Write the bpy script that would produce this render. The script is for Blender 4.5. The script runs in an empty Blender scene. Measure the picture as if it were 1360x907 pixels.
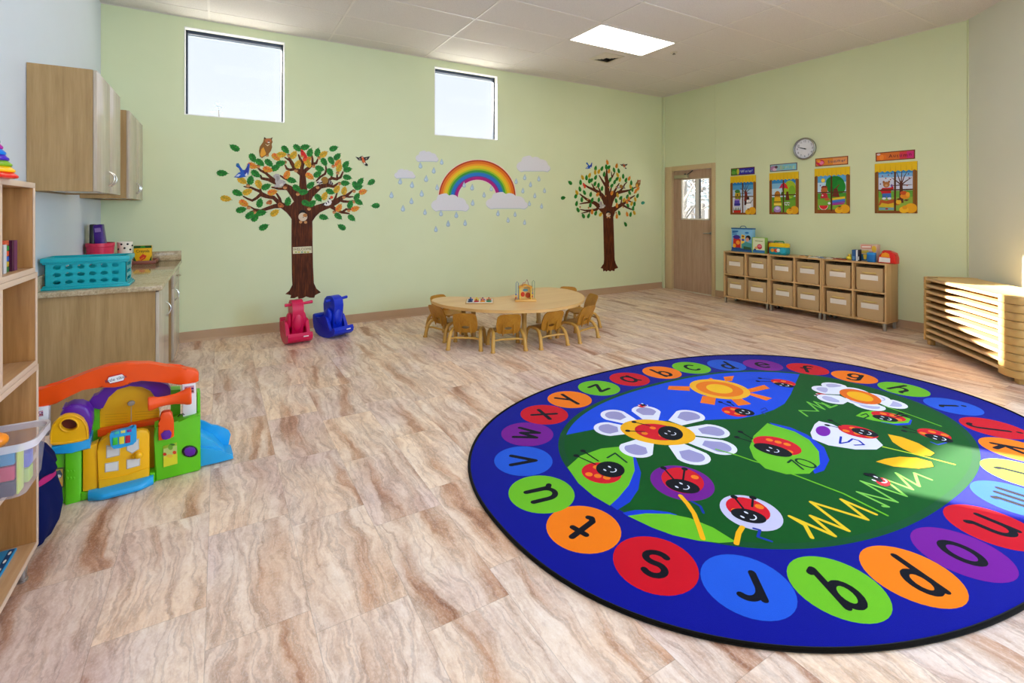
import bpy, bmesh, math, random
from mathutils import Vector, Matrix
random.seed(11)
SC = bpy.context.scene
COL = SC.collection
PI = math.pi
# ---------------------------------------------------------------- camera model (1360 x 907)
EYE = 1.39
FOC, YAW, HOR, CXP = 653.27, 0.536976, 279.917, 680.0
SN, CS = math.sin(YAW), math.cos(YAW)
BACK_Y, RIGHT_X, CEIL_Z, LEFT_X = 6.2424, 6.8976, 3.439, -1.0024
def ray(px):
    a = (px - CXP) / FOC
    return CS * a + SN, -SN * a + CS
def on_z(px, py, z=0.0):                      # point of a horizontal plane
    t = FOC * (EYE - z) / (py - HOR); dx, dy = ray(px)
    return Vector((dx * t, dy * t, z))
def on_y(px, py, Y=BACK_Y):                   # point of a plane parallel to the back wall
    dx, dy = ray(px); t = Y / dy
    return Vector((dx * t, Y, EYE + (HOR - py) * t / FOC))
def on_x(px, py, X=RIGHT_X):
    dx, dy = ray(px); t = X / dx
    return Vector((X, dy * t, EYE + (HOR - py) * t / FOC))

# ---------------------------------------------------------------- materials
def lin(h):
    h = h.lstrip('#'); o = []
    for i in (0, 2, 4):
        v = int(h[i:i+2], 16) / 255
        o.append(v / 12.92 if v <= .04045 else ((v + .055) / 1.055) ** 2.4)
    return (o[0], o[1], o[2], 1)
class N:
    """small node-tree helper"""
    def __init__(s, name):
        s.m = bpy.data.materials.new(name); s.m.use_nodes = True
        s.t = s.m.node_tree; s.b = s.t.nodes['Principled BSDF']; s.out = s.t.nodes['Material Output']
    def n(s, kind, **kw):
        nd = s.t.nodes.new(kind)
        for k, v in kw.items():
            if k.startswith('i_'): nd.inputs[k[2:]].default_value = v
            else: setattr(nd, k, v)
        return nd
    def l(s, a, b): s.t.links.new(a, b)
    def math(s, op, a, b=None, c=None):
        nd = s.n('ShaderNodeMath', operation=op)
        for i, v in enumerate((a, b, c)):
            if v is None: continue
            if hasattr(v, 'links'): s.l(v, nd.inputs[i])
            else: nd.inputs[i].default_value = v
        return nd.outputs[0]
    def ramp(s, fac, stops, interp='LINEAR'):
        nd = s.n('ShaderNodeValToRGB'); cr = nd.color_ramp; cr.interpolation = interp
        while len(cr.elements) < len(stops): cr.elements.new(.5)
        for e, (p, c) in zip(cr.elements, stops): e.position = p; e.color = lin(c)
        s.l(fac, nd.inputs[0]); return nd.outputs[0]
    def mix(s, fac, a, b, blend='MIX'):
        nd = s.n('ShaderNodeMix', data_type='RGBA', blend_type=blend)
        for v, i in ((fac, 0), (a, 6), (b, 7)):
            if hasattr(v, 'links'): s.l(v, nd.inputs[i])
            elif isinstance(v, str): nd.inputs[i].default_value = lin(v)
            else: nd.inputs[i].default_value = v
        return nd.outputs[2]
    def bump(s, h, strength=.2, dist=.01):
        nd = s.n('ShaderNodeBump'); nd.inputs['Strength'].default_value = strength; nd.inputs['Distance'].default_value = dist
        s.l(h, nd.inputs['Height']); s.l(nd.outputs[0], s.b.inputs['Normal'])
    def coords(s, scale=(1, 1, 1), gen='Object'):
        tc = s.n('ShaderNodeTexCoord'); mp = s.n('ShaderNodeMapping')
        mp.inputs['Scale'].default_value = scale; s.l(tc.outputs[gen], mp.inputs[0]); return mp.outputs[0]
    def noise(s, vec, scale, detail=3, rough=.5):
        nd = s.n('ShaderNodeTexNoise'); nd.inputs['Scale'].default_value = scale
        nd.inputs['Detail'].default_value = detail; nd.inputs['Roughness'].default_value = rough
        s.l(vec, nd.inputs['Vector']); return nd.outputs['Fac']
    def set(s, rough=.5, spec=.4, metal=0.0):
        s.b.inputs['Roughness'].default_value = rough; s.b.inputs['Specular IOR Level'].default_value = spec
        s.b.inputs['Metallic'].default_value = metal; return s
MATS = {}
def mat(name, hexc, rough=.5, spec=.4, metal=0.0, var=.05, scale=18.0, stretch=(1, 1, 1), bump=0.0):
    """plain surface with a faint procedural unevenness"""
    if name in MATS: return MATS[name]
    k = N(name).set(rough, spec, metal)
    v = k.coords(stretch)
    f = k.noise(v, scale, 4)
    base = lin(hexc)
    lo = tuple(max(0, c * (1 - var)) for c in base[:3]) + (1,); hi = tuple(min(1, c * (1 + var)) for c in base[:3]) + (1,)
    mx = k.n('ShaderNodeMix', data_type='RGBA'); mx.inputs[6].default_value = lo; mx.inputs[7].default_value = hi
    k.l(f, mx.inputs[0]); k.l(mx.outputs[2], k.b.inputs['Base Color'])
    if bump: k.bump(f, bump, .004)
    MATS[name] = k.m; return k.m
def plastic(name, hexc, rough=.38): return mat(name, hexc, rough, .45, var=.03)
def paper(name, hexc): return mat(name, hexc, .55, .3, var=.03, scale=40)
def wood(name, dark, mid, light, axis='z', rough=.42, scale=1.0):
    if name in MATS: return MATS[name]
    k = N(name).set(rough, .35)
    st = {'z': (14, 14, .9), 'y': (14, .9, 14), 'x': (.9, 14, 14)}[axis]
    v = k.coords(tuple(c * scale for c in st))
    f = k.noise(v, 2.2, 6, .6); g = k.noise(v, 9, 3)
    h = k.math('ADD', k.math('MULTIPLY', f, .75), k.math('MULTIPLY', g, .25))
    k.l(k.ramp(h, [(.32, dark), (.5, mid), (.68, light)]), k.b.inputs['Base Color'])
    MATS[name] = k.m; return k.m
def emit(name, hexc, strength):
    k = N(name); k.b.inputs['Base Color'].default_value = lin(hexc)
    k.b.inputs['Emission Color'].default_value = lin(hexc); k.b.inputs['Emission Strength'].default_value = strength
    return k.m
def clear(name, hexc, opacity=.08, rough=.05):
    k = N(name); tr = k.n('ShaderNodeBsdfTransparent'); tr.inputs[0].default_value = (1, 1, 1, 1)
    k.b.inputs['Base Color'].default_value = lin(hexc); k.b.inputs['Roughness'].default_value = rough
    mx = k.n('ShaderNodeMixShader'); mx.inputs[0].default_value = opacity
    k.l(tr.outputs[0], mx.inputs[1]); k.l(k.b.outputs[0], mx.inputs[2]); k.l(mx.outputs[0], k.out.inputs[0])
    return k.m

# ---------------------------------------------------------------- mesh builder
class MB:
    def __init__(s): s.bm = bmesh.new(); s.mats = []
    def mi(s, m):
        if m not in s.mats: s.mats.append(m)
        return s.mats.index(m)
    def face(s, pts, m):
        vs = [s.bm.verts.new(p) for p in pts]
        f = s.bm.faces.new(vs); f.material_index = s.mi(m); return f
    def merge(s, bm2, m, M=None):
        mi = s.mi(m); mp = {}
        for v in bm2.verts: mp[v] = s.bm.verts.new(M @ v.co if M else v.co)
        for f in bm2.faces:
            try: g = s.bm.faces.new([mp[v] for v in f.verts]); g.material_index = mi
            except ValueError: pass
        bm2.free()
    def box(s, x0, x1, y0, y1, z0, z1, m, bev=0.0, seg=2, M=None):
        b = bmesh.new(); bmesh.ops.create_cube(b, size=1)
        for v in b.verts: v.co = Vector(((x0+x1)/2 + v.co.x*(x1-x0), (y0+y1)/2 + v.co.y*(y1-y0), (z0+z1)/2 + v.co.z*(z1-z0)))
        if bev: bmesh.ops.bevel(b, geom=list(b.edges), offset=bev, segments=seg, profile=.5, affect='EDGES')
        s.merge(b, m, M); return s
    def prism(s, pts, F, m, w0=0.0, w1=.01, bev=0.0, seg=2):
        """outline pts (u,v) swept from w0 to w1; F(u,v,w) -> point"""
        b = bmesh.new(); n = len(pts)
        a = [b.verts.new((p[0], p[1], w0)) for p in pts]; c = [b.verts.new((p[0], p[1], w1)) for p in pts]
        b.faces.new(a[::-1]); top = b.faces.new(c)
        for i in range(n): b.faces.new((a[i], a[(i+1) % n], c[(i+1) % n], c[i]))
        if bev:
            ed = [e for e in b.edges if all(abs(v.co.z - w1) < 1e-9 for v in e.verts)] + [e for e in b.edges if all(abs(v.co.z - w0) < 1e-9 for v in e.verts)]
            bmesh.ops.bevel(b, geom=ed, offset=bev, segments=seg, profile=.5, affect='EDGES')
        b.normal_update(); bmesh.ops.triangulate(b, faces=[f for f in b.faces if len(f.verts) > 4])
        for v in b.verts: v.co = F(*v.co)
        bmesh.ops.recalc_face_normals(b, faces=list(b.faces))
        s.merge(b, m); return s
    def flat(s, pts, F, m, w=0.0):
        b = bmesh.new(); b.faces.new([b.verts.new((p[0], p[1], w)) for p in pts])
        b.normal_update(); bmesh.ops.triangulate(b, faces=list(b.faces))
        for v in b.verts: v.co = F(*v.co)
        s.merge(b, m); return s
    def tube(s, pts, r, m, seg=10, closed=False, caps=True, M=None):
        pts = [Vector(p) for p in pts]; n = len(pts)
        rs = [r] * n if not isinstance(r, (list, tuple)) else list(r)
        b = bmesh.new(); rings = []; up = None
        for i, p in enumerate(pts):
            if closed: d = pts[(i+1) % n] - pts[i-1]
            else: d = pts[min(i+1, n-1)] - pts[max(i-1, 0)]
            d.normalize()
            if up is None: up = Vector((0, 0, 1)) if abs(d.z) < .9 else Vector((1, 0, 0))
            u = (up - d * up.dot(d)).normalized(); w = d.cross(u); up = u
            rings.append([b.verts.new(p + (u * math.cos(2*PI*k/seg) + w * math.sin(2*PI*k/seg)) * rs[i]) for k in range(seg)])
        for i in range(n if closed else n-1):
            A, B = rings[i], rings[(i+1) % n]
            for k in range(seg): b.faces.new((A[k], A[(k+1) % seg], B[(k+1) % seg], B[k]))
        if caps and not closed: b.faces.new(rings[0][::-1]); b.faces.new(rings[-1])
        s.merge(b, m, M); return s
    def lathe(s, prof, m, c=(0, 0, 0), seg=24, M=None, sx=1, sy=1):
        b = bmesh.new(); rings = []
        for r, z in prof:
            rings.append([b.verts.new((c[0] + sx*max(r, 1e-4)*math.cos(2*PI*k/seg), c[1] + sy*max(r, 1e-4)*math.sin(2*PI*k/seg), c[2] + z)) for k in range(seg)])
        for A, B in zip(rings, rings[1:]):
            for k in range(seg): b.faces.new((A[k], A[(k+1) % seg], B[(k+1) % seg], B[k]))
        b.faces.new(rings[0][::-1]); b.faces.new(rings[-1])
        s.merge(b, m, M); return s
    def ball(s, c, r, m, seg=16, rings=10, M=None):
        if not isinstance(r, (tuple, list)): r = (r, r, r)
        b = bmesh.new(); bmesh.ops.create_uvsphere(b, u_segments=seg, v_segments=rings, radius=1)
        for v in b.verts: v.co = Vector((c[0]+v.co.x*r[0], c[1]+v.co.y*r[1], c[2]+v.co.z*r[2]))
        s.merge(b, m, M); return s
    def text(s, txt, F, size, m, w=0.0, align='CENTER', shear=0.0):
        cu = bpy.data.curves.new('tmp', 'FONT'); cu.body = txt; cu.size = size; cu.align_x = align; cu.align_y = 'CENTER'; cu.shear = shear
        cu.resolution_u = 3
        ob = bpy.data.objects.new('tmp', cu); COL.objects.link(ob)
        dg = bpy.context.evaluated_depsgraph_get(); me = bpy.data.meshes.new_from_object(ob.evaluated_get(dg))
        bpy.data.objects.remove(ob); bpy.data.curves.remove(cu)
        b = bmesh.new(); b.from_mesh(me); bpy.data.meshes.remove(me)
        for v in b.verts: v.co = F(v.co.x, v.co.y, w)
        s.merge(b, m); return s
    def data(s, name, smooth=35):
        bm = s.bm
        bmesh.ops.recalc_face_normals(bm, faces=[f for f in bm.faces])
        me = bpy.data.meshes.new(name); bm.to_mesh(me); bm.free()
        for m in s.mats: me.materials.append(m)
        if smooth:
            me.polygons.foreach_set('use_smooth', [True] * len(me.polygons)); me.set_sharp_from_angle(angle=math.radians(smooth))
        return me
    def build(s, name, parent=None, world=False, smooth=35, at=None, rot=None):
        me = s.data(name, smooth)
        o = bpy.data.objects.new(name, me); COL.objects.link(o)
        if parent is not None:
            o.parent = parent
            if world: me.transform(xf(parent).inverted())
        if at is not None: o.location = at
        if rot is not None: o.rotation_euler = rot
        return o
def xf(o):
    M = Matrix.Translation(o.location) @ o.rotation_euler.to_matrix().to_4x4()
    return xf(o.parent) @ M if o.parent else M
def tag(o, label, cat, group=None):
    o['label'] = label; o['category'] = cat
    if group: o['group'] = group
    return o
def thing(name, label, cat, loc=(0, 0, 0), rz=0.0, group=None):
    o = bpy.data.objects.new(name, None); COL.objects.link(o); o.empty_display_size = .1
    o.location = loc; o.rotation_euler = (0, 0, rz); return tag(o, label, cat, group)
def struct(o): o['kind'] = 'structure'; return o
def copy_tree(o, parent=None):
    c = o.copy(); COL.objects.link(c); c.parent = parent
    for ch in o.children: copy_tree(ch, c)
    return c
def XY(u, v, w): return Vector((u, v, w))
def recentre(o):
    """move a single-mesh thing's origin to the middle of its mesh"""
    me = o.data; c = sum((v.co for v in me.vertices), Vector()) / len(me.vertices)
    me.transform(Matrix.Translation(-c)); o.location = c; return o
def ell(cx, cy, rx, ry, n=28, rot=0.0, a0=0.0, a1=2*PI):
    full = abs(a1 - a0 - 2*PI) < 1e-6; k = n if full else n + 1
    o = []
    for i in range(k):
        t = a0 + (a1 - a0) * i / n; x, y = rx*math.cos(t), ry*math.sin(t)
        o.append((cx + x*math.cos(rot) - y*math.sin(rot), cy + x*math.sin(rot) + y*math.cos(rot)))
    return o
def stroke(pts, wid, cap=True):
    """outline of a thick polyline with round-ish ends"""
    P = [Vector((p[0], p[1])) for p in pts]; n = len(P); W = wid if isinstance(wid, (list, tuple)) else [wid]*n
    Lf, Rt = [], []
    for i in range(n):
        d = (P[min(i+1, n-1)] - P[max(i-1, 0)]).normalized(); nn = Vector((-d.y, d.x)); h = W[i] / 2
        if 0 < i < n-1:
            d1 = (P[i]-P[i-1]).normalized(); n1 = Vector((-d1.y, d1.x)); h = min(h / max(.35, nn.dot(n1)), h * 2.2)
        Lf.append(P[i] + nn*h); Rt.append(P[i] - nn*h)
    if cap:
        d0 = (P[0]-P[1]).normalized(); d1 = (P[-1]-P[-2]).normalized()
        e0 = [P[0] + d0*W[0]*.35]; e1 = [P[-1] + d1*W[-1]*.35]
    else: e0 = e1 = []
    return [tuple(p) for p in Lf + e1 + Rt[::-1] + e0]
def strip(mb, pts, wid, F, m, w=0.0):
    """thick polyline as one quad per segment plus joints (safe for zigzags)"""
    P = [Vector((p[0], p[1])) for p in pts]
    W = wid if isinstance(wid, (list, tuple)) else [wid]*len(P)
    for i in range(len(P)-1):
        d = (P[i+1]-P[i]).normalized(); nn = Vector((-d.y, d.x))
        mb.flat([P[i]+nn*W[i]/2, P[i+1]+nn*W[i+1]/2, P[i+1]-nn*W[i+1]/2, P[i]-nn*W[i]/2], F, m, w + i*2e-6)
    for i in range(len(P)): mb.flat(ell(P[i].x, P[i].y, W[i]/2, W[i]/2, 10), F, m, w + 4e-6 + i*2e-6)
# ================================================================ SETTING
# ---- materials
def wall_paint():
    k = N('wall_paint').set(.62, .25)
    v = k.coords((1, 1, 1)); f = k.noise(v, 2.0, 2); g = k.noise(v, 220, 2)
    c = k.mix(f, '#D5DDB2', '#DCE3BB'); k.l(c, k.b.inputs['Base Color']); k.bump(g, .06, .002)
    return k.m
def grey_paint():
    k = N('grey_wall_paint').set(.6, .25)
    v = k.coords((1, 1, 1)); f = k.noise(v, 2.0, 2); g = k.noise(v, 220, 2)
    k.l(k.mix(f, '#CED5D8', '#D4DBDF'), k.b.inputs['Base Color']); k.bump(g, .06, .002)
    return k.m
def diagonal_paint():
    k = N('diagonal_wall_paint').set(.6, .25)
    v = k.coords((1, 1, 1)); f = k.noise(v, 2.0, 2); g = k.noise(v, 220, 2)
    k.l(k.mix(f, '#DADBCB', '#E0E1D2'), k.b.inputs['Base Color']); k.bump(g, .06, .002)
    return k.m
def floor_vinyl():
    k = N('floor_vinyl').set(.34, .4)
    tc = k.n('ShaderNodeTexCoord'); sp = k.n('ShaderNodeSeparateXYZ'); k.l(tc.outputs['Object'], sp.inputs[0])
    X, Y = sp.outputs[0], sp.outputs[1]
    TW, TL = .3135, .635
    cx = k.math('DIVIDE', k.math('ADD', X, .039 + TW * 40), TW); ci = k.math('FLOOR', cx); cf = k.math('FRACT', cx)
    off = k.math('MULTIPLY', k.math('FRACT', k.math('MULTIPLY', k.math('SINE', k.math('MULTIPLY', ci, 12.9898)), 437.585)), .9)
    cy = k.math('ADD', k.math('DIVIDE', k.math('ADD', Y, 20), TL), off); ri = k.math('FLOOR', cy); rf = k.math('FRACT', cy)
    def hsh(a, b, s): return k.math('FRACT', k.math('MULTIPLY', k.math('SINE', k.math('ADD', k.math('MULTIPLY', ci, a), k.math('MULTIPLY', ri, b))), s))
    h1, h2, h3 = hsh(12.9898, 78.233, 43758.5), hsh(39.346, 11.135, 9513.7), hsh(73.156, 52.235, 26371.3)
    # per-tile shifted coordinates
    px = k.math('ADD', X, k.math('MULTIPLY', h1, 17.0)); py = k.math('ADD', Y, k.math('MULTIPLY', h2, 23.0))
    cb = k.n('ShaderNodeCombineXYZ'); k.l(px, cb.inputs[0]); k.l(py, cb.inputs[1]); k.l(h3, cb.inputs[2])
    V = cb.outputs[0]
    def scaled(sx, sy):
        m = k.n('ShaderNodeMapping'); m.inputs['Scale'].default_value = (sx, sy, 1); k.l(V, m.inputs[0]); return m.outputs[0]
    warp1 = k.noise(scaled(2.4, 1.3), 1.6, 3, .55); warp2 = k.noise(scaled(11, 5.5), 2.0, 5, .7); warp3 = k.noise(scaled(60, 36), 1.6, 4, .7)
    wx = k.math('ADD', px, k.math('ADD', k.math('ADD', k.math('MULTIPLY', warp1, .20), k.math('MULTIPLY', warp2, .036)), k.math('MULTIPLY', warp3, .009)))
    cb2 = k.n('ShaderNodeCombineXYZ'); k.l(k.math('MULTIPLY', wx, 10.0), cb2.inputs[0]); k.l(k.math('MULTIPLY', py, .9), cb2.inputs[1]); k.l(h3, cb2.inputs[2])
    band = k.noise(cb2.outputs[0], 1.0, 3, .5)
    cb3 = k.n('ShaderNodeCombineXYZ'); k.l(k.math('MULTIPLY', wx, 30.0), cb3.inputs[0]); k.l(k.math('MULTIPLY', py, 2.6), cb3.inputs[1]); k.l(h2, cb3.inputs[2])  # the l circle is a paler green, sunlight put into its colour
    thin = k.noise(cb3.outputs[0], 1.0, 6, .68)
    cb4 = k.n('ShaderNodeCombineXYZ'); k.l(k.math('MULTIPLY', wx, 19.0), cb4.inputs[0]); k.l(k.math('MULTIPLY', py, 1.4), cb4.inputs[1]); k.l(h1, cb4.inputs[2])
    veinn = k.noise(cb4.outputs[0], 1.0, 4, .55)
    fine = k.noise(scaled(150, 80), 1.0, 4, .7)
    base = k.ramp(band, [(.27, '#A87E62'), (.35, '#C3A188'), (.42, '#D4C0AE'), (.50, '#E0D3C5'), (.64, '#E8DDD0'), (.74, '#DCC9B4')])
    ln = k.math('ABSOLUTE', k.math('SUBTRACT', veinn, .47))
    dark = k.ramp(ln, [(.0, '#8C6E60'), (.012, '#B49C8E'), (.04, '#F4ECE6'), (.07, '#FFFFFF')])
    vein = k.ramp(thin, [(.33, '#B28E7A'), (.44, '#DCC8B8'), (.52, '#FAF5F0'), (.62, '#FFFFFF')])
    c = k.mix(.42, base, vein, 'MULTIPLY'); c = k.mix(.32, c, dark, 'MULTIPLY')
    mott = k.ramp(k.noise(scaled(34, 17), 1.0, 5, .72), [(.34, '#CDB6A6'), (.5, '#F6F0EA'), (.66, '#FFFFFF')])
    c = k.mix(.45, c, mott, 'MULTIPLY')
    tone = k.ramp(k.noise(scaled(1.4, .9), 1.3, 3), [(.35, '#E4D3D8'), (.5, '#F8F2EC'), (.65, '#FFEFDA')])
    c = k.mix(.7, c, tone, 'MULTIPLY')
    tile = k.ramp(h3, [(0, '#E6E0E6'), (.5, '#FFFFFF'), (1, '#F6ECE0')])
    c = k.mix(.4, c, tile, 'MULTIPLY')
    c = k.mix(k.math('MULTIPLY', k.math('GREATER_THAN', fine, .54), .10), c, '#F6F2EE')
    c = k.mix(1.0, c, (1.30, 1.27, 1.29, 1), 'MULTIPLY')
    ex = k.math('MINIMUM', cf, k.math('SUBTRACT', 1.0, cf)); ey = k.math('MINIMUM', rf, k.math('SUBTRACT', 1.0, rf))
    e = k.math('MINIMUM', k.math('MULTIPLY', ex, TW), k.math('MULTIPLY', ey, TL))
    g = k.math('LESS_THAN', e, .0011)
    c = k.mix(k.math('MULTIPLY', g, .32), c, '#7C6350')
    k.l(c, k.b.inputs['Base Color'])
    k.l(k.math('ADD', .30, k.math('MULTIPLY', fine, .12)), k.b.inputs['Roughness'])
    k.bump(thin, .05, .002)
    return k.m
def tile_mat():
    k = N('ceiling_tile_fibre').set(.9, .1)
    v = k.coords((1, 1, 1)); f = k.noise(v, 160, 3, .7); g = k.noise(v, 1.2, 2)
    c = k.ramp(f, [(.36, '#C6C0BB'), (.46, '#DAD4CF'), (.7, '#DFDAD5')])
    k.l(k.mix(k.math('MULTIPLY', g, .3), c, '#D6D0CA'), k.b.inputs['Base Color']); k.bump(f, .25, .003)
    return k.m
WALL = wall_paint(); GREY = grey_paint(); DIAG = diagonal_paint(); FLOOR = floor_vinyl(); TILE = tile_mat()
WHITE = mat('white_trim_paint', '#F1F0EA', .45)
GRIDM = mat('grid_metal', '#DCD5CE', .4)
BASEM = mat('baseboard_vinyl', '#B89878', .5, var=.06, scale=6)
NAVYF = mat('dark_window_frame', '#2A3648', .4)
GLASS = clear('window_glass', '#DDEAF2', .05)
FRONT_Y, FR_X = -2.6, 5.40
DG = (RIGHT_X, 2.03)

def wall_with_holes(name, F, u0, u1, z0, z1, holes, th, m):
    """F(u,w,z): wall of thickness th with rectangular holes (ua,ub,za,zb)"""
    mb = MB(); hs = sorted(holes); us = [u0] + [v for h in hs for v in h[:2]] + [u1]
    def blk(a, b, c, d):
        if b - a < 1e-5 or d - c < 1e-5: return
        bb = bmesh.new(); bmesh.ops.create_cube(bb, size=1)
        for v in bb.verts: v.co = F((a+b)/2 + v.co.x*(b-a), th/2 + v.co.y*th, (c+d)/2 + v.co.z*(d-c))
        mb.merge(bb, m)
    for i in range(0, len(us), 2): blk(us[i], us[i+1], z0, z1)
    for h in hs: blk(h[0], h[1], z0, h[2]); blk(h[0], h[1], h[3], z1)
    return struct(mb.build(name, smooth=0))
H1 = (-.311, .647, 2.413, 3.334); H2 = (2.503, 3.468, 2.418, 3.336)
wall_with_holes('wall_back', lambda u, w, z: Vector((u, BACK_Y + w, z)), LEFT_X - .2, RIGHT_X + .2, 0, 3.7, [H1, H2], .15, WALL)
mb = MB(); mb.box(LEFT_X - .15, LEFT_X, FRONT_Y - .15, BACK_Y, 0, 3.7, GREY); struct(mb.build('wall_left', smooth=0))
DOOR = (5.152, 6.183, 0, 2.168)
wall_with_holes('wall_right', lambda u, w, z: Vector((RIGHT_X + w, u, z)), DG[1], BACK_Y, 0, 3.7, [DOOR], .15, WALL)
d45 = math.sqrt(.5)
def diag(u, w, z): return Vector((DG[0] - d45*u + d45*w, DG[1] - d45*u - d45*w, z))
DLEN = (RIGHT_X - FR_X) / d45
wall_with_holes('wall_right_diagonal', diag, -.02, DLEN + .02, 0, 3.7, [], .15, DIAG)
FRY = DG[1] - (RIGHT_X - FR_X)
HW3 = (-1.9, .0, .9, 2.9)
wall_with_holes('wall_right_front', lambda u, w, z: Vector((FR_X + w, u, z)), FRONT_Y - .15, FRY, 0, 3.7, [HW3], .15, DIAG)
HW4, HW5 = (-.2, 1.9, .9, 2.9), (2.9, 4.9, .9, 2.9)
wall_with_holes('wall_front', lambda u, w, z: Vector((u, FRONT_Y - w, z)), LEFT_X - .15, FR_X + .15, 0, 3.7, [HW4, HW5], .15, WALL)
mb = MB(); mb.box(LEFT_X - .15, RIGHT_X + .15, FRONT_Y - .15, BACK_Y + .15, -.12, 0, FLOOR); struct(mb.build('floor', smooth=0))
mb = MB(); mb.box(LEFT_X - .15, RIGHT_X + .15, FRONT_Y - .15, BACK_Y + .15, CEIL_Z, CEIL_Z + .1, TILE)
ceil = struct(mb.build('ceiling', smooth=0))
mb = MB()
GX = [-.0905 + 1.2222 * i for i in range(0, 6)]; GY = [5.945 - .6125 * i for i in range(0, 15)]
for x in GX: mb.box(x - .011, x + .011, FRONT_Y, BACK_Y, CEIL_Z - .004, CEIL_Z + .002, GRIDM)
for y in GY: mb.box(LEFT_X, RIGHT_X, y - .011, y + .011, CEIL_Z - .0035, CEIL_Z + .002, GRIDM)
mb.box(LEFT_X, RIGHT_X, BACK_Y - .02, BACK_Y, CEIL_Z - .004, CEIL_Z + .002, GRIDM)
mb.box(RIGHT_X - .02, RIGHT_X, DG[1], BACK_Y, CEIL_Z - .004, CEIL_Z + .002, GRIDM)
mb.build('grid', ceil, smooth=0)
# corner furring strip and the joint above the door
mb = MB(); mb.box(RIGHT_X - .035, RIGHT_X, BACK_Y - .05, BACK_Y, 0, CEIL_Z, WALL, .003); struct(mb.build('trim_1'))
mb = MB(); mb.box(RIGHT_X - .008, RIGHT_X, 5.150, 5.166, 2.155, CEIL_Z, WALL, .002); struct(mb.build('trim_2'))
mb = MB()
mb.prism([(-.012, 0), (.012, 0), (.012, .008), (-.012, .008)], lambda u, w, z: diag(u, -w, z), WALL, 0, CEIL_Z); struct(mb.build('trim_3', smooth=0))
# baseboards
def base_prof(F, u0, u1): 
    mb = MB(); pr = [(0, 0), (.016, 0), (.013, .012), (.006, .02), (.005, .105), (0, .108)]
    b = bmesh.new()
    A = [b.verts.new(F(u0, p[0], p[1])) for p in pr]; B = [b.verts.new(F(u1, p[0], p[1])) for p in pr]
    n = len(pr)
    for i in range(n): b.faces.new((A[i], A[(i+1) % n], B[(i+1) % n], B[i]))
    b.faces.new(A[::-1]); b.faces.new(B); mb.merge(b, BASEM); return mb
struct(base_prof(lambda u, w, z: Vector((u, BACK_Y - w, z)), -.36, RIGHT_X - .036).build('baseboard_back'))
struct(base_prof(lambda u, w, z: Vector((RIGHT_X - w, u, z)), DG[1], 5.155).build('baseboard_right'))
struct(base_prof(lambda u, w, z: diag(u, -w, z), 0, DLEN).build('baseboard_diagonal'))
struct(base_prof(lambda u, w, z: Vector((LEFT_X + w, u, z)), FRONT_Y, 4.19).build('baseboard_left'))

# windows in the back wall
def back_window(name, H):
    root = struct(bpy.data.objects.new(name, None)); COL.objects.link(root); root.location = ((H[0]+H[1])/2, BACK_Y + .11, H[2])
    x0, x1, z0, z1 = H
    mb = MB()
    Y0, Y1 = BACK_Y + .075, BACK_Y + .125
    mb.box(x0, x1, Y0, Y1, z1 - .035, z1, NAVYF, .003); mb.box(x0, x1, Y0, Y1, z0, z0 + .012, NAVYF, .003)
    mb.box(x0, x0 + .022, Y0, Y1, z0, z1, NAVYF, .003); mb.box(x1 - .022, x1, Y0, Y1, z0, z1, NAVYF, .003)
    mb.box(x0 + .02, x1 - .02, Y0 + .02, Y1, z1 - .055, z1 - .042, mat('frame_bead', '#8C97A6', .4), .003)
    mb.build('window_frame', root, world=True)
    mb = MB(); t = .004
    mb.box(x0, x0 + t, BACK_Y - .0, BACK_Y + .075, z0, z1, WHITE); mb.box(x1 - t, x1, BACK_Y, BACK_Y + .075, z0, z1, WHITE)
    mb.box(x0, x1, BACK_Y, BACK_Y + .075, z1 - t, z1, WHITE); mb.box(x0, x1, BACK_Y, BACK_Y + .075, z0, z0 + t, WHITE)
    mb.box(x0 - .006, x0, BACK_Y - .003, BACK_Y, z0, z1 + .006, WHITE); mb.box(x1, x1 + .006, BACK_Y - .003, BACK_Y, z0 - .006, z1 + .006, WHITE)
    mb.box(x0, x1, BACK_Y - .003, BACK_Y, z1, z1 + .006, WHITE); mb.box(x0 - .006, x1, BACK_Y - .003, BACK_Y, z0 - .006, z0, WHITE)
    mb.build('reveal', root, world=True, smooth=0)
    mb = MB(); mb.box(x0 + .02, x1 - .02, BACK_Y + .098, BACK_Y + .103, z0 + .01, z1 - .03, GLASS); mb.build('pane', root, world=True, smooth=0)
back_window('window_1', H1); back_window('window_2', H2)
def plain_window(name, F, H, mull):
    root = struct(bpy.data.objects.new(name, None)); COL.objects.link(root); root.location = F((H[0]+H[1])/2, .08, H[2])
    mb = MB()
    def bar(a, b, c, d):
        bb = bmesh.new(); bmesh.ops.create_cube(bb, size=1)
        for v in bb.verts: v.co = F((a+b)/2 + v.co.x*(b-a), .09 + v.co.y*.05, (c+d)/2 + v.co.z*(d-c))
        mb.merge(bb, NAVYF)
    bar(H[0], H[1], H[3]-.05, H[3]); bar(H[0], H[1], H[2], H[2]+.05); bar(H[0], H[0]+.05, H[2], H[3]); bar(H[1]-.05, H[1], H[2], H[3])
    c = (H[0]+H[1])/2; bar(c-.025, c+.025, H[2], H[3])
    mb.build('window_frame', root, world=True, smooth=0)
    mb = MB(); bb = bmesh.new(); bmesh.ops.create_cube(bb, size=1)
    for v in bb.verts: v.co = F((H[0]+H[1])/2 + v.co.x*(H[1]-H[0]-.06), .09 + v.co.y*.006, (H[2]+H[3])/2 + v.co.z*(H[3]-H[2]-.06))
    mb.merge(bb, GLASS); mb.build('pane', root, world=True, smooth=0)
plain_window('window_3', lambda u, w, z: Vector((FR_X + w, u, z)), HW3, 1)
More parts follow.
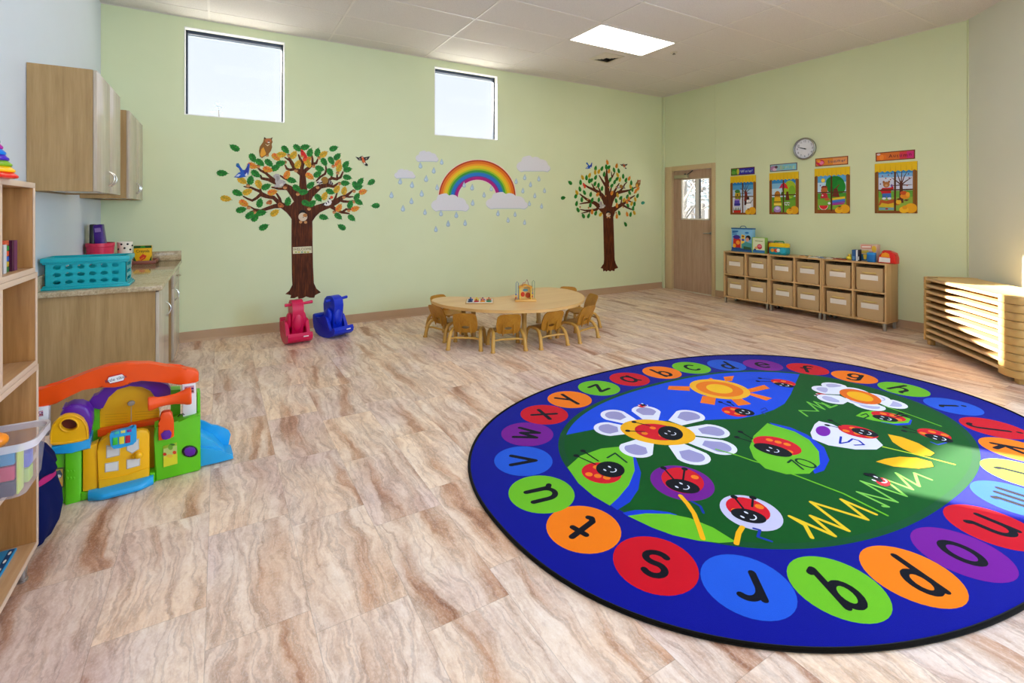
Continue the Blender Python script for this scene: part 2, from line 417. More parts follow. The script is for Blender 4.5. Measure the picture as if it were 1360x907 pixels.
plain_window('window_4', lambda u, w, z: Vector((u, FRONT_Y - w, z)), HW4, 1)
plain_window('window_5', lambda u, w, z: Vector((u, FRONT_Y - w, z)), HW5, 1)

# ---- door
DW = wood('door_veneer', '#A5856C', '#B3947B', '#BD9F86', 'z', .45, .7)
FRM = mat('door_frame_paint', '#CDB48A', .45, var=.04)
STEEL = mat('brushed_steel', '#A9A9A6', .3, .5, .9)
DARKM = mat('dark_bronze', '#3B3833', .35, .5, .6)
root = struct(bpy.data.objects.new('door_1', None)); COL.objects.link(root); root.location = (RIGHT_X, 5.62, 0)
L0, L1, LT = 5.217, 6.03, 2.085
mb = MB(); X = RIGHT_X
mb.box(X - .018, X + .13, 5.150, 5.2155, 0, 2.17, FRM, .004); mb.box(X - .018, X + .13, 6.0315, 6.185, 0, 2.17, FRM, .004)
mb.box(X - .0175, X + .1295, 5.2155, 6.0315, LT + .004, 2.1695, FRM, .003)
mb.build('door_frame', root, world=True)
mb = MB(); Xa, Xb = X + .035, X + .08
lz0, lz1, ly0, ly1 = 1.235, 1.935, 5.29, 5.865
mb.box(Xa, Xb, L0, L1, .012, lz0, DW, .002); mb.box(Xa, Xb, L0, L1, lz1, LT, DW, .002)
mb.box(Xa, Xb, L0, ly0, lz0, lz1, DW); mb.box(Xa, Xb, ly1, L1, lz0, lz1, DW)
leaf = mb.build('door_panel', root, world=True, smooth=0)
mb = MB(); CRM = mat('glazing_bead', '#E2DACB', .45)
w = .024
mb.box(Xa - .008, Xb, ly0, ly1, lz0, lz0 + w, CRM, .003); mb.box(Xa - .008, Xb, ly0, ly1, lz1 - .012, lz1, CRM, .003)
mb.box(Xa - .008, Xb, ly0, ly0 + .012, lz0, lz1, CRM, .003); mb.box(Xa - .008, Xb, ly1 - w, ly1, lz0, lz1, CRM, .003)
my = 5.535
mb.box(Xa + .004, Xb, my - .035, my + .035, lz0, lz1, mat('mullion_white', '#EDEAE6', .4), .003)
mb.box(Xa + .002, Xb, my - .043, my - .035, lz0, lz1, DARKM); mb.box(Xa + .002, Xb, my + .035, my + .041, lz0, lz1, mat('mullion_brown', '#A08874', .4))
mb.build('glazing_frame', root, world=True)
mb = MB(); mb.box(Xa + .02, Xa + .026, ly0, ly1, lz0, lz1, GLASS); mb.build('pane', root, world=True, smooth=0)
mb = MB(); CLS = mat('closer_metal', '#B4AE8C', .35, .5, .4)
mb.box(Xa - .055, Xa, 5.70, 5.985, 1.955, 2.01, CLS, .006)
mb.tube([(Xa - .03, 5.72, 2.01), (Xa - .05, 5.63, 2.045), (Xa - .03, 5.60, 2.075)], .009, DARKM)
mb.tube([(Xa - .03, 5.76, 2.01), (Xa - .03, 5.76, 2.03)], .018, DARKM); mb.build('door_closer', root, world=True)
mb = MB(); hy, hz = 5.262, 1.02
mb.lathe([(.026, 0), (.026, .006), (.02, .01), (.01, .014), (.009, .05)], STEEL, M=Matrix.Translation((Xa, hy, hz)) @ Matrix.Rotation(-PI/2, 4, 'Y'))
mb.tube([(Xa - .05, hy - .004, hz), (Xa - .05, hy + .06, hz), (Xa - .048, hy + .115, hz - .004)], [.011, .009, .007], STEEL)
mb.build('door_handle', root, world=True)
mb = MB(); mb.box(Xa - .03, Xb + .02, L0, L1, 0, .012, mat('threshold_metal', '#D9D0BE', .35, .5, .3), .003); mb.build('threshold', root, world=True)

# ---- ceiling fixtures
PANEL = emit('led_diffuser', '#FFFAF0', 5.2)
def ceiling_light(x, y, label):
    t = thing('ceiling_light', label, 'light', (x, y, CEIL_Z), group='flat panel ceiling lights')
    mb = MB(); W, D = .600, .295
    for a in ((-W, W, -D, -D + .016), (-W, W, D - .016, D), (-W, -W + .016, -D, D), (W - .016, W, -D, D)):
        mb.box(a[0], a[1], a[2], a[3], -.010, .0, GRIDM, .002)
    mb.build('frame', t)
    mb = MB(); mb.box(-W + .016, W - .016, -D + .016, D - .016, -.007, -.003, PANEL); mb.build('diffuser', t, smooth=0)
ceiling_light(4.187, 4.414, 'lit flat rectangular ceiling panel light beside the square air vent')
for x, y, l in ((.52, 4.414, 'flat ceiling panel light above the wall cabinets'), (.52, 1.964, 'flat ceiling panel light above the open shelf'), (4.187, 1.964, 'flat ceiling panel light above the round rug'),
                (.52, -.486, 'flat ceiling panel light behind the camera near the shelf'), (4.187, -.486, 'flat ceiling panel light behind the camera near the rug')):
    ceiling_light(x, y, l)
t = thing('air_vent', 'small square louvred ceiling vent just behind the lit ceiling panel', 'vent', (4.455, 5.01, CEIL_Z))
mb = MB(); VM = mat('vent_white', '#CFC6B4', .5); VD = mat('vent_dark', '#2A2823', .8)
mb.box(-.17, .17, -.17, .17, -.004, .002, VM, .001); mb.build('plate', t)
mb = MB(); mb.box(-.13, .13, -.13, .13, -.0055, -.004, VD); mb.build('opening', t, smooth=0)
mb = MB()
for s in range(4):
    R = Matrix.Rotation(s * PI/2, 4, 'Z')
    for i in range(4):
        r = .034 + i*.028
        b = bmesh.new()
        q = [(-r, -r, -.006), (r, -r, -.006), (r + .026, -r - .026, -.016 + .009), (-r - .026, -r - .026, -.007)]
        q = [(-r, -r, -.018), (r, -r, -.018), (r + .024, -r - .024, -.006), (-r - .024, -r - .024, -.006)]
        b.faces.new([b.verts.new(p) for p in q]); mb.merge(b, VM, R)
mb.build('louvre', t, smooth=0)
t = thing('ceiling_sprinkler', 'small round sprinkler on the ceiling right of the panel light', 'sprinkler', (5.06, 4.40, CEIL_Z))  # sprinkler head: round plate with a nozzle below
mb = MB(); mb.lathe([(.045, 0), (.045, -.004), (.03, -.008)], VM, seg=20); mb.build('cover_plate', t)
mb = MB(); mb.lathe([(.012, -.008), (.012, -.02), (.022, -.022), (.022, -.026)], mat('sprinkler_grey', '#8E887C', .4, .5, .5), seg=12); mb.build('nozzle', t)

# ---- outdoors
SNOW = mat('pale_ground', '#DADDE0', .9, .1)
mb = MB(); mb.box(-40, 60, 6.6, 70, -.4, -.3, SNOW); mb.box(7.2, 60, -40, 6.6, -.4, -.3, SNOW); o = struct(mb.build('ground_outside', smooth=0))
BARK = mat('grey_bark', '#8A8580', .9, .1); FROST_HAZE = mat('frosted_hazy_foliage', '#A4B0B6', .9, .1, var=.3, scale=9)  # foliage: frost, and for the far evergreen haze put into the pale colour
def outdoor_tree(x, y, h, label, ever=False, seed=1, n=70):
    rr = random.Random(seed)
    t = thing('outdoor_tree', label, 'tree', (x, y, -.3), group='trees outside')
    mb = MB(); mb.tube([(0, 0, 0), (.02*h, 0, h*.5), (0, .01*h, h*.97)], [.022*h, .015*h, .003*h], BARK)
    if not ever:
        for i in range(26):
            z = h * rr.uniform(.22, .85); a = rr.uniform(0, 2*PI); l = h * rr.uniform(.15, .34)
            p = Vector((math.cos(a)*l, math.sin(a)*l, l*rr.uniform(.3, .9)))
            mb.tube([(0, 0, z), tuple(p*.5 + Vector((0, 0, z+.02*h))), tuple(p + Vector((0, 0, z)))], [.008*h, .005*h, .002*h], BARK, seg=5)
    mb.build('trunk', t)
    mb = MB()
    for i in range(n):
        if ever:
            z = h * (i+1)/n; r = (h - z)*.28*rr.uniform(.6, 1.15) + .03*h; a = rr.uniform(0, 2*PI); rad = r*rr.uniform(.2, .8)
        else:
            z = h*rr.uniform(.35, 1.0); a = rr.uniform(0, 2*PI); rad = h*.3*math.sqrt(rr.random())*(1.15 - abs(z/h-.65)); r = h*rr.uniform(.02, .06)
        M = Matrix.Translation((rad*math.cos(a), rad*math.sin(a), z)) @ Matrix.Rotation(rr.uniform(0, 6), 4, 'Z') @ Matrix.Rotation(rr.uniform(0, 3), 4, 'X')
        for q in range(3):
            rr_ = max(.05, r * (.5 if ever else 1))
            mb.ball((rr.gauss(0, rr_*.6), rr.gauss(0, rr_*.6), rr.gauss(0, rr_*.4)), (rr_*.55, rr_*.22, rr_*.15), FROST_HAZE, 6, 4, M)
    mb.build('foliage', t)
p = on_y(290, 280, 34); outdoor_tree(p.x, 34, 8.1, 'hazy evergreen treetop at the lower edge of the left window', True, 3, 60)
for i, (px, X, h, l) in enumerate(((906, 12.5, 5.6, 'frosty tree seen through the left half of the door glass'), (917, 24, 8.0, 'taller frosty tree farther off behind the door glass'), (931, 16.5, 5.6, 'frosty tree seen through the right half of the door glass'), (939.5, 30, 8.4, 'frosty tree at the right edge of the door glass'))):
    q = on_x(px, 280, X); outdoor_tree(X, q.y, h, l, False, 20 + i, 150)
# ================================================================ CABINETS ON THE LEFT
LAM = wood('laminate_lit', '#B09F8A', '#BFAF9B', '#CBBCA8', 'z', .2)  # fronts: paler, greyer copy with the window's reflection put into the colour
LAM_SHADE = wood('laminate_shaded', '#9A7A4E', '#AA895B', '#B69668', 'z', .32)  # side panels: darker copy of the same laminate, shade put into the colour
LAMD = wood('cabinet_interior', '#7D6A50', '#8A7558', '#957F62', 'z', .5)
CHROME = mat('satin_nickel', '#C9C6C0', .22, .5, .95)
def granite():
    k = N('granite_laminate').set(.1, .5)
    v = k.coords((1, 1, 1)); f = k.noise(v, 75, 5, .7); g = k.noise(v, 16, 4, .6); h = k.noise(v, 210, 2)
    c = k.ramp(f, [(.33, '#6E5A3E'), (.44, '#A48C66'), (.55, '#C2AC88'), (.66, '#D6C6A8')])
    c2 = k.ramp(g, [(.35, '#A88F6C'), (.6, '#CDB996')])
    c = k.mix(.45, c, c2); c = k.mix(k.math('MULTIPLY', h, .25), c, '#8F7A58')
    k.l(c, k.b.inputs['Base Color']); return k.m
GRAN = granite()
def pull(parent, x, y, z, l=.1, vert=True):
    mb = MB(); pts = []
    for i in range(9):
        t = i / 8; a = PI * t
        pts.append((x + .032 * math.sin(a) ** .7, y, z - l/2 + l*t) if vert else (x + .032*math.sin(a)**.7, y - l/2 + l*t, z))
    mb.tube(pts, .0055, CHROME, 8); mb.build('handle', parent, world=True)
def upper_cabinet(y0, y1, z0, z1, label):
    t = thing('wall_cabinet', label, 'cabinet', (LEFT_X, (y0+y1)/2, z0), group='wall cabinets'); fx = -.671
    mb = MB(); th = .018
    mb.box(LEFT_X + .002, fx - .02, y0, y0 + th, z0, z1, LAM_SHADE, .001); mb.box(LEFT_X + .002, fx - .02, y1 - th, y1, z0, z1, LAM_SHADE, .001)
    mb.box(LEFT_X + .002, fx - .02, y0 + th, y1 - th, z1 - th, z1, LAM); mb.box(LEFT_X + .002, LEFT_X + .008, y0 + th, y1 - th, z0, z1 - th, LAMD)
    mb.box(LEFT_X + .002, fx - .02, y0 + th, y1 - th, z0 + .012, z0 + .012 + th, WHITE)
    mb.build('carcass', t, world=True, smooth=0)
    ym = (y0+y1)/2
    for a, b, hy in ((y0 + .002, ym - .0015, ym - .045), (ym + .0015, y1 - .002, ym + .045)):
        mb = MB(); mb.box(fx - .019, fx, a, b, z0 + .002, z1 - .002, LAM, .0015); d = mb.build('door', t, world=True)
        pull(d, fx, hy, z0 + .105)
    return t
upper_cabinet(4.053, 4.928, 1.512, 2.288, 'large light wood wall cabinet nearest the camera, above the teal crate')
upper_cabinet(5.37, BACK_Y - .003, 1.497, 2.262, 'light wood wall cabinet in the corner against the back wall')
BX, CT = -.36, .838
def base_cabinet(y0, y1, label, drawer, hy, hz):
    t = thing('base_cabinet', label, 'cabinet', (LEFT_X, (y0+y1)/2, 0), group='base cabinets under the counter')
    mb = MB(); th = .02
    mb.box(LEFT_X + .002, BX - .02, y0, y0 + th, 0, CT, LAM_SHADE, .001); mb.box(LEFT_X + .002, BX - .02, y1 - th, y1, 0, CT, LAM_SHADE, .001)
    mb.box(LEFT_X + .002, BX - .02, y0 + th, y1 - th, .1, .1 + th, LAMD); mb.box(LEFT_X + .002, BX - .02, y0 + th, y1 - th, CT - th, CT, LAMD)
    mb.box(LEFT_X + .002, LEFT_X + .01, y0 + th, y1 - th, .1, CT, LAMD); mb.box(BX - .09, BX - .075, y0 + th, y1 - th, 0, .1, LAMD)
    mb.build('carcass', t, world=True, smooth=0)
    ztop = CT - .012
    if drawer:
        mb = MB(); mb.box(BX - .019, BX, y0 + .003, y1 - .003, ztop - .15, ztop, LAM, .0015); d = mb.build('drawer', t, world=True); pull(d, BX, (y0+y1)/2, ztop - .075, .1, False); ztop -= .154
    mb = MB(); mb.box(BX - .019, BX, y0 + .001, y1 - .003, .012, ztop, LAM, .0015); d = mb.build('door', t, world=True); pull(d, BX, hy, hz, .11)
base_cabinet(4.195, 4.962, 'light wood base cabinet at the near end of the counter, behind the play house', False, 4.72, .62)
base_cabinet(5.49, BACK_Y - .002, 'light wood base cabinet in the back corner beyond the open knee space', True, 5.62, .6)
t = thing('countertop', 'speckled tan granite-look countertop holding the teal crate', 'countertop', (LEFT_X, 5.2, CT))
mb = MB(); mb.box(LEFT_X + .002, BX + .022, 4.165, BACK_Y - .002, CT, .874, GRAN, .007, 3); mb.build('slab', t, world=True)
mb = MB(); mb.box(LEFT_X + .02, BX + .018, BACK_Y - .022, BACK_Y - .002, .874, .97, GRAN, .003); mb.box(LEFT_X + .002, LEFT_X + .02, 4.17, BACK_Y - .002, .874, .97, GRAN, .003); mb.build('backsplash', t, world=True)

# ================================================================ OPEN SHELF
OAK = wood('oak_inner_shaded', '#8F6030', '#A87540', '#BD8B52', 'z', .4, .8)  # inner panels: darker oak, the shade inside the shelf put into the colour
OAKY = wood('oak_board', '#A67B50', '#BC9064', '#CCA37A', 'y', .4, .8)
EDGE = mat('edge_band', '#D3B59A', .45, var=.05, scale=30)
SX0, SX1 = -.99, -.602
def shelf_unit(name, label, y0, y1, z0, z1, dividers, shelves, feet):
    t = thing(name, label, 'shelf', ((SX0+SX1)/2, (y0+y1)/2, 0 if feet else z0), group='open cube shelf units by the left wall'); th = .02; ef = .003
    def board(nm, a, m=None):
        mb = MB(); mb.box(a[0], a[1], a[2], a[3], a[4], a[5], m, .0012); p = mb.build(nm, t, world=True)
        if nm != 'back_panel':
            mb = MB(); mb.box(SX1, SX1 + ef, a[2], a[3], a[4], a[5], EDGE, .001); mb.build('edge_band', p, world=True)
    board('top_board', (SX0, SX1, y0, y1, z1 - th, z1), OAKY); board('bottom_board', (SX0, SX1, y0, y1, z0, z0 + th), OAKY)
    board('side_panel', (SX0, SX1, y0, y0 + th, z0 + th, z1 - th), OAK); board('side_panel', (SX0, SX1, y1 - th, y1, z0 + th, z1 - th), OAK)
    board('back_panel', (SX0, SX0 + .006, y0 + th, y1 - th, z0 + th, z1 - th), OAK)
    for d in dividers: board('divider', (SX0 + .006, SX1, d - th/2, d + th/2, z0 + th, z1 - th), OAK)
    for s in shelves: board('shelf_board', (SX0 + .006, SX1, y0 + th, y1 - th, s - th, s), OAKY)
    if feet:
        for fx in (SX0 + .05, SX1 - .035):
            for fy in (y0 + .05, y1 - .04):
                mb = MB(); mb.lathe([(.018, 0), (.018, .008), (.015, .01), (.017, z0)], STEEL, (fx, fy, 0), 16); mb.build('leg', t, world=True)
    return t
shelf_unit('shelf_unit', 'low open oak shelf unit on metal legs holding the clear bin, lowest of the stack', 1.80, 2.568, .104, .80, [], [.47], True)
shelf_unit('shelf_unit', 'empty open oak cube shelf unit in the middle of the stack', 1.80, 2.556, .801, 1.155, [2.192], [], False)
shelf_unit('shelf_unit', 'top open oak cube shelf unit carrying the rainbow stacking toy', 1.80, 2.528, 1.156, 1.495, [2.188], [], False)

# rainbow stacking toy on the shelf
p = on_z(-14, 236, 1.495); p.x -= .03
t = thing('stacking_toy', 'rainbow tower of nested stacking cups on top of the open shelf', 'toy', (p.x, p.y, 1.495))
cols = ['#DD1A14', '#F2B408', '#74A012', '#3A10A0', '#1272C4', '#A8158C', '#0B7F6C']
z = 0
for i, c in enumerate(cols):
    r0 = .094 - i*.0072; r1 = r0 - .004; h = .0185
    mb = MB(); n = 48; b = bmesh.new(); rings = []
    prof = [(r0*.96, 0), (r0, .003), (r0*.99, .008), (r1*.9, h), (r1*.6, h + .001)] if i < 6 else [(r0, 0), (r0, .006), (r0*.92, .022), (r0*.7, .034), (r0*.35, .041), (.004, .042)]
    for r, zz in prof:
        rings.append([b.verts.new(((r + .004*math.cos(8*2*PI*k/n))*math.cos(2*PI*k/n), (r + .004*math.cos(8*2*PI*k/n))*math.sin(2*PI*k/n), z + zz)) for k in range(n)])
    for A, B in zip(rings, rings[1:]):
        for k in range(n): b.faces.new((A[k], A[(k+1) % n], B[(k+1) % n], B[k]))
    b.faces.new(rings[0][::-1]); b.faces.new(rings[-1]); mb.merge(b, plastic('stack_' + c, c, .3)); mb.build('stacking_cup', t); z += h
# small books and block tower in the top cube
zb = 1.1762
def book(name, label, x0, x1, y0, y1, z0, h, cover, group=None, pages='#EDE6D8'):
    t = thing(name, label, 'book', ((x0+x1)/2, (y0+y1)/2, z0), group=group)
    mb = MB(); c = paper('cover_' + cover, cover)
    mb.box(x0, x1, y0, y0 + .0025, z0, z0 + h, c); mb.box(x0, x1, y1 - .0025, y1, z0, z0 + h, c); mb.box(x1 - .003, x1, y0, y1, z0, z0 + h, c, .001); mb.build('cover', t, world=True, smooth=0)
    mb = MB(); mb.box(x0 + .003, x1 - .003, y0 + .0025, y1 - .0025, z0 + .002, z0 + h - .002, paper('page_paper', pages)); mb.build('pages', t, world=True, smooth=0)
    return t
q = on_z(6.5, 362, zb)
book('book', 'pale grey slim book left of the block tower in the top cube', -.735, -.625, 2.302, 2.332, zb, .098, '#C9C3C0', 'small books in the top cube')
book('book', 'dark plum slim book standing right of the block tower', -.735, -.628, 2.392, 2.412, zb, .108, '#4A1030', 'small books in the top cube')
book('book', 'purple and maroon book standing at the right end of the top cube', -.735, -.628, 2.414, 2.446, zb, .108, '#6A2A50', 'small books in the top cube')
t = thing('block_tower', 'tower of red, green, orange, blue and yellow cubes in the top cube', 'toy', (-.66, 2.363, zb))
for i, c in enumerate(('#1E7A30', '#D8B422', '#1C55B8', '#E8501A', '#1A8A2A', '#C24A20')):
    mb = MB(); mb.box(-.027, .027, -.022, .022, i*.0185, (i+1)*.0185 - .0006, plastic('cube_' + c, c), .002); mb.build('cube_block', t)

# translucent bin with blocks on the middle board
BIN = clear('milky_plastic', '#E3DCE6', .24, .3); BINR = clear('milky_plastic_rim', '#EDE8EF', .62, .3)
bx0, bx1, by0, by1, bz, bh = -.90, -.518, 2.15, 2.350, .4705, .176
t = thing('plastic_bin', 'translucent plastic bin of coloured blocks sticking out of the open shelf', 'bin', ((bx0+bx1)/2, (by0+by1)/2, bz))
def rrect(x0, x1, y0, y1, r, n=5):
    o = []
    for cx, cy, a in ((x1-r, y1-r, 0), (x0+r, y1-r, PI/2), (x0+r, y0+r, PI), (x1-r, y0+r, 1.5*PI)):
        for i in range(n+1): o.append((cx + r*math.cos(a + PI/2*i/n), cy + r*math.sin(a + PI/2*i/n)))
    return o
def shell(mb, lv, m, closed_bottom=True):
    b = bmesh.new(); R = [[b.verts.new((p[0], p[1], z)) for p in pts] for pts, z in lv]
    for A, B in zip(R, R[1:]):
        n = len(A)
        for k in range(n): b.faces.new((A[k], A[(k+1) % n], B[(k+1) % n], B[k]))
    if closed_bottom: b.faces.new(R[0][::-1])
    mb.merge(b, m)
mb = MB()
shell(mb, [(rrect(bx0+.022, bx1-.022, by0+.016, by1-.016, .03), bz + .001), (rrect(bx0+.016, bx1-.014, by0+.010, by1-.010, .035), bz + .02), (rrect(bx0, bx1, by0, by1, .04), bz + bh)], BIN)
mb.build('tub', t, world=True)
mb = MB(); rp_ = rrect(bx0-.006, bx1+.008, by0-.008, by1+.008, .045)
shell(mb, [(rrect(bx0, bx1, by0, by1, .04), bz+bh), (rp_, bz+bh+.002), (rp_, bz+bh-.022)], BINR, False); mb.build('rim', t, world=True)
bl = [('#D0185A', -.590, 2.20, .048, .048, .05), ('#201C44', -.590, 2.20, .048, .048, 0), ('#1F93C8', -.590, 2.20, .048, .048, .1), ('#8CC63A', -.648, 2.20, .056, .05, .05), ('#16284A', -.648, 2.20, .056, .05, 0),
      ('#2F9FCB', -.648, 2.20, .056, .05, .1), ('#C9D94A', -.5595, 2.205, .007, .05, .0), ('#4A5CC8', -.566, 2.285, .028, .045, .05), ('#B8D24A', -.566, 2.285, .028, .045, 0), ('#B3222E', -.64, 2.285, .09, .05, .05), ('#D04A8C', -.64, 2.285, .09, .05, 0), ('#B0284A', -.80, 2.25, .1, .12, 0)]
names = {'#D0185A': 'magenta', '#201C44': 'dark navy', '#1F93C8': 'light blue', '#8CC63A': 'lime', '#16284A': 'dark blue', '#2F9FCB': 'sky blue', '#C9D94A': 'yellow green', '#4A5CC8': 'violet blue', '#B8D24A': 'pale lime', '#B3222E': 'red', '#D04A8C': 'pink', '#B0284A': 'crimson'}
for c, x, y, w_, d_, z0 in bl:
    mb = MB(); hh = .046 if c != '#C9D94A' else .14
    mb.box(-w_/2, w_/2, -d_/2, d_/2, 0, hh, plastic('block_' + c, c), .003)
    o = mb.build('toy_block', at=(x, y, bz + .004 + z0)); tag(o, names[c] + ' plastic toy block inside the translucent bin', 'block', 'blocks in the translucent bin')
mb = MB(); mb.ball((0, 0, 0), (.04, .034, .026), plastic('orange_toy', '#F58A12', .35)); tag(mb.build('toy_ball', at=(-.628, 2.215, bz + .004 + .1465 + .026)), 'orange oval toy lying on top of the blocks in the bin', 'toy')

# picture book on the bottom board
a, b_, c_ = on_z(27, 728, .126), on_z(-3, 733, .126), on_z(-3, 779, .126)
t = thing('picture_book', 'blue picture book lying on the bottom board of the open shelf', 'book', (-.72, 2.392, .125))
mb = MB(); mb.box(-.80, -.648, 2.262, 2.522, .1245, .134, paper('book_blue', '#1E86B8'), .002); mb.build('cover', t, world=True)
mb = MB()
mb.flat([(-.652, 2.267), (-.652, 2.517), (-.668, 2.517), (-.668, 2.267)], lambda u, v, w: Vector((u, v, .1344)), paper('book_navy', '#123A66'))
for i in range(5): mb.flat(ell(-.66, 2.292 + i*.05, .004, .012, 10), lambda u, v, w: Vector((u, v, .1347)), paper('book_white', '#E8E8E2'))
mb.flat([(-.675, 2.362), (-.70, 2.452), (-.76, 2.482), (-.78, 2.402), (-.74, 2.342)], lambda u, v, w: Vector((u, v, .1346)), paper('book_yellow', '#EFB41E'))
mb.flat(ell(-.71, 2.417, .02, .028), lambda u, v, w: Vector((u, v, .1349)), paper('book_orange', '#E06A1C')); mb.build('cover_picture', t, world=True, smooth=0)

# blue bag behind the shelf end
t = thing('fabric_bag', 'dark blue drawstring fabric bag with a pink band on the floor behind the shelf', 'bag', (-.735, 2.80, 0))
BAGM = mat('bag_cloth', '#081244', .9, .15, var=.35, scale=10, stretch=(1, 1, .3), bump=.4)
def bag(mb, prof, m, amp):
    n = 64; b = bmesh.new(); R = []
    for r, z in prof: R.append([b.verts.new(((r + amp*r*math.sin(9*2*PI*k/n + z*9))*math.cos(2*PI*k/n), (r + amp*r*math.sin(9*2*PI*k/n + z*9))*math.sin(2*PI*k/n), z)) for k in range(n)])
    for A, B in zip(R, R[1:]):
        for k in range(n): b.faces.new((A[k], A[(k+1) % n], B[(k+1) % n], B[k]))
    b.faces.new(R[0][::-1]); b.faces.new(R[-1]); mb.merge(b, m)
mb = MB(); bag(mb, [(.085, 0), (.115, .012), (.140, .07), (.152, .14), (.150, .20), (.140, .245), (.128, .262)], BAGM, .045); mb.build('bag_body', t)
mb = MB(); bag(mb, [(.130, .259), (.135, .264), (.135, .281), (.130, .286)], mat('bag_band', '#B02468', .8, .2), .012); mb.build('tie_band', t)
mb = MB(); bag(mb, [(.128, .283), (.136, .30), (.126, .34), (.10, .39), (.07, .42), (.02, .43)], BAGM, .07); mb.build('bag_neck', t)

# ================================================================ THINGS ON THE COUNTER
CTZ = .8745
# teal crate: perforated walls built as strips around round holes
TEAL = plastic('teal_plastic', '#10A6AE', .32)
def crate_wall(mb, O, U, L, H, cols_, rows, r0, r1, zlo, zhi, th, Nn):
    """wall from O along U (length L, height H) with oval holes; Nn = inward normal"""
    U = Vector(U).normalized(); Z = Vector((0, 0, 1)); Nn = Vector(Nn)
    b = bmesh.new(); cw = L / cols_; rh = (zhi - zlo) / rows; n = 16
    def P2(u, z, w): return Vector(O) + U*u + Z*z + Nn*w
    def quad(a): b.faces.new([b.verts.new(p) for p in a])
    for w in (0, th):
        quad([P2(0, 0, w), P2(L, 0, w), P2(L, zlo, w), P2(0, zlo, w)]); quad([P2(0, zhi, w), P2(L, zhi, w), P2(L, H, w), P2(0, H, w)])
    for i in range(cols_):
        for j in range(rows):
            cu, cz = (i+.5)*cw, zlo + (j+.5)*rh
            ring, out = [], []
            for k in range(n):
                a = 2*PI*k/n; c, s_ = math.cos(a), math.sin(a); m_ = max(abs(c), abs(s_))
                ring.append((cu + r0*c, cz + r1*s_)); out.append((cu + cw/2*c/m_, cz + rh/2*s_/m_))
            for k in range(n):
                q = (k+1) % n
                for w in (0, th): quad([P2(*ring[k], w), P2(*ring[q], w), P2(*out[q], w), P2(*out[k], w)])
                quad([P2(*ring[k], 0), P2(*ring[q], 0), P2(*ring[q], th), P2(*ring[k], th)])
    bmesh.ops.remove_doubles(b, verts=list(b.verts), dist=1e-5); mb.merge(b, TEAL)
A = on_z(53, 386, CTZ); B = on_z(172, 379.5, CTZ)
cx0, cx1, cy0, cy1 = -.985, -.53, 4.245, 4.50
t = thing('crate', 'teal plastic crate with rows of oval holes on the counter', 'crate', ((cx0+cx1)/2, (cy0+cy1)/2, CTZ))
CH = .208; ins = .018
mb = MB()
crate_wall(mb, (cx0+ins+.03, cy0+ins, CTZ), (1, 0, 0), cx1-cx0-2*ins-.06, CH, 6, 3, .0195, .0138, .024, .170, .004, (0, 1, 0))
crate_wall(mb, (cx0+ins+.03, cy1-ins, CTZ), (1, 0, 0), cx1-cx0-2*ins-.06, CH, 6, 3, .0195, .0138, .024, .170, .004, (0, -1, 0))
crate_wall(mb, (cx1-ins, cy0+ins+.03, CTZ), (0, 1, 0), cy1-cy0-2*ins-.06, CH, 2, 3, .040, .0138, .024, .170, .004, (-1, 0, 0))
crate_wall(mb, (cx0+ins, cy0+ins+.03, CTZ), (0, 1, 0), cy1-cy0-2*ins-.06, CH, 2, 3, .040, .0138, .024, .170, .004, (1, 0, 0))
for sx_, sy_ in ((0, 0), (1, 0), (0, 1), (1, 1)):      # solid corner posts
    xa = cx0+ins if not sx_ else cx1-ins-.031; ya = cy0+ins if not sy_ else cy1-ins-.031
    yb = ya if not sy_ else ya+.027; xb = xa if not sx_ else xa+.027
    mb.box(xa, xa+.031, yb, yb+.004, CTZ, CTZ+CH, TEAL); mb.box(xb, xb+.004, ya, ya+.031, CTZ, CTZ+CH, TEAL)
mb.build('crate_walls', t, world=True, smooth=20)
mb = MB(); mb.box(cx0+ins, cx1-ins, cy0+ins, cy1-ins, CTZ+.003, CTZ+.008, TEAL); mb.build('crate_floor', t, world=True)
def ringbox(mb, o, z0, z1, i0, m):
    x0, x1, y0, y1 = o
    mb.box(x0, x1, y0, y0+i0, z0, z1, m, .003); mb.box(x0, x1, y1-i0, y1, z0, z1, m, .003)
    mb.box(x0, x0+i0, y0+i0-.003, y1-i0+.003, z0, z1, m, .003); mb.box(x1-i0, x1, y0+i0-.003, y1-i0+.003, z0, z1, m, .003)
mb = MB(); ringbox(mb, (cx0, cx1, cy0, cy1), CTZ+.178, CTZ+CH, .02, TEAL); ringbox(mb, (cx0+.008, cx1-.008, cy0+.008, cy1-.008), CTZ+.166, CTZ+.179, .013, TEAL); mb.build('rim', t, world=True)
mb = MB(); ringbox(mb, (cx0, cx1, cy0, cy1), CTZ, CTZ+.016, .02, TEAL); ringbox(mb, (cx0+.009, cx1-.009, cy0+.009, cy1-.009), CTZ+.015, CTZ+.028, .013, TEAL); mb.build('base_flange', t, world=True)
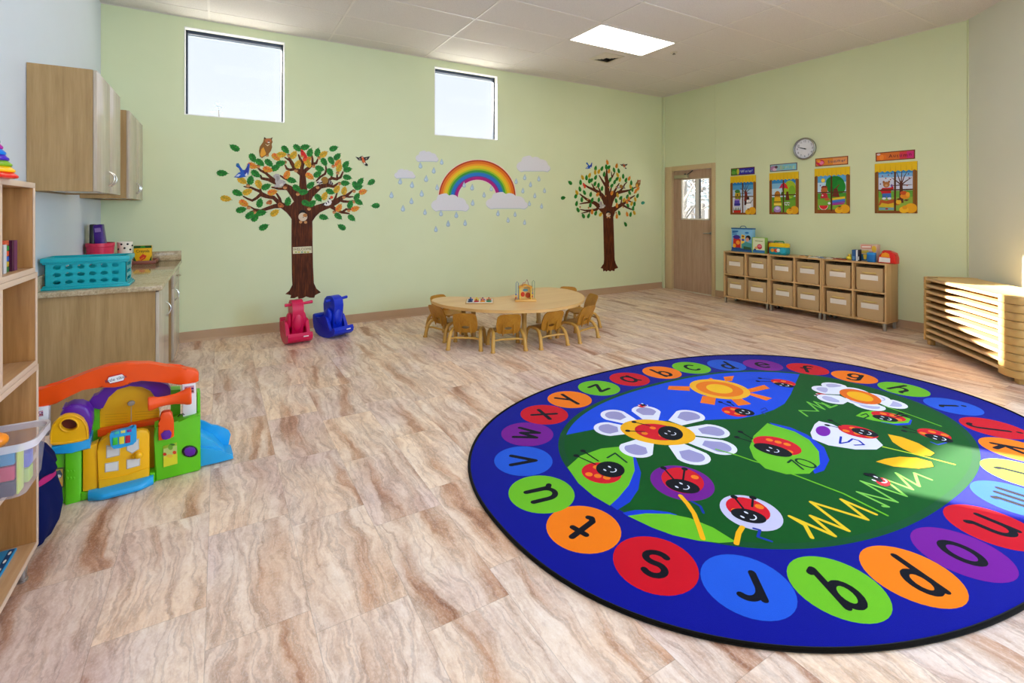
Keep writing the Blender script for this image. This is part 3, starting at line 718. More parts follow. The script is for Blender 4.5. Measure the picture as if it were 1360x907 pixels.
# tray with the crayon box, small white box, pink basket with dark cases, dotted cup
t = thing('tray', 'flat reddish brown tray under the yellow crayon box', 'tray', (-.70, 6.03, CTZ))
mb = MB(); TR = mat('tray_brown', '#8A4A38', .4)
mb.box(-.97, -.53, 5.885, 6.20, CTZ, CTZ + .012, TR, .003); mb.box(-.97, -.53, 5.88, 5.892, CTZ, CTZ+.034, TR, .003); mb.box(-.542, -.53, 5.892, 6.20, CTZ, CTZ+.034, TR, .003); mb.box(-.97, -.53, 6.19, 6.203, CTZ, CTZ+.034, TR, .003); mb.build('tray_body', t, world=True)
cz = CTZ + .0125
t = thing('crayon_box', 'yellow and green crayon box standing on the brown tray', 'box', (-.635, 5.95, cz))
YL = paper('crayon_yellow', '#F2B80C'); GRN = paper('crayon_green', '#13501C'); RED_ = paper('crayon_red', '#D83A1E'); BLK = paper('print_black', '#1B1B1D')
x0, x1, y0, y1, hb = -.705, -.565, 5.915, 5.965, .165
mb = MB(); mb.box(x0, x1, y0, y1, cz, cz + hb, YL, .002); mb.build('carton', t, world=True)
mb = MB(); F = lambda u, v, w: Vector((x0 + u*(x1-x0), y0 - .0008 - w, cz + v*hb))
mb.flat([(0, .86), (1, .86), (1, 1), (0, 1)], F, GRN); mb.flat([(0, 0), (0, .42), (.2, 0)], F, GRN); mb.flat([(1, 0), (1, .42), (.8, 0)], F, GRN); mb.flat([(.35, .87), (.65, .87), (.6, 1), (.4, 1)], F, paper('crayon_leaf', '#2E8B2A'), .0003)
mb.text('Crayola', lambda u, v, w: F(.5 + u, .68 + v, w), .24, BLK, .0004); mb.flat([(.3, .32), (.5, .52), (.72, .4), (.62, .22), (.4, .12)], F, RED_, .0002); mb.flat([(.15, .1), (.35, .14), (.6, .3), (.55, .34)], F, paper('crayon_orange', '#EF7F1A'), .0004)
mb.build('carton_print', t, world=True, smooth=0)
t = thing('sharpener_box', 'small white box between the teal crate and the crayon box', 'box', (-.755, 5.94, cz))
mb = MB(); mb.box(-.80, -.722, 5.90, 5.975, cz, cz + .10, paper('white_card', '#E9E6E4'), .003); mb.build('carton', t, world=True)
mb = MB(); mb.flat([(-.775, cz+.045), (-.74, cz+.045), (-.74, cz+.075), (-.775, cz+.075)], lambda u, v, w: Vector((u, 5.899, v)), paper('grey_print', '#6C6264')); mb.flat([(-.80, cz), (-.722, cz), (-.722, cz+.02), (-.80, cz+.02)], lambda u, v, w: Vector((u, 5.899, v)), BLK); mb.build('carton_print', t, world=True, smooth=0)
px0 = -.895; py0 = 5.55
t = thing('pink_basket', 'red and pink plastic basket on the counter behind the crate', 'basket', (px0, py0, CTZ))
mb = MB(); mb.lathe([(.10, 0), (.118, .005), (.132, .20), (.138, .205), (.138, .235), (.13, .235), (.126, .20), (.112, .012), (.10, .012)], plastic('pink_plastic', '#D42A50', .35), seg=32, sx=.72); mb.build('basket_body', t)
for nm, lab, x, c in (('black_case', 'black upright case leaning in the pink basket', -.945, '#141816'), ('purple_case', 'purple upright case leaning in the pink basket', -.864, '#3F0E78')):
    t = thing(nm, lab, 'case', (x, 5.55, CTZ + .013)); M = Matrix.Rotation(.12 if 'purple' in nm else .0, 4, 'Y').inverted()
    mb = MB(); wx = .034 if 'purple' in nm else .017
    mb.box(-wx, wx, -.05, .05, .0, .385, plastic('case_' + c, c, .3), .008, M=M); mb.build('case_body', t)
    if 'black' in nm: continue
    mb = MB(); mb.box(-wx*.6, wx*.6, -.0512, -.05, .32, .355, plastic('case_label', '#8A6AA8'), M=M); mb.build('case_label', t)
t = thing('dotted_cup', 'white cup with black dots beside the pink basket', 'cup', (-.735, 5.635, CTZ))
mb = MB(); CUP = plastic('cup_white', '#EFE6D2'); mb.lathe([(.045, 0), (.048, .004), (.058, .235), (.055, .235), (.046, .012), (.04, .012)], CUP, seg=24); mb.build('cup_body', t)
for i, (a, z) in enumerate(((-1.9, .215), (-1.1, .215), (-.3, .2), (-2.4, .17), (-1.5, .18), (-.7, .165))):
    mb = MB(); mb.ball((.0555*math.cos(a), .0555*math.sin(a), z), (.009, .009, .009), BLK, 10, 6); mb.build('dot', t)

# ================================================================ ROCKERS
def rocker(label, hexc, lx, ly, rz):
    t = thing('toy_rocker', label, 'rocker', (lx, ly, 0), rz, 'toy rockers against the back wall')
    m = plastic('rocker_' + hexc, hexc, .36)
    F = lambda w0: (lambda u, v, w: Vector((w, u, v)))
    mb = MB()
    hull = [(-.225, .125), (-.245, .095), (-.235, .06), (-.19, .03), (-.10, .008), (0, 0), (.10, .008), (.18, .035), (.23, .085), (.25, .16), (.25, .22), (.225, .235), (.195, .215), (.18, .165), (.13, .145), (.02, .12), (-.10, .085), (-.165, .085), (-.2, .115)]
    mb.prism(hull, F(0), m, -.13, .13, .022, 3)
    for s in (-1, 1):      # raised side walls
        a, b = sorted((s*.128, s*.088)); mb.prism([(-.15, .05), (-.12, .03), (.02, .02), (.16, .045), (.215, .12), (.20, .2), (.1, .2), (.03, .235), (-.04, .22), (-.09, .15)], F(0), m, a, b, .014, 3)
    mb.build('rocker_base', t)
    mb = MB()
    head = [(-.06, .07), (-.095, .12), (-.10, .20), (-.12, .27), (-.13, .34), (-.115, .395), (-.075, .43), (-.02, .44), (.05, .432), (.10, .40), (.125, .345), (.12, .28), (.10, .22), (.10, .14), (.09, .08)]
    mb.prism(head, F(0), m, -.060, .060, .034, 5)
    for s in (-1, 1): mb.ball((s*.075, -.005, .225), (.035, .075, .085), m, 18, 12)
    mb.ball((0, -.105, .22), (.055, .03, .1), m, 16, 10)
    mb.build('rocker_head', t)
    mb = MB(); mb.tube([(-.125, -.03, .392), (-.115, -.03, .392), (-.05, -.03, .392), (.05, -.03, .394), (.165, -.03, .402), (.175, -.03, .402)], [.014, .017, .013, .013, .017, .014], m, 12); mb.build('handlebar', t)
    mb = MB(); mb.box(.03, .085, -.2478, -.238, .084, .094, plastic('sticker_white', '#F2F2F2'), .001); mb.build('sticker', t)
    t.scale = (.93, .82, 1.02)
    return t
rocker('glossy pink ride-on rocker standing against the back wall', '#CF0A4C', .702, 5.67, 0.10)
rocker('glossy blue ride-on rocker standing beside the pink one', '#0A2FC4', 1.095, 5.74, 0.42)

# ================================================================ KIDNEY TABLE AND CHAIRS
TOPW = wood('table_laminate', '#DBAE76', '#E5BA84', '#EBC592', 'x', .3, .35)
TEDGE = plastic('table_edge', '#DDAE6C', .4)
TLEG = mat('table_leg_plastic', '#C89B52', .4)
TZ = .41
ctl = [(1.985, 4.93), (1.99, 5.06), (2.06, 5.17), (2.19, 5.215), (2.34, 5.15), (2.50, 5.0), (2.68, 4.905), (2.88, 4.905), (3.06, 4.99), (3.22, 5.13), (3.42, 5.225), (3.62, 5.18), (3.72, 5.03), (3.74, 4.82), (3.67, 4.55), (3.50, 4.30), (3.24, 4.105), (2.95, 4.035), (2.70, 4.055), (2.45, 4.17), (2.24, 4.34), (2.08, 4.58), (2.0, 4.77)]
def catmull(P, k=5):
    o = []; n = len(P)
    for i in range(n):
        p0, p1, p2, p3 = [Vector(P[(i+j-1) % n]) for j in range(4)]
        for s in range(k):
            t = s / k; o.append(tuple(.5*((2*p1) + (p2-p0)*t + (2*p0-5*p1+4*p2-p3)*t*t + (3*p1-p0-3*p2+p3)*t**3)))
    return o
TC = Vector((2.86, 4.62, 0))
t = thing('kidney_table', 'low kidney-shaped light wood table ringed by small chairs', 'table', TC)
out = [(p[0]-TC.x, p[1]-TC.y) for p in catmull(ctl)]
mb = MB(); mb.prism(out, XY, TEDGE, TZ - .03, TZ - .0005, .008, 3); mb.flat([(p[0]*.988, p[1]*.982) for p in out], XY, TOPW, TZ); mb.build('tabletop', t)
for lx, ly in ((2.725, 4.33), (2.37, 4.80), (2.36, 5.03), (3.16, 4.50), (3.55, 4.84), (3.40, 5.07)):
    mb = MB(); mb.lathe([(.030, 0), (.032, .006), (.032, .02), (.026, .03), (.026, .30), (.034, .34), (.036, TZ - .03)], TLEG, seg=20); mb.build('leg', t, at=(lx-TC.x, ly-TC.y, 0))
CHM = wood('bent_ply', '#A26A18', '#B07820', '#BC862C', 'z', .38, .6); CHL = mat('chair_leg_plastic', '#C79848', .4)
def make_chair(label):
    t = thing('toddler_chair', label, 'chair', (0, 0, 0), 0, 'chairs around the kidney table')
    # shell: backrest with oval hand hole
    mb = MB(); b = bmesh.new(); th = .012
    def bp(u, v, side):               # v: height up the back 0..1 ; leaned and slightly cupped
        y = -.085 - .055*v - .03*v*v + .10*u*u*2.2; z = .185 + .215*v
        return Vector((u, y - (th if side else 0), z))
    outl = [(-.112, .05), (-.098, -.02), (-.07, -.05), (.07, -.05), (.098, -.02), (.112, .05), (.124, .35), (.122, .75), (.116, .90), (.102, .97), (.08, 1.005), (0, 1.015), (-.08, 1.005), (-.102, .97), (-.116, .90), (-.122, .75), (-.124, .35)]
    # dense ring-to-ring mesh: inner = hole, outer = outline resampled by angle
    n = 40; hc = (0, .24); ring0, ring1 = [], []
    oc = [Vector(p) for p in outl]
    def outer_at(a):
        d = Vector((math.cos(a)*.25, math.sin(a))); best = None
        for i in range(len(oc)):
            p, q = oc[i] - Vector(hc), oc[(i+1) % len(oc)] - Vector(hc); e = q - p; den = d.x*e.y - d.y*e.x
            if abs(den) < 1e-9: continue
            tt = (p.x*e.y - p.y*e.x)/den; uu = (p.x*d.y - p.y*d.x)/den
            if tt > 0 and -1e-6 <= uu <= 1+1e-6 and (best is None or tt < best): best = tt
        return Vector(hc) + d*(best or .3)
    layers = []
    for side in (0, 1):
        L = []
        for k in range(5):
            row = []
            for i in range(n):
                a = 2*PI*i/n; h = Vector((hc[0] + .038*math.cos(a), hc[1] + .075*math.sin(a))); o_ = outer_at(a); pnt = h.lerp(o_, k/4)
                row.append(b.verts.new(bp(pnt.x, pnt.y, side)))
            L.append(row)
        layers.append(L)
        for A, B in zip(L, L[1:]):
            for i in range(n): b.faces.new((A[i], A[(i+1) % n], B[(i+1) % n], B[i]))
    for k in (0, 4):
        A, B = layers[0][k], layers[1][k]
        for i in range(n): b.faces.new((A[i], A[(i+1) % n], B[(i+1) % n], B[i]))
    mb.merge(b, CHM)
    for s in (-1, 1): mb.tube([(s*.055, -.108, .16), (s*.055, -.118, .20), (s*.055, -.13, .25), (s*.055, -.145, .295)], [.006, .008, .007, .002], CHM, 8)
    mb.build('backrest', t)
    mb = MB(); mb.prism(rrect(-.125, .125, -.10, .13, .05), lambda u, v, w: Vector((u, v, w - .25*max(0, v-.08)**1.2 + .35*max(0, -v-.05)**1.2)), CHM, .187, .2, .004); mb.build('seat', t)
    for s in (-1, 1):
        mb = MB(); pts = [(s*.165, -.165, .006), (s*.163, -.158, .06), (s*.158, -.14, .13), (s*.15, -.105, .178), (s*.143, -.05, .2), (s*.14, .02, .2)]
        pts = [Vector(p) for p in pts]; mb.tube(pts, [.020, .0195, .019, .018, .017, .015], CHL, 12); mb.build('leg', t)
        mb = MB(); mb.tube([(s*.14, .02, .2), (s*.143, .08, .192), (s*.15, .118, .155), (s*.156, .135, .08), (s*.16, .142, .006)], [.015, .017, .018, .0195, .020], CHL, 12); mb.build('leg', t)
        for q in ((s*.166, -.167), (s*.161, .143)):
            mb = MB(); mb.lathe([(.022, 0), (.024, .003), (.024, .012), (.0205, .022)], CHL, (q[0], q[1], 0), 14); mb.build('foot_cap', t)
    mb = MB(); mb.tube([(-.158, -.14, .118), (-.08, -.128, .126), (.08, -.128, .126), (.158, -.14, .118)], [.009, .011, .011, .009], CHL, 8); mb.build('stretcher', t)
    mb = MB(); mb.box(-.145, .145, -.03, .03, .178, .188, CHL, .004); mb.build('seat_brace', t)
    return t
ch0 = None
for mx, my, fx, fy, lab in ((2.465, 4.20, .30, .954, 'small bent wood chair at the table front, just left of the front table leg'),
        (2.11, 4.465, .60, .80, 'small bent wood chair at the left front curve of the table'),
        (2.93, 4.10, 0, 1, 'small bent wood chair right of the front table leg, its back to the camera'),
        (3.40, 4.13, -.25, .97, 'small bent wood chair at the right front curve of the table'),
        (2.02, 4.985, .96, .28, 'small bent wood chair seen from the side at the left end of the table'),
        (2.28, 5.55, .30, -.95, 'small bent wood chair mostly hidden behind the left end of the table'),
        (3.905, 4.66, -1, .22, 'small bent wood chair seen in profile at the right end of the table'),
        (4.0, 5.265, -.72, -.6, 'small bent wood chair showing only its back top behind the right end of the table')):
    if ch0 is None: c = ch0 = make_chair(lab)
    else: c = copy_tree(ch0); c['label'] = lab
    d = Vector((fx, fy)).normalized(); rz = math.atan2(-d.x, d.y)
    c.location = (mx + d.x*.140, my + d.y*.140, 0); c.rotation_euler = (0, 0, rz); c.scale = (1, 1, .925)

# puzzle board and bead maze on the table
c = (on_z(617, 403, TZ) + on_z(640, 404.5, TZ) + on_z(657, 399, TZ) + on_z(634, 396.5, TZ)) / 4
t = thing('puzzle_board', 'square wooden peg puzzle board lying on the kidney table', 'puzzle', (c.x, c.y, TZ + .001), -.5)
mb = MB(); mb.box(-.15, .15, -.125, .125, 0, .008, wood('puzzle_wood', '#B98F58', '#C9A06A', '#D6B07C', 'x'), .002); mb.build('board', t)
mb = MB(); mb.box(-.138, .138, -.113, .113, .0082, .0092, paper('puzzle_print', '#E6E0DA')); mb.build('printed_face', t, smooth=0)
rr = random.Random(5)
for i, cc in enumerate(('#20304E', '#B8302A', '#E08A1E', '#2E7A46', '#3A62A0', '#D8C22A', '#7A3A74', '#C84A30')):
    x, y = -.10 + (i % 4)*.066, -.05 + (i//4)*.1
    mb = MB(); pp = ell(x, y, .024 + .006*rr.random(), .030, 9); mb.prism(pp, XY, paper('piece_' + cc, cc), .0093, .019, .002); mb.lathe([(.005, .019), (.005, .028), (.009, .031), (.009, .036), (.004, .039)], plastic('peg_' + cc, cc), (x, y, 0), 10); mb.build('puzzle_piece', t)
c = (on_z(687, 401.5, TZ) + on_z(714.5, 399, TZ)) / 2
t = thing('bead_maze', 'wooden activity house with wire bead tracks on the kidney table', 'toy', (c.x, c.y + .05, TZ + .001), -.47)
MW = wood('toy_pine', '#D59A45', '#E2AE5C', '#EBC078', 'x', .4)
mb = MB(); mb.box(-.115, .115, -.075, .075, 0, .022, MW, .004); mb.build('base_board', t)
mb = MB()
for x in (-.06, .06): mb.box(x - .006, x + .006, -.05, .05, .022, .15, paper('toy_yellow', '#EBC252'), .002)
mb.box(-.06, .06, -.004, .004, .022, .15, paper('toy_cream', '#EAD08A'), .002); mb.build('panel', t)
mb = MB(); mb.prism([(-.075, .15), (0, .178), (.075, .15), (.075, .142), (0, .168), (-.075, .142)], lambda u, v, w: Vector((u, w, v)), paper('toy_roof', '#D9982F'), -.06, .06, .002); mb.build('roof', t)
wires = [('#4A78A0', [(-.105, -.05, .022), (-.105, -.05, .2), (-.095, -.05, .215), (-.08, -.05, .2), (-.08, -.05, .022)]), ('#3F7A5A', [(.08, .03, .022), (.08, .03, .2), (.092, .03, .216), (.105, .03, .2), (.105, .03, .022)]),
         ('#A04050', [(-.04, -.03, .165), (-.03, -.03, .195), (.0, -.02, .2), (.02, 0, .23), (.03, .02, .2), (.04, .03, .165)])]
for c_, pts in wires:
    mb = MB(); mb.tube(pts, .0028, plastic('wire_' + c_, c_), 6); w_ = mb.build('wire', t)
    for k, (z, cc) in enumerate(((.04, '#C8322A'), (.058, '#E3B62C'), (.076, '#3C6FB0'))):
        if pts[0][2] > .1: continue
        mb = MB(); mb.ball((pts[0][0], pts[0][1], z), .009, plastic('bead_' + cc, cc), 10, 7); mb.build('bead', w_)
mb = MB(); FD = lambda u, v, w: Vector((u, -.0052 - w, v))
mb.prism(ell(-.028, .07, .022, .026, 14), FD, paper('toy_red', '#C8381E'), 0, .006); mb.prism(ell(.028, .06, .028, .03, 14), FD, paper('toy_rust', '#B8481C'), 0, .008); mb.prism(ell(.0, .115, .03, .014, 12), FD, paper('toy_blue', '#5C93A8'), 0, .006); mb.build('turning_disc', t)

# ================================================================ CUBBIES WITH FABRIC BINS
CUB = wood('cubby_wood', '#BE9663', '#CBA470', '#D6B27F', 'z', .4, .8)
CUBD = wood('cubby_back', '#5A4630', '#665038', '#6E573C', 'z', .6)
FAB = mat('bin_fabric', '#C3A67C', .9, .15, var=.1, scale=300, bump=.15)
CARD = paper('bin_card', '#E9E1D6'); CORD = mat('bin_cord', '#D8BE74', .7)
KX0, KX1 = 6.585, 6.878
KZ0, KZ1 = .086, .780
def cubby(y0, y1, label):
    t = thing('cubby_cabinet', label, 'cabinet', ((KX0+KX1)/2, (y0+y1)/2, 0), group='cubby cabinets along the right wall'); th = .018; ym = (y0+y1)/2; zm = (KZ0+KZ1)/2
    def bd(nm, *a, m=CUB): mb = MB(); mb.box(*a, m, .0012); mb.build(nm, t, world=True)
    bd('top_board', KX0, KX1, y0, y1, KZ1 - th, KZ1); bd('bottom_board', KX0, KX1, y0, y1, KZ0, KZ0 + th)
    bd('side_panel', KX0, KX1, y0, y0 + th, KZ0 + th, KZ1 - th); bd('side_panel', KX0, KX1, y1 - th, y1, KZ0 + th, KZ1 - th)
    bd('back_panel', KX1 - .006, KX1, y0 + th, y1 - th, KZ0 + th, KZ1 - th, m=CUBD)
    bd('divider', KX0, KX1 - .006, ym - th/2, ym + th/2, KZ0 + th, KZ1 - th); bd('shelf_board', KX0, KX1 - .006, y0 + th, ym - th/2, zm - th/2, zm + th/2); bd('shelf_board', KX0, KX1 - .006, ym + th/2, y1 - th, zm - th/2, zm + th/2)
    for x in (KX0 + .022, KX1 - .025):
        for y in (y0 + .025, y1 - .025):
            mb = MB(); mb.box(x - .014, x + .014, y - .014, y + .014, 0, KZ0, STEEL, .002); mb.build('leg', t, world=True)
def make_bin(label):
    t = thing('fabric_bin', label, 'bin', (0, 0, 0), 0, 'fabric bins in the cubbies')
    W, D, H_, th = .142, .262, .274, .006
    def lv(s, z): return (rrect(-.0 + .004 - (s-1)*.0, D, -W*s, W*s, .012, 3), z)
    mb = MB(); shell(mb, [(rrect(.006, D, -W+.008, W-.008, .014, 3), 0.001), (rrect(.0, D, -W, W, .014, 3), .03), (rrect(.0, D, -W, W, .014, 3), H_), (rrect(th, D-th, -W+th, W-th, .01, 3), H_), (rrect(th, D-th, -W+th, W-th, .01, 3), .02)], FAB); mb.build('bin_body', t)
    mb = MB(); mb.box(-.003, -.0005, -.092, .092, .128, .188, CARD, .0008); mb.build('label_card', t)
    mb = MB(); mb.tube([(-.002, -.072, .212), (-.010, -.06, .214), (-.014, -.02, .211), (-.014, .02, .211), (-.010, .06, .214), (-.002, .072, .212)], [.004, .0065, .008, .008, .0065, .004], CORD, 8); mb.build('handle', t)
    return t
units = ((4.068, 4.778, 'cubby cabinet nearest the door with four fabric bins'), (3.365, 4.062, 'middle cubby cabinet with four fabric bins'), (2.655, 3.359, 'cubby cabinet nearest the stacked cots with four fabric bins'))
ordn = ['first', 'second', 'third', 'fourth', 'fifth', 'sixth']
b0 = None
rr = random.Random(8)
for ui, (y0, y1, lab) in enumerate(units):
    cubby(y0, y1, lab); ym = (y0+y1)/2; zm = (KZ0+KZ1)/2
    for ci, yc in enumerate(((ym + y1)/2 - .005, (y0 + ym)/2 + .005)):
        for row, z in (('top', zm + .009), ('bottom', KZ0 + .018)):
            k = ui*2 + ci; l = f'tan fabric bin in the {row} row of cubbies, {ordn[k]} from the door'
            if b0 is None: b_ = b0 = make_bin(l)
            else: b_ = copy_tree(b0); b_['label'] = l
            b_.location = (KX0 + .018 + rr.uniform(-.006, .008), yc + rr.uniform(-.006, .006), z + .0005); b_.rotation_euler = (0, 0, rr.uniform(-.015, .015))

# ================================================================ STACKED COTS
COT = mat('cot_plastic', '#CDA564', .42, var=.05, scale=8); COTF = mat('cot_sheet', '#CFB07A', .6, .3, var=.06, scale=60); COTR = mat('cot_rail', '#DDB98A', .4)
Q0 = Vector((6.345, 2.24, 0)); UX = Vector((-d45, -d45, 0)); WX = Vector((d45, -d45, 0)); CL, CW, CHH = 1.33, .46, .0655
def make_cot(label):
    t = thing('stacking_cot', label, 'cot', (0, 0, 0), 0, 'stack of ten sleeping cots')
    F = lambda u, v, w: UX*u + WX*v + Vector((0, 0, w))
    h = CHH - .003
    for e in (0, 1):
        r = .13 if e else .05; L = .20 if e else .07; pts = []
        if e:
            o = [(CL - L, 0)] + [(CL - r + r*math.sin(a*PI/16), r - r*math.cos(a*PI/16)) for a in range(9)] + [(CL - r + r*math.cos(a*PI/16), CW - r + r*math.sin(a*PI/16)) for a in range(9)] + [(CL - L, CW), (CL - L, CW - .05), (CL - .055, CW - .10), (CL - .055, .10), (CL - L, .05)]
        else:
            o = [(L, 0), (L, .05), (.045, .08), (.045, CW - .08), (L, CW - .05), (L, CW)] + [(r - r*math.sin(a*PI/16), CW - r + r*math.cos(a*PI/16)) for a in range(9)] + [(r - r*math.cos(a*PI/16), r - r*math.sin(a*PI/16)) for a in range(9)]
        mb = MB(); mb.prism(o, F, COT, 0, h, .006, 2); mb.build('end_frame', t)
    for v in (.006, CW - .034):
        mb = MB(); mb.prism([(.06, v), (CL - .19, v), (CL - .19, v + .028), (.06, v + .028)], F, COTR, h - .034, h - .006, .008, 2); mb.build('side_rail', t)
    mb = MB(); b = bmesh.new(); nu, nv = 24, 10; G = []
    for i in range(nu + 1):
        G.append([b.verts.new(F(.03 + (CL - .06)*i/nu, .012 + (CW - .024)*j/nv, h - .0025 - .012*math.sin(PI*j/nv)*min(1, 4*math.sin(PI*i/nu)))) for j in range(nv + 1)])
    for i in range(nu):
        for j in range(nv): b.faces.new((G[i][j], G[i+1][j], G[i+1][j+1], G[i][j+1]))
    mb.merge(b, COTF); mb.build('sleeping_sheet', t)
    return t
c0 = None
nums = ['lowest', 'second from the bottom', 'third from the bottom', 'fourth from the bottom', 'fifth from the bottom', 'fifth from the top', 'fourth from the top', 'third from the top', 'second from the top', 'topmost']
FT = .05
rr = random.Random(3)
for i in range(10):
    l = f'beige stacking cot with a rounded end, {nums[i]} of its stack'
    if c0 is None:
        c = c0 = make_cot(l)
    else: c = copy_tree(c0); c['label'] = l
    j = rr.uniform(-.004, .004); c.location = Q0 + UX*j + Vector((0, 0, FT + i*CHH))
for u, v in ((.055, .06), (.055, CW - .06), (CL - .10, .09), (CL - .10, CW - .09)):   # feet of the lowest cot
    p = UX*u + WX*v; mb = MB(); mb.box(-.03, .03, -.025, .025, -FT, 0, COT, .006, M=Matrix.Translation(p) @ Matrix.Rotation(PI/4, 4, 'Z')); mb.build('foot', c0)
# dark hand slot and corner clip on the topmost cot
top = c
mb = MB(); F = lambda u, v, w: UX*u + WX*v + Vector((0, 0, w))
mb.prism([(.80, CW - .045), (.93, CW - .045), (.95, CW - .01), (.78, CW - .01)], F, plastic('slot_dark', '#5C4A12'), CHH - .006, CHH + .0015); mb.build('hand_slot', top, smooth=0)
mb = MB(); mb.prism(stroke([(.075, .02), (.10, .05), (.105, .09)], .008), F, plastic('clip_dark', '#6A5228'), CHH - .004, CHH + .001); mb.build('corner_clip', top, smooth=0)
# ================================================================ STICKERS ON THE BACK WALL
def WF(layer=0):                                  # pixel outline -> points on the back wall, lifted by its layer
    return lambda u, v, w: (lambda p: Vector((p.x, BACK_Y - .0008 - layer*.0006 - w, p.z)))(on_y(u, v))
def sticker(mb, pts, m, layer=0, th=.0012): mb.prism(pts, WF(layer), m, 0, th)
def bark_mat():
    k = N('bark_print').set(.6, .2)
    v = k.coords((26, 1, 2.2)); f = k.noise(v, 2.2, 5, .65)
    k.l(k.ramp(f, [(.3, '#2E1206'), (.48, '#4F220C'), (.62, '#6B3414'), (.78, '#8A4C20')]), k.b.inputs['Base Color']); return k.m
BARKP = bark_mat()
def leaf_mat(name, a, b, c):
    k = N(name).set(.5, .3); v = k.coords((1, 1, 1)); f = k.noise(v, 30, 3)
    k.l(k.ramp(f, [(.35, a), (.5, b), (.68, c)]), k.b.inputs['Base Color']); return k.m
LEAFM = {'G': leaf_mat('leaf_green', '#0A5A0E', '#12781A', '#2A962A'), 'Y': leaf_mat('leaf_yellow', '#9A9A12', '#D3A218', '#E8B428'),
         'O': leaf_mat('leaf_orange', '#D8481A', '#E68A22', '#C9A71E'), 'T': leaf_mat('leaf_teal', '#1E7C5C', '#2E9070', '#48A488')}
VEIN = {'G': paper('vein_green', '#0B4A10'), 'Y': paper('vein_yellow', '#8A7010'), 'O': paper('vein_orange', '#8E4A10'), 'T': paper('vein_teal', '#155A44')}
def leaf_mesh(key, serr):
    """leaf lying along +x in the wall plane (x, z), facing -y"""
    mb = MB(); n = 22; pts = []
    for i in range(n):
        t = 2*PI*i/n; r = 1 + (.07*(1 if i % 2 else -1) if serr else 0)
        x, z = .052*math.cos(t)*r, .034*math.sin(t)*(1 - .15*math.cos(t))*r; pts.append((x, z))
    F = lambda u, v, w: Vector((u, -w, v))
    mb.prism(pts, F, LEAFM[key], 0, .0012)
    mb.prism([(.046, -.003), (.066, -.008), (.067, -.004), (.046, .003)], F, VEIN[key], 0, .0012)
    mb.flat([(-.046, 0), (0, -.0014), (.05, -.001), (.05, .001), (0, .0014)], F, VEIN[key], .0014)
    for x in (-.02, .004, .026):
        for s in (1, -1): mb.flat([(x + .008, 0), (x - .008, s*.020), (x - .006, s*.021), (x + .011, 0)], F, VEIN[key], .0014)
    return mb.data('leaf', 0)
LM = {}
for k in 'GYOT':
    for s in (0, 1): LM[k, s] = leaf_mesh(k, s)
def put_leaf(px, py, key, ang, layer, parent=None, scale=1.0, serr=1):
    p = on_y(px, py); o = bpy.data.objects.new('leaf' if parent else 'leaf_sticker', LM[key, serr]); COL.objects.link(o)
    loc = Vector((p.x, BACK_Y - .0010 - layer*.00035, p.z))
    if parent: o.parent = parent; loc = loc - parent.location
    o.location = loc; o.rotation_euler = (0, -math.radians(ang), 0); o.scale = (scale, 1, scale); return o
def ordinal(i, n):
    nm = ['first', 'second', 'third', 'fourth', 'fifth', 'sixth', 'seventh', 'eighth', 'ninth', 'tenth', 'eleventh', 'twelfth']
    return nm[i]
ACORN = paper('acorn_tan', '#C98A52'); ACAP = paper('acorn_cap', '#8A4E22')
def acorn(px, py, parent, s=1.0):
    p = on_y(px, py); mb = MB(); F = lambda u, v, w: Vector((u, -w, v))
    mb.prism(ell(0, 0, .021*s, .021*s, 12), F, ACORN, 0, .0012); mb.flat(ell(0, .004*s, .02*s, .016*s, 10, 0, .2, PI-.2), F, ACAP, .0014)
    o = mb.build('acorn', parent, smooth=0); o.location = Vector((p.x, BACK_Y - .0022, p.z)) - parent.location; return o

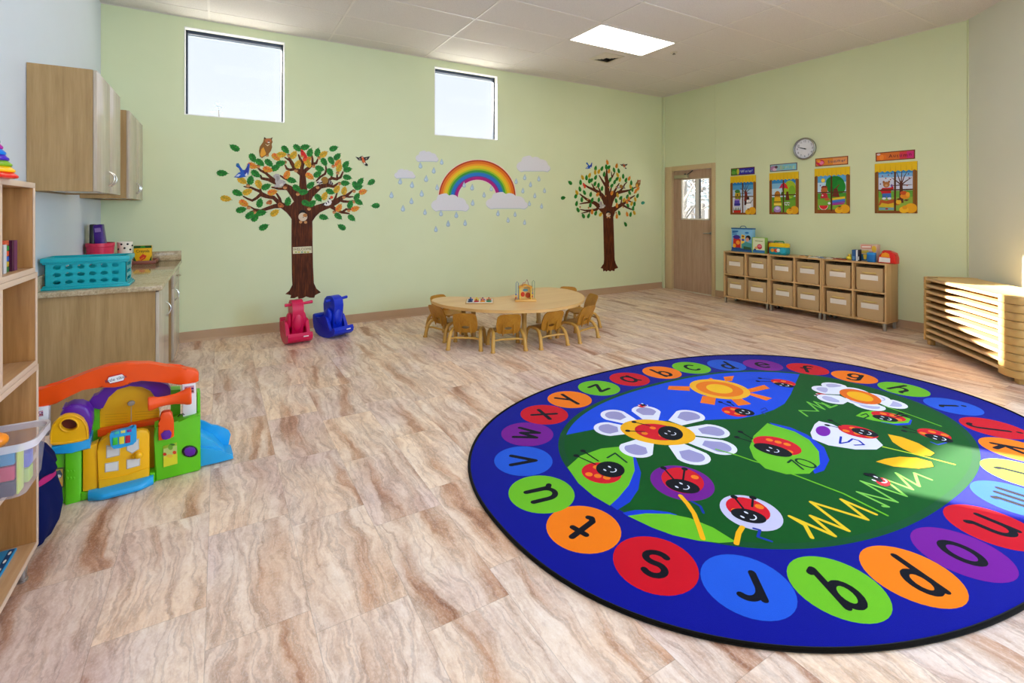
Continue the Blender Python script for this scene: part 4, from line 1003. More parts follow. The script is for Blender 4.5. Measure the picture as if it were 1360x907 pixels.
# ---------------- large tree
base = on_y(402, 395)
T1 = thing('tree_decal', 'large leafy tree wall sticker with a brown trunk, left of the rainbow', 'wall decal', (base.x, BACK_Y, base.z))
mb = MB()
trunk = [(387.1, 300), (387.1, 327.6), (387.6, 366), (388.2, 378.3), (384.3, 386), (378.8, 390.4), (386.5, 392), (385.4, 396), (391, 396), (395.4, 393.7), (396.5, 396.8), (402, 396), (406.4, 393.7), (411.9, 395.4), (417.4, 395.4), (418.5, 392), (426.2, 388.2), (420.2, 383.2), (416.9, 376), (415.8, 355), (415.2, 327.6), (415, 300), (414.8, 289), (420, 282), (417, 270), (408, 262), (396, 262), (386, 272), (381, 281), (387.2, 291)]
sticker(mb, trunk, BARKP, 0)
B1 = [([(394, 287), (384, 278), (374, 272.5), (364, 274), (354.6, 277), (345.8, 280), (337, 277.5), (332, 274.3)], [15, 11, 7.5, 5.5, 4.5, 3.6, 2.6, 1.6]), ([(345, 279.6), (337, 280), (331.6, 281.5)], [3, 2.4, 1.5]),
      ([(375, 273), (368.7, 267.6), (363.4, 262.4), (352.8, 260.6), (345.8, 258.5), (340.5, 263.2), (335, 266.3), (329, 264), (323, 260.6)], [6.5, 5.5, 5, 5, 4.5, 3.8, 3.2, 2.6, 1.6]), ([(355, 261), (347.5, 257), (344.9, 254), (338.7, 251.6), (333.4, 249), (328, 248.5), (323.7, 247.6)], [5, 4.6, 4, 3.2, 2.8, 2.2, 1.4]),
      ([(347.5, 258), (345.3, 250)], [4, 2]), ([(373, 271), (371.5, 264), (368, 258), (365, 255)], [4.5, 3.6, 2.6, 1.6]),
      ([(404, 274), (392, 259), (384, 250), (377, 246), (363.4, 241.6), (356.4, 238.5), (347.5, 236.8), (345.8, 232.4)], [17, 12, 8.5, 6.5, 5, 4.2, 3.4, 2]), ([(368, 242), (360, 236), (352.8, 229.7), (345.8, 226.2), (341.4, 221.8)], [4.5, 4, 3.4, 3, 1.8]),
      ([(381, 250.6), (370, 250.6), (360.8, 248.6)], [3.6, 3.2, 2]), ([(384, 240), (377, 236.5), (372, 233)], [2.4, 2.8, 1.8]),
      ([(402, 284), (402.4, 262), (402.3, 246), (402, 234), (401, 226.5)], [26, 14, 10, 8, 6.5]), ([(402, 232), (396, 227), (391.6, 223.4), (387.5, 216.7), (384.5, 211), (383, 205)], [7, 6.4, 6, 5, 3.6, 2.2]),
      ([(392, 224.5), (385, 225.6), (381, 224), (378.4, 219)], [4, 3.6, 3, 1.8]), ([(388, 215), (383, 212), (378, 209)], [3, 2.6, 1.6]), ([(401, 228), (400.8, 223), (402.4, 217.6), (398.8, 211.5), (396.2, 205.3)], [6, 5, 4.2, 3.4, 2]),
      ([(402, 232), (406, 226), (412, 221), (415.6, 217.6), (420, 216.6), (422.4, 210.5)], [6, 5, 4.4, 4, 3, 1.8]), ([(415, 218.6), (415, 210.6), (413.8, 205)], [3.4, 2.8, 1.8]),
      ([(402, 274), (411, 258.5), (419, 251.8), (426, 247.2), (435.9, 246.2), (443, 247.8), (450, 242.5)], [16, 11, 9, 6.5, 4.6, 3.4, 1.8]), ([(420, 240.5), (425.3, 235), (431.5, 231), (433.4, 226), (432.4, 219.6)], [2, 2.8, 3, 2.6, 1.6]),
      ([(434, 246), (437.6, 238.4), (441, 236.6), (447, 238), (452.3, 235.5), (455.7, 227.8)], [4, 4, 3.6, 3.6, 3, 1.8]), ([(447.4, 239), (447.8, 231.6)], [3, 2]), ([(440, 237), (440.7, 225.5)], [2.6, 1.8]),
      ([(408, 290), (415, 282.5), (422, 277.4), (431, 274), (440, 271), (447, 267.5), (453.5, 262.6), (460.6, 259.6), (465, 256), (469.5, 252)], [16, 13, 11, 9.4, 8.4, 7.4, 5.6, 4.2, 3, 1.8]),
      ([(450, 265), (456, 267.4), (462, 267.8), (469, 267)], [4, 3.4, 3, 1.8]), ([(459, 260.6), (464, 261.6), (469, 261.2)], [3.2, 2.6, 1.6]), ([(438, 273), (446.5, 278.4), (453.5, 281.8), (464, 283.8)], [5.6, 4.4, 3.6, 1.8]), ([(454, 282), (459.7, 277.8), (466, 278)], [3.2, 2.8, 1.6]), ([(443, 268), (446, 261.5), (447.8, 255)], [3.6, 2.8, 1.6])]
for i, (p, w_) in enumerate(B1): sticker(mb, stroke(p, w_), BARKP, .12 + i*.04)
mb.build('trunk_and_branches', T1, world=True, smooth=0)
mb = MB(); sticker(mb, ell(402.2, 284.5, 5.2, 6, 20), paper('hollow_dark', '#1C0C06'), 1.5); mb.build('hollow', T1, world=True, smooth=0)
def A(x, y): return 284 + x/11.333, 175 + y/11.333
def B(x, y): return 390 + x/11.333, 185 + y/11.333
def Cc(x, y): return 284 + x/11.333, 235 + y/11.333
def D(x, y): return 390 + x/11.333, 235 + y/11.333
L1 = [(A, 585, 392, 'G', -65), (A, 692, 462, 'G', -40), (A, 828, 468, 'G', -45), (A, 578, 512, 'O', -20), (A, 810, 568, 'O', -15), (A, 628, 630, 'G', -40), (A, 425, 735, 'Y', -35), (A, 552, 730, 'G', 80), (A, 675, 790, 'Y', -70), (A, 785, 828, 'G', 30), (A, 930, 540, 'G', 40), (A, 1005, 475, 'G', 20), (A, 935, 380, 'O', -40), (A, 1020, 345, 'Y', 10), (A, 1075, 268, 'G', -50), (A, 1200, 350, 'Y', 60), (A, 1265, 490, 'Y', 70), (A, 1100, 645, 'O', 70), (A, 1170, 730, 'G', -15), (A, 1255, 243, 'G', -40),
      (B, 172, 118, 'G', 20), (B, 245, 200, 'G', 75), (B, 358, 198, 'G', 80), (B, 450, 225, 'Y', 40), (B, 600, 138, 'G', 25), (B, 655, 262, 'G', 50), (B, 565, 320, 'G', -60), (B, 458, 340, 'G', -60), (B, 668, 360, 'O', 60), (B, 685, 430, 'Y', 70), (B, 785, 380, 'G', 55), (B, 810, 455, 'G', 15), (B, 390, 440, 'G', -15), (B, 358, 525, 'G', 40), (B, 548, 495, 'G', -60), (B, 215, 365, 'Y', -60), (B, 205, 310, 'O', 40), (B, 240, 555, 'O', -35), (B, 805, 572, 'G', -10), (B, 775, 660, 'G', 0), (B, 255, 690, 'G', 45), (B, 45, 735, 'G', -40), (B, 145, 795, 'G', 10), (B, 548, 788, 'G', -20), (B, 650, 750, 'Y', 60), (B, 760, 775, 'Y', 80), (B, 465, 855, 'Y', 70), (B, 370, 880, 'G', -50), (B, 1005, 635, 'G', 55), (B, 925, 690, 'G', -70), (B, 975, 720, 'G', 20), (B, 1040, 790, 'O', 20), (B, 950, 865, 'G', 60),
      (Cc, 355, 240, 'G', -25), (Cc, 505, 225, 'Y', 30), (Cc, 450, 395, 'O', -35), (Cc, 880, 230, 'O', 20), (Cc, 690, 392, 'G', 80), (Cc, 410, 495, 'G', 15), (Cc, 540, 575, 'G', 45), (Cc, 620, 610, 'G', 60), (Cc, 712, 540, 'G', 10), (Cc, 915, 540, 'Y', 40), (Cc, 1115, 368, 'G', 80),
      (D, 980, 378, 'G', -30), (D, 850, 415, 'G', 70), (D, 925, 478, 'O', 20), (D, 680, 465, 'O', 60), (D, 450, 605, 'G', -15), (D, 670, 590, 'G', -40), (D, 870, 615, 'G', -40), (D, 185, 395, 'G', -30), (D, 275, 400, 'G', 40)]
for i, (f, x, y, k, a) in enumerate(L1):
    put_leaf(*f(x, y), k, a, 3 + (i % 6), T1)
for f, x, y in [(A, 1130, 360), (A, 1070, 460), (A, 1235, 585), (A, 668, 520), (A, 515, 810), (A, 1070, 840), (B, 383, 280), (B, 300, 405), (B, 595, 405), (B, 662, 508), (B, 692, 665), (B, 360, 722), (B, 62, 825), (Cc, 525, 460), (Cc, 610, 530), (D, 232, 480), (D, 755, 305), (D, 910, 215), (D, 905, 375), (D, 830, 505), (D, 610, 530)]: acorn(*f(x, y), T1)
loose1 = [(A, 315, 243, 'G', 150, 'loose green leaf sticker high on the wall left of the owl'), (A, 125, 622, 'G', 0, 'loose green leaf sticker farthest left, beside the bluebird'), (Cc, 180, 325, 'Y', -10, 'loose yellow leaf sticker at the far left of the large tree'), (Cc, 750, 755, 'G', 30, 'loose green leaf sticker under the left branches of the large tree'),
          (B, 1168, 645, 'G', 215, 'loose green leaf sticker right of the large tree, upper one'), (D, 1235, 432, 'G', 185, 'loose green leaf sticker right of the large tree, lower one'), (D, 725, 755, 'G', 150, 'loose green leaf sticker under the right branches of the large tree')]
for f, x, y, k, a, l in loose1: tag(put_leaf(*f(x, y), k, a, 1), l, 'leaf sticker', 'loose leaf stickers on the back wall')
# welcome strip on the trunk
t = thing('welcome_sign', 'small pale welcome strip stuck across the trunk of the large tree', 'sign', tuple(on_y(401.5, 332) + Vector((0, -.003, 0))))
mb = MB(); sticker(mb, [(388.8, 328.3), (414, 327), (414.2, 335.8), (389, 337)], paper('sign_cream', '#DCD3AE'), 3.4); mb.build('sign_card', t, world=True, smooth=0)
mb = MB(); c0_ = on_y(401.5, 331)
mb.text('WELCOME', lambda u, v, w: Vector((c0_.x + u, BACK_Y - .0046, c0_.z + v)), .042, paper('sign_brown', '#5A4630'))
for i, x in enumerate((393, 397, 401, 405, 409)): sticker(mb, ell(x, 334.8, 1.6, .9, 8), paper('sign_dab%d' % (i % 3), ('#8FA83A', '#C9A92E', '#5E8F8A')[i % 3]), 5.4, .0003)
mb.build('sign_print', t, world=True, smooth=0)

# ---------------- animals
def animal(name, label, cat, polys, layer=8, f=None, group='animal stickers on the back wall'):
    mb = MB()
    for i, (pts, c) in enumerate(polys):
        pp = [f(*p) for p in pts] if f else pts
        sticker(mb, pp, paper('print_' + c, c), layer + i*.5, .0006)
    o = mb.build(name, smooth=0); recentre(o); return tag(o, label, cat, group)
def scl(polys, ox, oy, s, fx=1): return [([(ox + fx*s*x, oy + s*y) for x, y in p], c) for p, c in polys]
OWL = [([(-.2, -1.02), (-.02, -.9), (.32, -.92), (.48, -1.0), (.42, -.8), (.48, -.62), (.4, -.45), (.44, -.2), (.34, .1), (.15, .35), (.18, .5), (.05, .55), (-.1, .5), (-.38, .68), (-.55, .55), (-.62, .1), (-.55, -.25), (-.3, -.6), (-.24, -.8)], '#8A5A20'),
       ([(-.42, -.05), (-.25, -.2), (-.05, .3), (-.1, .42), (-.42, .6), (-.54, .4)], '#E5A02C'), (ell(.12, -.72, .26, .18, 14), '#B9683A'), ([(-.15, -.5), (.05, -.36), (.3, -.48), (.06, -.28)], '#EAD9A8'), (ell(.17, -.66, .06, .05, 8), '#1A0E08'), (ell(.16, -.58, .1, .05, 8), '#E8DCC8'), ([(-.2, -1.02), (-.06, -.9), (-.22, -.86)], '#2A1808'), ([(.48, -1.0), (.42, -.84), (.34, -.92)], '#2A1808'), (ell(.05, .5, .14, .07, 8), '#B8905A')]
animal('owl_sticker', 'brown and golden owl sticker perched above the large tree', 'animal sticker', scl(OWL, 284 + 795/11.333, 175 + 270/11.333, 16.5/1.0*1.0))
BLUEBIRD = [([(-.62, .48), (-.3, .16), (-.12, .1), (-.28, -.25), (-.55, -.45), (-.52, -.7), (-.3, -.75), (-.12, -.4), (.1, -.1), (.35, -.1), (.62, -.72), (.76, -.66), (.7, -.05), (.62, .35), (.35, .55), (-.25, .66), (-.75, .6)], '#2056B8'),
            ([(.2, .05), (.6, -.55), (.66, -.1), (.5, .3), (.3, .38)], '#27379A'), ([(.28, .4), (.5, .15), (.55, .4), (.4, .5)], '#DCE2F0'), ([(-.6, .52), (-.3, .3), (-.1, .34), (-.3, .54)], '#C4D2EA'), ([(-.54, -.5), (-.5, -.7), (-.32, -.74), (-.2, -.5)], '#2C7398')]
animal('bluebird_sticker', 'blue bird sticker with raised wings beside the left leaves of the large tree', 'animal sticker', scl(BLUEBIRD, 284 + 420/11.333, 175 + 590/11.333, 14))
ROBIN = [([(-1.0, -.55), (-.5, -.4), (-.2, -.6), (.0, -.66), (.2, -.45), (.55, -.5), (1.05, -.6), (.75, -.1), (.38, .0), (.45, .3), (.72, .5), (.75, .75), (.45, .72), (.2, .5), (-.02, .25), (-.1, .0), (-.55, -.05)], '#26241E'), ([(-.15, -.45), (.08, -.5), (.3, .0), (.42, .35), (.2, .45), (-.02, .15)], '#D2602A'), ([(.14, .3), (.36, .25), (.42, .5), (.26, .55)], '#E8E0CC'), (ell(.0, -.5, .15, .1, 10), '#C9A58A'), ([(-.5, -.3), (-.3, -.3), (-.25, -.1), (-.45, -.15)], '#A8947E'), ([(.4, -.3), (.65, -.4), (.6, -.2), (.42, -.14)], '#A8947E')]
animal('robin_sticker', 'small dark bird sticker with orange breast flying right of the large tree', 'animal sticker', scl(ROBIN, 390 + 1035/11.333, 185 + 320/11.333, 9.6))
CARD_ = [([(-.5, -.8), (-.2, -.6), (.1, -.2), (.35, .25), (.3, .5), (.0, .75), (-.3, .6), (-.15, .3), (-.45, .1), (-.55, -.3)], '#D8201A'), ([(-.6, .05), (-.1, .15), (-.1, .38), (-.5, .3)], '#C9873E'), ([(-.3, .5), (.3, .4), (.25, .8), (-.2, .85)], '#E8541A'), (ell(-.35, -.45, .08, .08, 8), '#3A0A08')]
animal('cardinal_sticker', 'red bird sticker among the top leaves of the large tree', 'animal sticker', scl(CARD_, 390 + 165/11.333, 185 + 235/11.333, 10))
SQ = [([(-.75, -.75), (-.4, -1.0), (.05, -.95), (.25, -.55), (.2, -.2), (.55, -.15), (.95, .05), (1.0, .3), (.7, .5), (.6, .75), (.1, .85), (-.5, .9), (-.7, .75), (-.35, .45), (-.5, .1), (-.45, -.35), (-.72, -.5)], '#B7AFAC'), ([(-.35, -.7), (.0, -.7), (.1, -.3), (-.15, .1), (-.3, -.2)], '#9C9592'), (ell(.72, .1, .05, .05, 8), '#1C1A1A'), ([(.1, .5), (.55, .3), (.6, .6), (.2, .75)], '#D8D0CA')]
animal('squirrel_sticker', 'grey squirrel sticker on the upper left branch of the large tree', 'animal sticker', scl(SQ, 284 + 975/11.333, 175 + 740/11.333, 9.6))
RAC = [(ell(-.05, -.05, .58, .58, 18), '#9E7220'), ([(.45, -.1), (.75, -.15), (1.2, .3), (1.35, .6), (1.1, .7), (.6, .55)], '#4A3A38'), ([(.72, -.05), (.84, 0), (.72, .5), (.62, .45)], '#B5A8A4'), ([(1.0, .2), (1.1, .28), (.98, .62), (.88, .58)], '#B5A8A4'), ([(-1.35, .4), (-1.1, .0), (-.8, -.15), (-.45, .1), (-.4, .4), (-.8, .62), (-1.1, .55)], '#E2DAD8'), ([(-1.4, .35), (-1.1, .15), (-.75, .3), (-.4, .1), (-.35, .35), (-.8, .48)], '#2A2224'), (ell(-.95, .3, .08, .06, 8), '#F0EEEE'), (ell(-.85, .58, .07, .06, 8), '#1A1416')]
animal('raccoon_sticker', 'raccoon sticker with a striped tail on the upper right branch of the large tree', 'animal sticker', scl(RAC, 390 + 470/11.333, 185 + 622/11.333, 8.4))
CHIP = [([(-.9, .2), (-.6, -.1), (-.3, -.35), (.15, -.5), (.5, -.35), (.6, .05), (.45, .5), (.1, .7), (-.2, .55), (-.5, .6), (-.75, .5)], '#B5672E'), ([(-.2, -.2), (.3, -.3), (.4, .0), (.0, .1)], '#8A4A1E'), (ell(-.1, .35, .22, .15, 10), '#E0762A'), (ell(.25, -.2, .05, .05, 6), '#1E1008')]
animal('chipmunk_sticker', 'orange brown chipmunk sticker on the lower left branch of the large tree', 'animal sticker', scl(CHIP, 284 + 840/11.333, 235 + 375/11.333, 5.6))
animal('chipmunk_sticker', 'light brown chipmunk sticker close to the trunk on the lower left branch', 'animal sticker', scl(CHIP, 284 + 1000/11.333, 235 + 420/11.333, 5.8, -1))
WP = [([(-1.0, .55), (-.6, .25), (-.2, -.1), (.15, -.45), (.4, -.35), (.55, .05), (.4, .4), (.05, .6), (-.4, .62), (-.6, .5)], '#E6E2DE'), ([(-1.1, .62), (-.7, .2), (-.55, .3), (-.8, .6)], '#1C1A1C'), ([(-.45, .15), (-.3, .05), (-.2, .35), (-.32, .42)], '#1C1A1C'), ([(-.15, -.12), (.0, -.22), (.15, .12), (.02, .2)], '#1C1A1C'), ([(.05, -.6), (.3, -.62), (.4, -.35), (.15, -.4)], '#1C1A1C'), (ell(.52, -.72, .26, .24, 12), '#E2501E')]
animal('woodpecker_sticker', 'black and white woodpecker sticker with a red head on the lower right branch', 'animal sticker', scl(WP, 390 + 520/11.333, 235 + 375/11.333, 8.4))
HOL = [(ell(0, 0, 1.0, .95, 16), '#D8C2A8'), (ell(.5, -.35, .5, .4, 12), '#B9793E'), (ell(.1, .1, .1, .1, 8), '#2A1A10'), (ell(.75, .0, .1, .1, 8), '#2A1A10'), (ell(-.5, 1.15, .36, .32, 10), '#C98A50'), (ell(.6, 1.2, .36, .32, 10), '#C98A50')]
animal('hollow_animal_sticker', 'pale furry animal sticker peeking out of the hollow of the large tree', 'animal sticker', scl(HOL, 402.2, 288, 6), 3)

# ---------------- rainbow, clouds, drops
bands = [('#F2D9C4', 1.0, 1.018), ('#B5330E', .965, 1.0), ('#E2700F', .905, .965), ('#EE9C12', .86, .905), ('#E6C30F', .785, .86), ('#9FBE1C', .745, .785), ('#3E9A34', .70, .745), ('#2B8A84', .675, .70), ('#1C71C6', .60, .675), ('#5A3AA0', .575, .60), ('#A80C78', .50, .575), ('#F0CEDA', .488, .50)]
mb = MB()
for c, a, b_ in bands:
    n = 48; pts = []
    def rb(t, s): return (633.6 + 51*s*math.cos(t), 261.5 - (49.0*s - (1 - s)*3.5)*math.sin(t) - .02*(math.cos(t)*51*s))
    pts = [rb(PI*i/n, b_) for i in range(n + 1)] + [rb(PI*i/n, a) for i in range(n, -1, -1)]
    mb.prism(pts, WF(0), paper('rainbow_' + c, c), 0, .0012)
rbw = mb.build('rainbow_decal', smooth=0); recentre(rbw); tag(rbw, 'big striped rainbow arch sticker in the middle of the back wall', 'wall decal')
CLOUD = paper('cloud_print', '#DDDBE0'); CSH = paper('cloud_shadow', '#B9C3D2')
def cloud(cx, cy, w, h, label, layer=2, dark=True):
    lob = [(-.42, .1, .16, .3), (-.22, -.2, .2, .42), (.05, -.12, .2, .38), (.26, .0, .2, .34), (.42, .2, .12, .22)]
    pts = []
    n = 60
    for i in range(n):
        a = 2*PI*i/n; best = 0; dx, dy = math.cos(a), math.sin(a)
        for k in range(1, 120):
            r = k/110; x, y = dx*r*.55, dy*r*.55
            if any(((x-l[0])/l[2])**2 + ((y-l[1])/l[3])**2 <= 1 for l in lob) or (abs(x) < .46 and -.05 < y < .36): best = r
        pts.append((cx + dx*best*.55*w, cy + dy*best*.55*h*1.15))
    mb = MB(); sticker(mb, [(x + .3, y + .9) for x, y in pts], CSH, layer, .0006); sticker(mb, pts, CLOUD, layer + 1.2, .0008)
    o = mb.build('cloud_sticker', smooth=0); recentre(o); tag(o, label, 'cloud sticker', 'cloud stickers')
cloud(598.5, 270.5, 45, 21, 'white cloud sticker at the left foot of the rainbow', 2); cloud(674, 268, 50, 20, 'white cloud sticker at the right foot of the rainbow', 2)
cloud(567.5, 208.5, 27, 13, 'small pale cloud sticker at the top left above the rainbow'); cloud(538, 231.5, 25, 11, 'small pale cloud sticker farthest left of the rainbow'); cloud(709, 219, 40, 19, 'pale cloud sticker at the upper right of the rainbow')
def drop_mesh():
    mb = MB(); F = lambda u, v, w: Vector((u, -w, v))
    def dp(s):
        o = [(0, .048*s)]
        for i in range(15):
            a = PI*.86 - (PI*1.72)*i/14 - PI/2 + PI/2; a = math.radians(150) + math.radians(240)*i/14
            o.append((.027*s*math.cos(a), -.014*s + .027*s*math.sin(a)))
        return o
    mb.prism(dp(1), F, paper('drop_edge', '#8AA3BC'), 0, .0012); mb.flat(dp(.86), F, paper('drop_blue', '#B5CDDC'), .0014); mb.flat(ell(-.008, -.012, .008, .014, 10), F, paper('drop_shine', '#CFE0EA'), .0017)
    return mb.data('raindrop_sticker', 0)
DM = drop_mesh()
def C4(x, y): return 500 + x/5.2308, 180 + y/5.2308
sets = {'left of the rainbow': [(305, 208), (453, 183), (398, 243), (345, 300), (165, 318), (247, 342), (314, 403), (104, 413), (243, 455), (184, 506), (337, 532), (421, 360)],
        'below the left rainbow foot': [(447, 540), (554, 552), (497, 612), (615, 607), (412, 650)],
        'under the rainbow arch': [(608, 342), (664, 360), (747, 412), (797, 368), (668, 467)],
        'right of the rainbow': [(970, 318), (1030, 290), (1128, 300), (1070, 340), (1017, 383), (1167, 382), (1100, 417), (1062, 472), (1147, 490)],
        'below the right rainbow foot': [(843, 540), (962, 547), (913, 587), (1028, 603)]}
for where, pts in sets.items():
    for i, q in enumerate(sorted(pts)):
        p = on_y(*C4(*q)); o = bpy.data.objects.new('raindrop_sticker', DM); COL.objects.link(o)
        o.location = (p.x, BACK_Y - (.0008 if 'arch' not in where else .0032) - (.0035 if 'foot' in where else 0), p.z); o.rotation_euler = (0, random.uniform(-.06, .06), 0); o.scale = (random.uniform(.92, 1.06),)*3
        tag(o, f'pale blue raindrop sticker {where}, {ordinal(i, 0)} from the left', 'raindrop sticker', 'raindrop stickers ' + where)

# ---------------- small tree
base = on_y(809, 360)
T2 = thing('tree_decal', 'smaller leafy tree wall sticker with a tall trunk, nearest the door', 'wall decal', (base.x, BACK_Y, base.z))
def F2(x, y): return 730 + x/5.333, 200 + y/5.333
mb = MB()
sticker(mb, [F2(*p) for p in [(378, 455), (381, 600), (385, 770), (382, 800), (360, 832), (376, 836), (380, 856), (392, 850), (402, 857), (412, 848), (430, 856), (438, 848), (458, 854), (462, 838), (485, 830), (468, 800), (460, 770), (455, 600), (451, 470), (462, 440), (448, 400), (420, 390), (385, 405), (365, 425)]], BARKP, 0)
B2 = [([(415, 440), (412, 380), (408, 310), (405, 240), (403, 180), (404, 130)], [66, 46, 36, 30, 18, 8]), ([(406, 262), (385, 232), (368, 205), (350, 175)], [20, 16, 12, 7]), ([(404, 240), (392, 195), (385, 150)], [12, 10, 6]), ([(408, 240), (425, 208), (442, 188), (462, 150)], [16, 13, 10, 6]), ([(441, 190), (436, 150)], [9, 5]),
      ([(405, 385), (388, 345), (368, 315), (335, 288), (300, 272), (270, 258), (240, 236)], [40, 34, 28, 22, 18, 13, 7]), ([(330, 288), (312, 262), (298, 235)], [13, 11, 6]), ([(366, 312), (352, 275), (340, 255)], [13, 10, 6]),
      ([(400, 440), (372, 415), (345, 392), (320, 372), (290, 360), (262, 345), (235, 325), (212, 306)], [44, 38, 32, 26, 21, 17, 13, 7]), ([(300, 362), (270, 368), (240, 372), (212, 378)], [15, 13, 11, 6]), ([(352, 398), (330, 418), (290, 424), (250, 424), (215, 416)], [20, 18, 15, 11, 6]), ([(290, 425), (258, 436), (225, 444)], [11, 9, 5]), ([(286, 426), (282, 446)], [9, 5]),
      ([(418, 400), (432, 355), (452, 322), (486, 296), (530, 288), (568, 280), (610, 258)], [42, 38, 32, 24, 17, 12, 7]), ([(448, 326), (458, 290), (474, 262), (492, 232)], [20, 16, 12, 7]), ([(490, 294), (520, 262), (530, 240), (548, 222)], [14, 12, 9, 5]), ([(436, 350), (428, 300), (436, 262), (450, 240)], [16, 12, 9, 5]),
      ([(428, 445), (452, 418), (482, 398), (515, 380), (548, 356), (575, 335), (602, 318)], [46, 36, 29, 23, 17, 12, 7]), ([(515, 384), (545, 402), (572, 414), (598, 420)], [14, 13, 10, 6]), ([(552, 354), (575, 362), (596, 372)], [11, 9, 5]), ([(500, 390), (508, 360), (512, 330)], [12, 9, 5])]
for i, (p, w_) in enumerate(B2): sticker(mb, stroke([F2(*q) for q in p], [x/5.333 for x in w_]), BARKP, .12 + i*.04)
mb.build('trunk_and_branches', T2, world=True, smooth=0)
mb = MB(); sticker(mb, ell(*F2(415, 445), 3.1, 3.6, 18), paper('hollow_dark', '#1C0C06'), 1.5); mb.build('hollow', T2, world=True, smooth=0)
G2 = [(325, 125), (370, 127), (400, 115), (418, 118), (455, 137), (488, 143), (385, 168), (520, 182), (260, 192), (218, 225), (213, 272), (245, 297), (185, 322), (227, 347), (190, 375), (200, 420), (238, 463), (275, 462), (326, 443), (288, 385), (348, 350), (300, 350), (290, 310), (280, 215), (295, 210), (325, 190), (320, 235), (345, 245), (370, 268), (428, 205), (460, 222), (440, 248), (477, 200), (540, 208), (577, 228), (565, 298), (550, 325), (503, 335), (470, 355), (552, 387), (600, 378), (590, 408), (573, 452), (492, 442), (622, 320), (585, 275)]
Y2 = [(232, 190), (282, 175), (322, 153), (348, 148), (192, 297), (360, 452), (580, 375), (480, 172), (497, 205), (572, 255), (605, 345), (598, 440), (525, 350), (480, 315)]
O2 = [(408, 83), (474, 108), (420, 145), (563, 197), (440, 300), (475, 388), (475, 465), (300, 433), (548, 450), (625, 270), (610, 285), (545, 360), (560, 340), (340, 310)]
rr = random.Random(4)
for i, (q, k) in enumerate([(q, 'G') for q in G2] + [(q, 'Y') for q in Y2] + [(q, 'O') for q in O2]):
    put_leaf(*F2(*q), k, rr.choice((90, 75, 60, 110, 125, 40)) if q[1] > 60 else 90, 3 + i % 6, T2, .82, 0)
for q in [(395, 320), (420, 260), (330, 260), (270, 345), (360, 330), (470, 260), (560, 300), (275, 405), (215, 400), (520, 400), (600, 300), (470, 440)]: acorn(*F2(*q), T2, .8)
for x, y, k, a, l in [(145, 228, 'G', 150, 'loose green leaf sticker left of the smaller tree, upper one'), (95, 335, 'G', 10, 'loose green leaf sticker left of the smaller tree, lower one'), (660, 370, 'T', 10, 'loose blue green leaf sticker right of the smaller tree'), (537, 522, 'G', 130, 'loose green leaf sticker below the right branches of the smaller tree')]:
    tag(put_leaf(*F2(x, y), k, a, 1, None, .85, 0), l, 'leaf sticker', 'loose leaf stickers on the back wall')
animal('bluebird_sticker', 'small blue bird sticker flying above the left side of the smaller tree', 'animal sticker', scl(BLUEBIRD, *F2(275, 108), 6.2))
animal('robin_sticker', 'small dark bird sticker with orange breast flying above the right side of the smaller tree', 'animal sticker', scl(ROBIN, *F2(523, 110), 5.0))
animal('cardinal_sticker', 'red bird sticker on the upper left branch of the smaller tree', 'animal sticker', scl(CARD_, *F2(247, 246), 4.6))
animal('raccoon_sticker', 'raccoon sticker on the upper right branch of the smaller tree', 'animal sticker', scl(RAC, *F2(505, 255), 4.2))
animal('owl_sticker', 'tan owl sticker on the right outer branch of the smaller tree', 'animal sticker', scl(OWL, *F2(627, 240), 6.4))
animal('squirrel_sticker', 'pale grey squirrel sticker in the left crotch of the smaller tree', 'animal sticker', scl(SQ, *F2(366, 385), 5.2))
animal('hollow_animal_sticker', 'pale furry animal sticker peeking out of the hollow of the smaller tree', 'animal sticker', scl(HOL, *F2(415, 455), 3.0), 3)

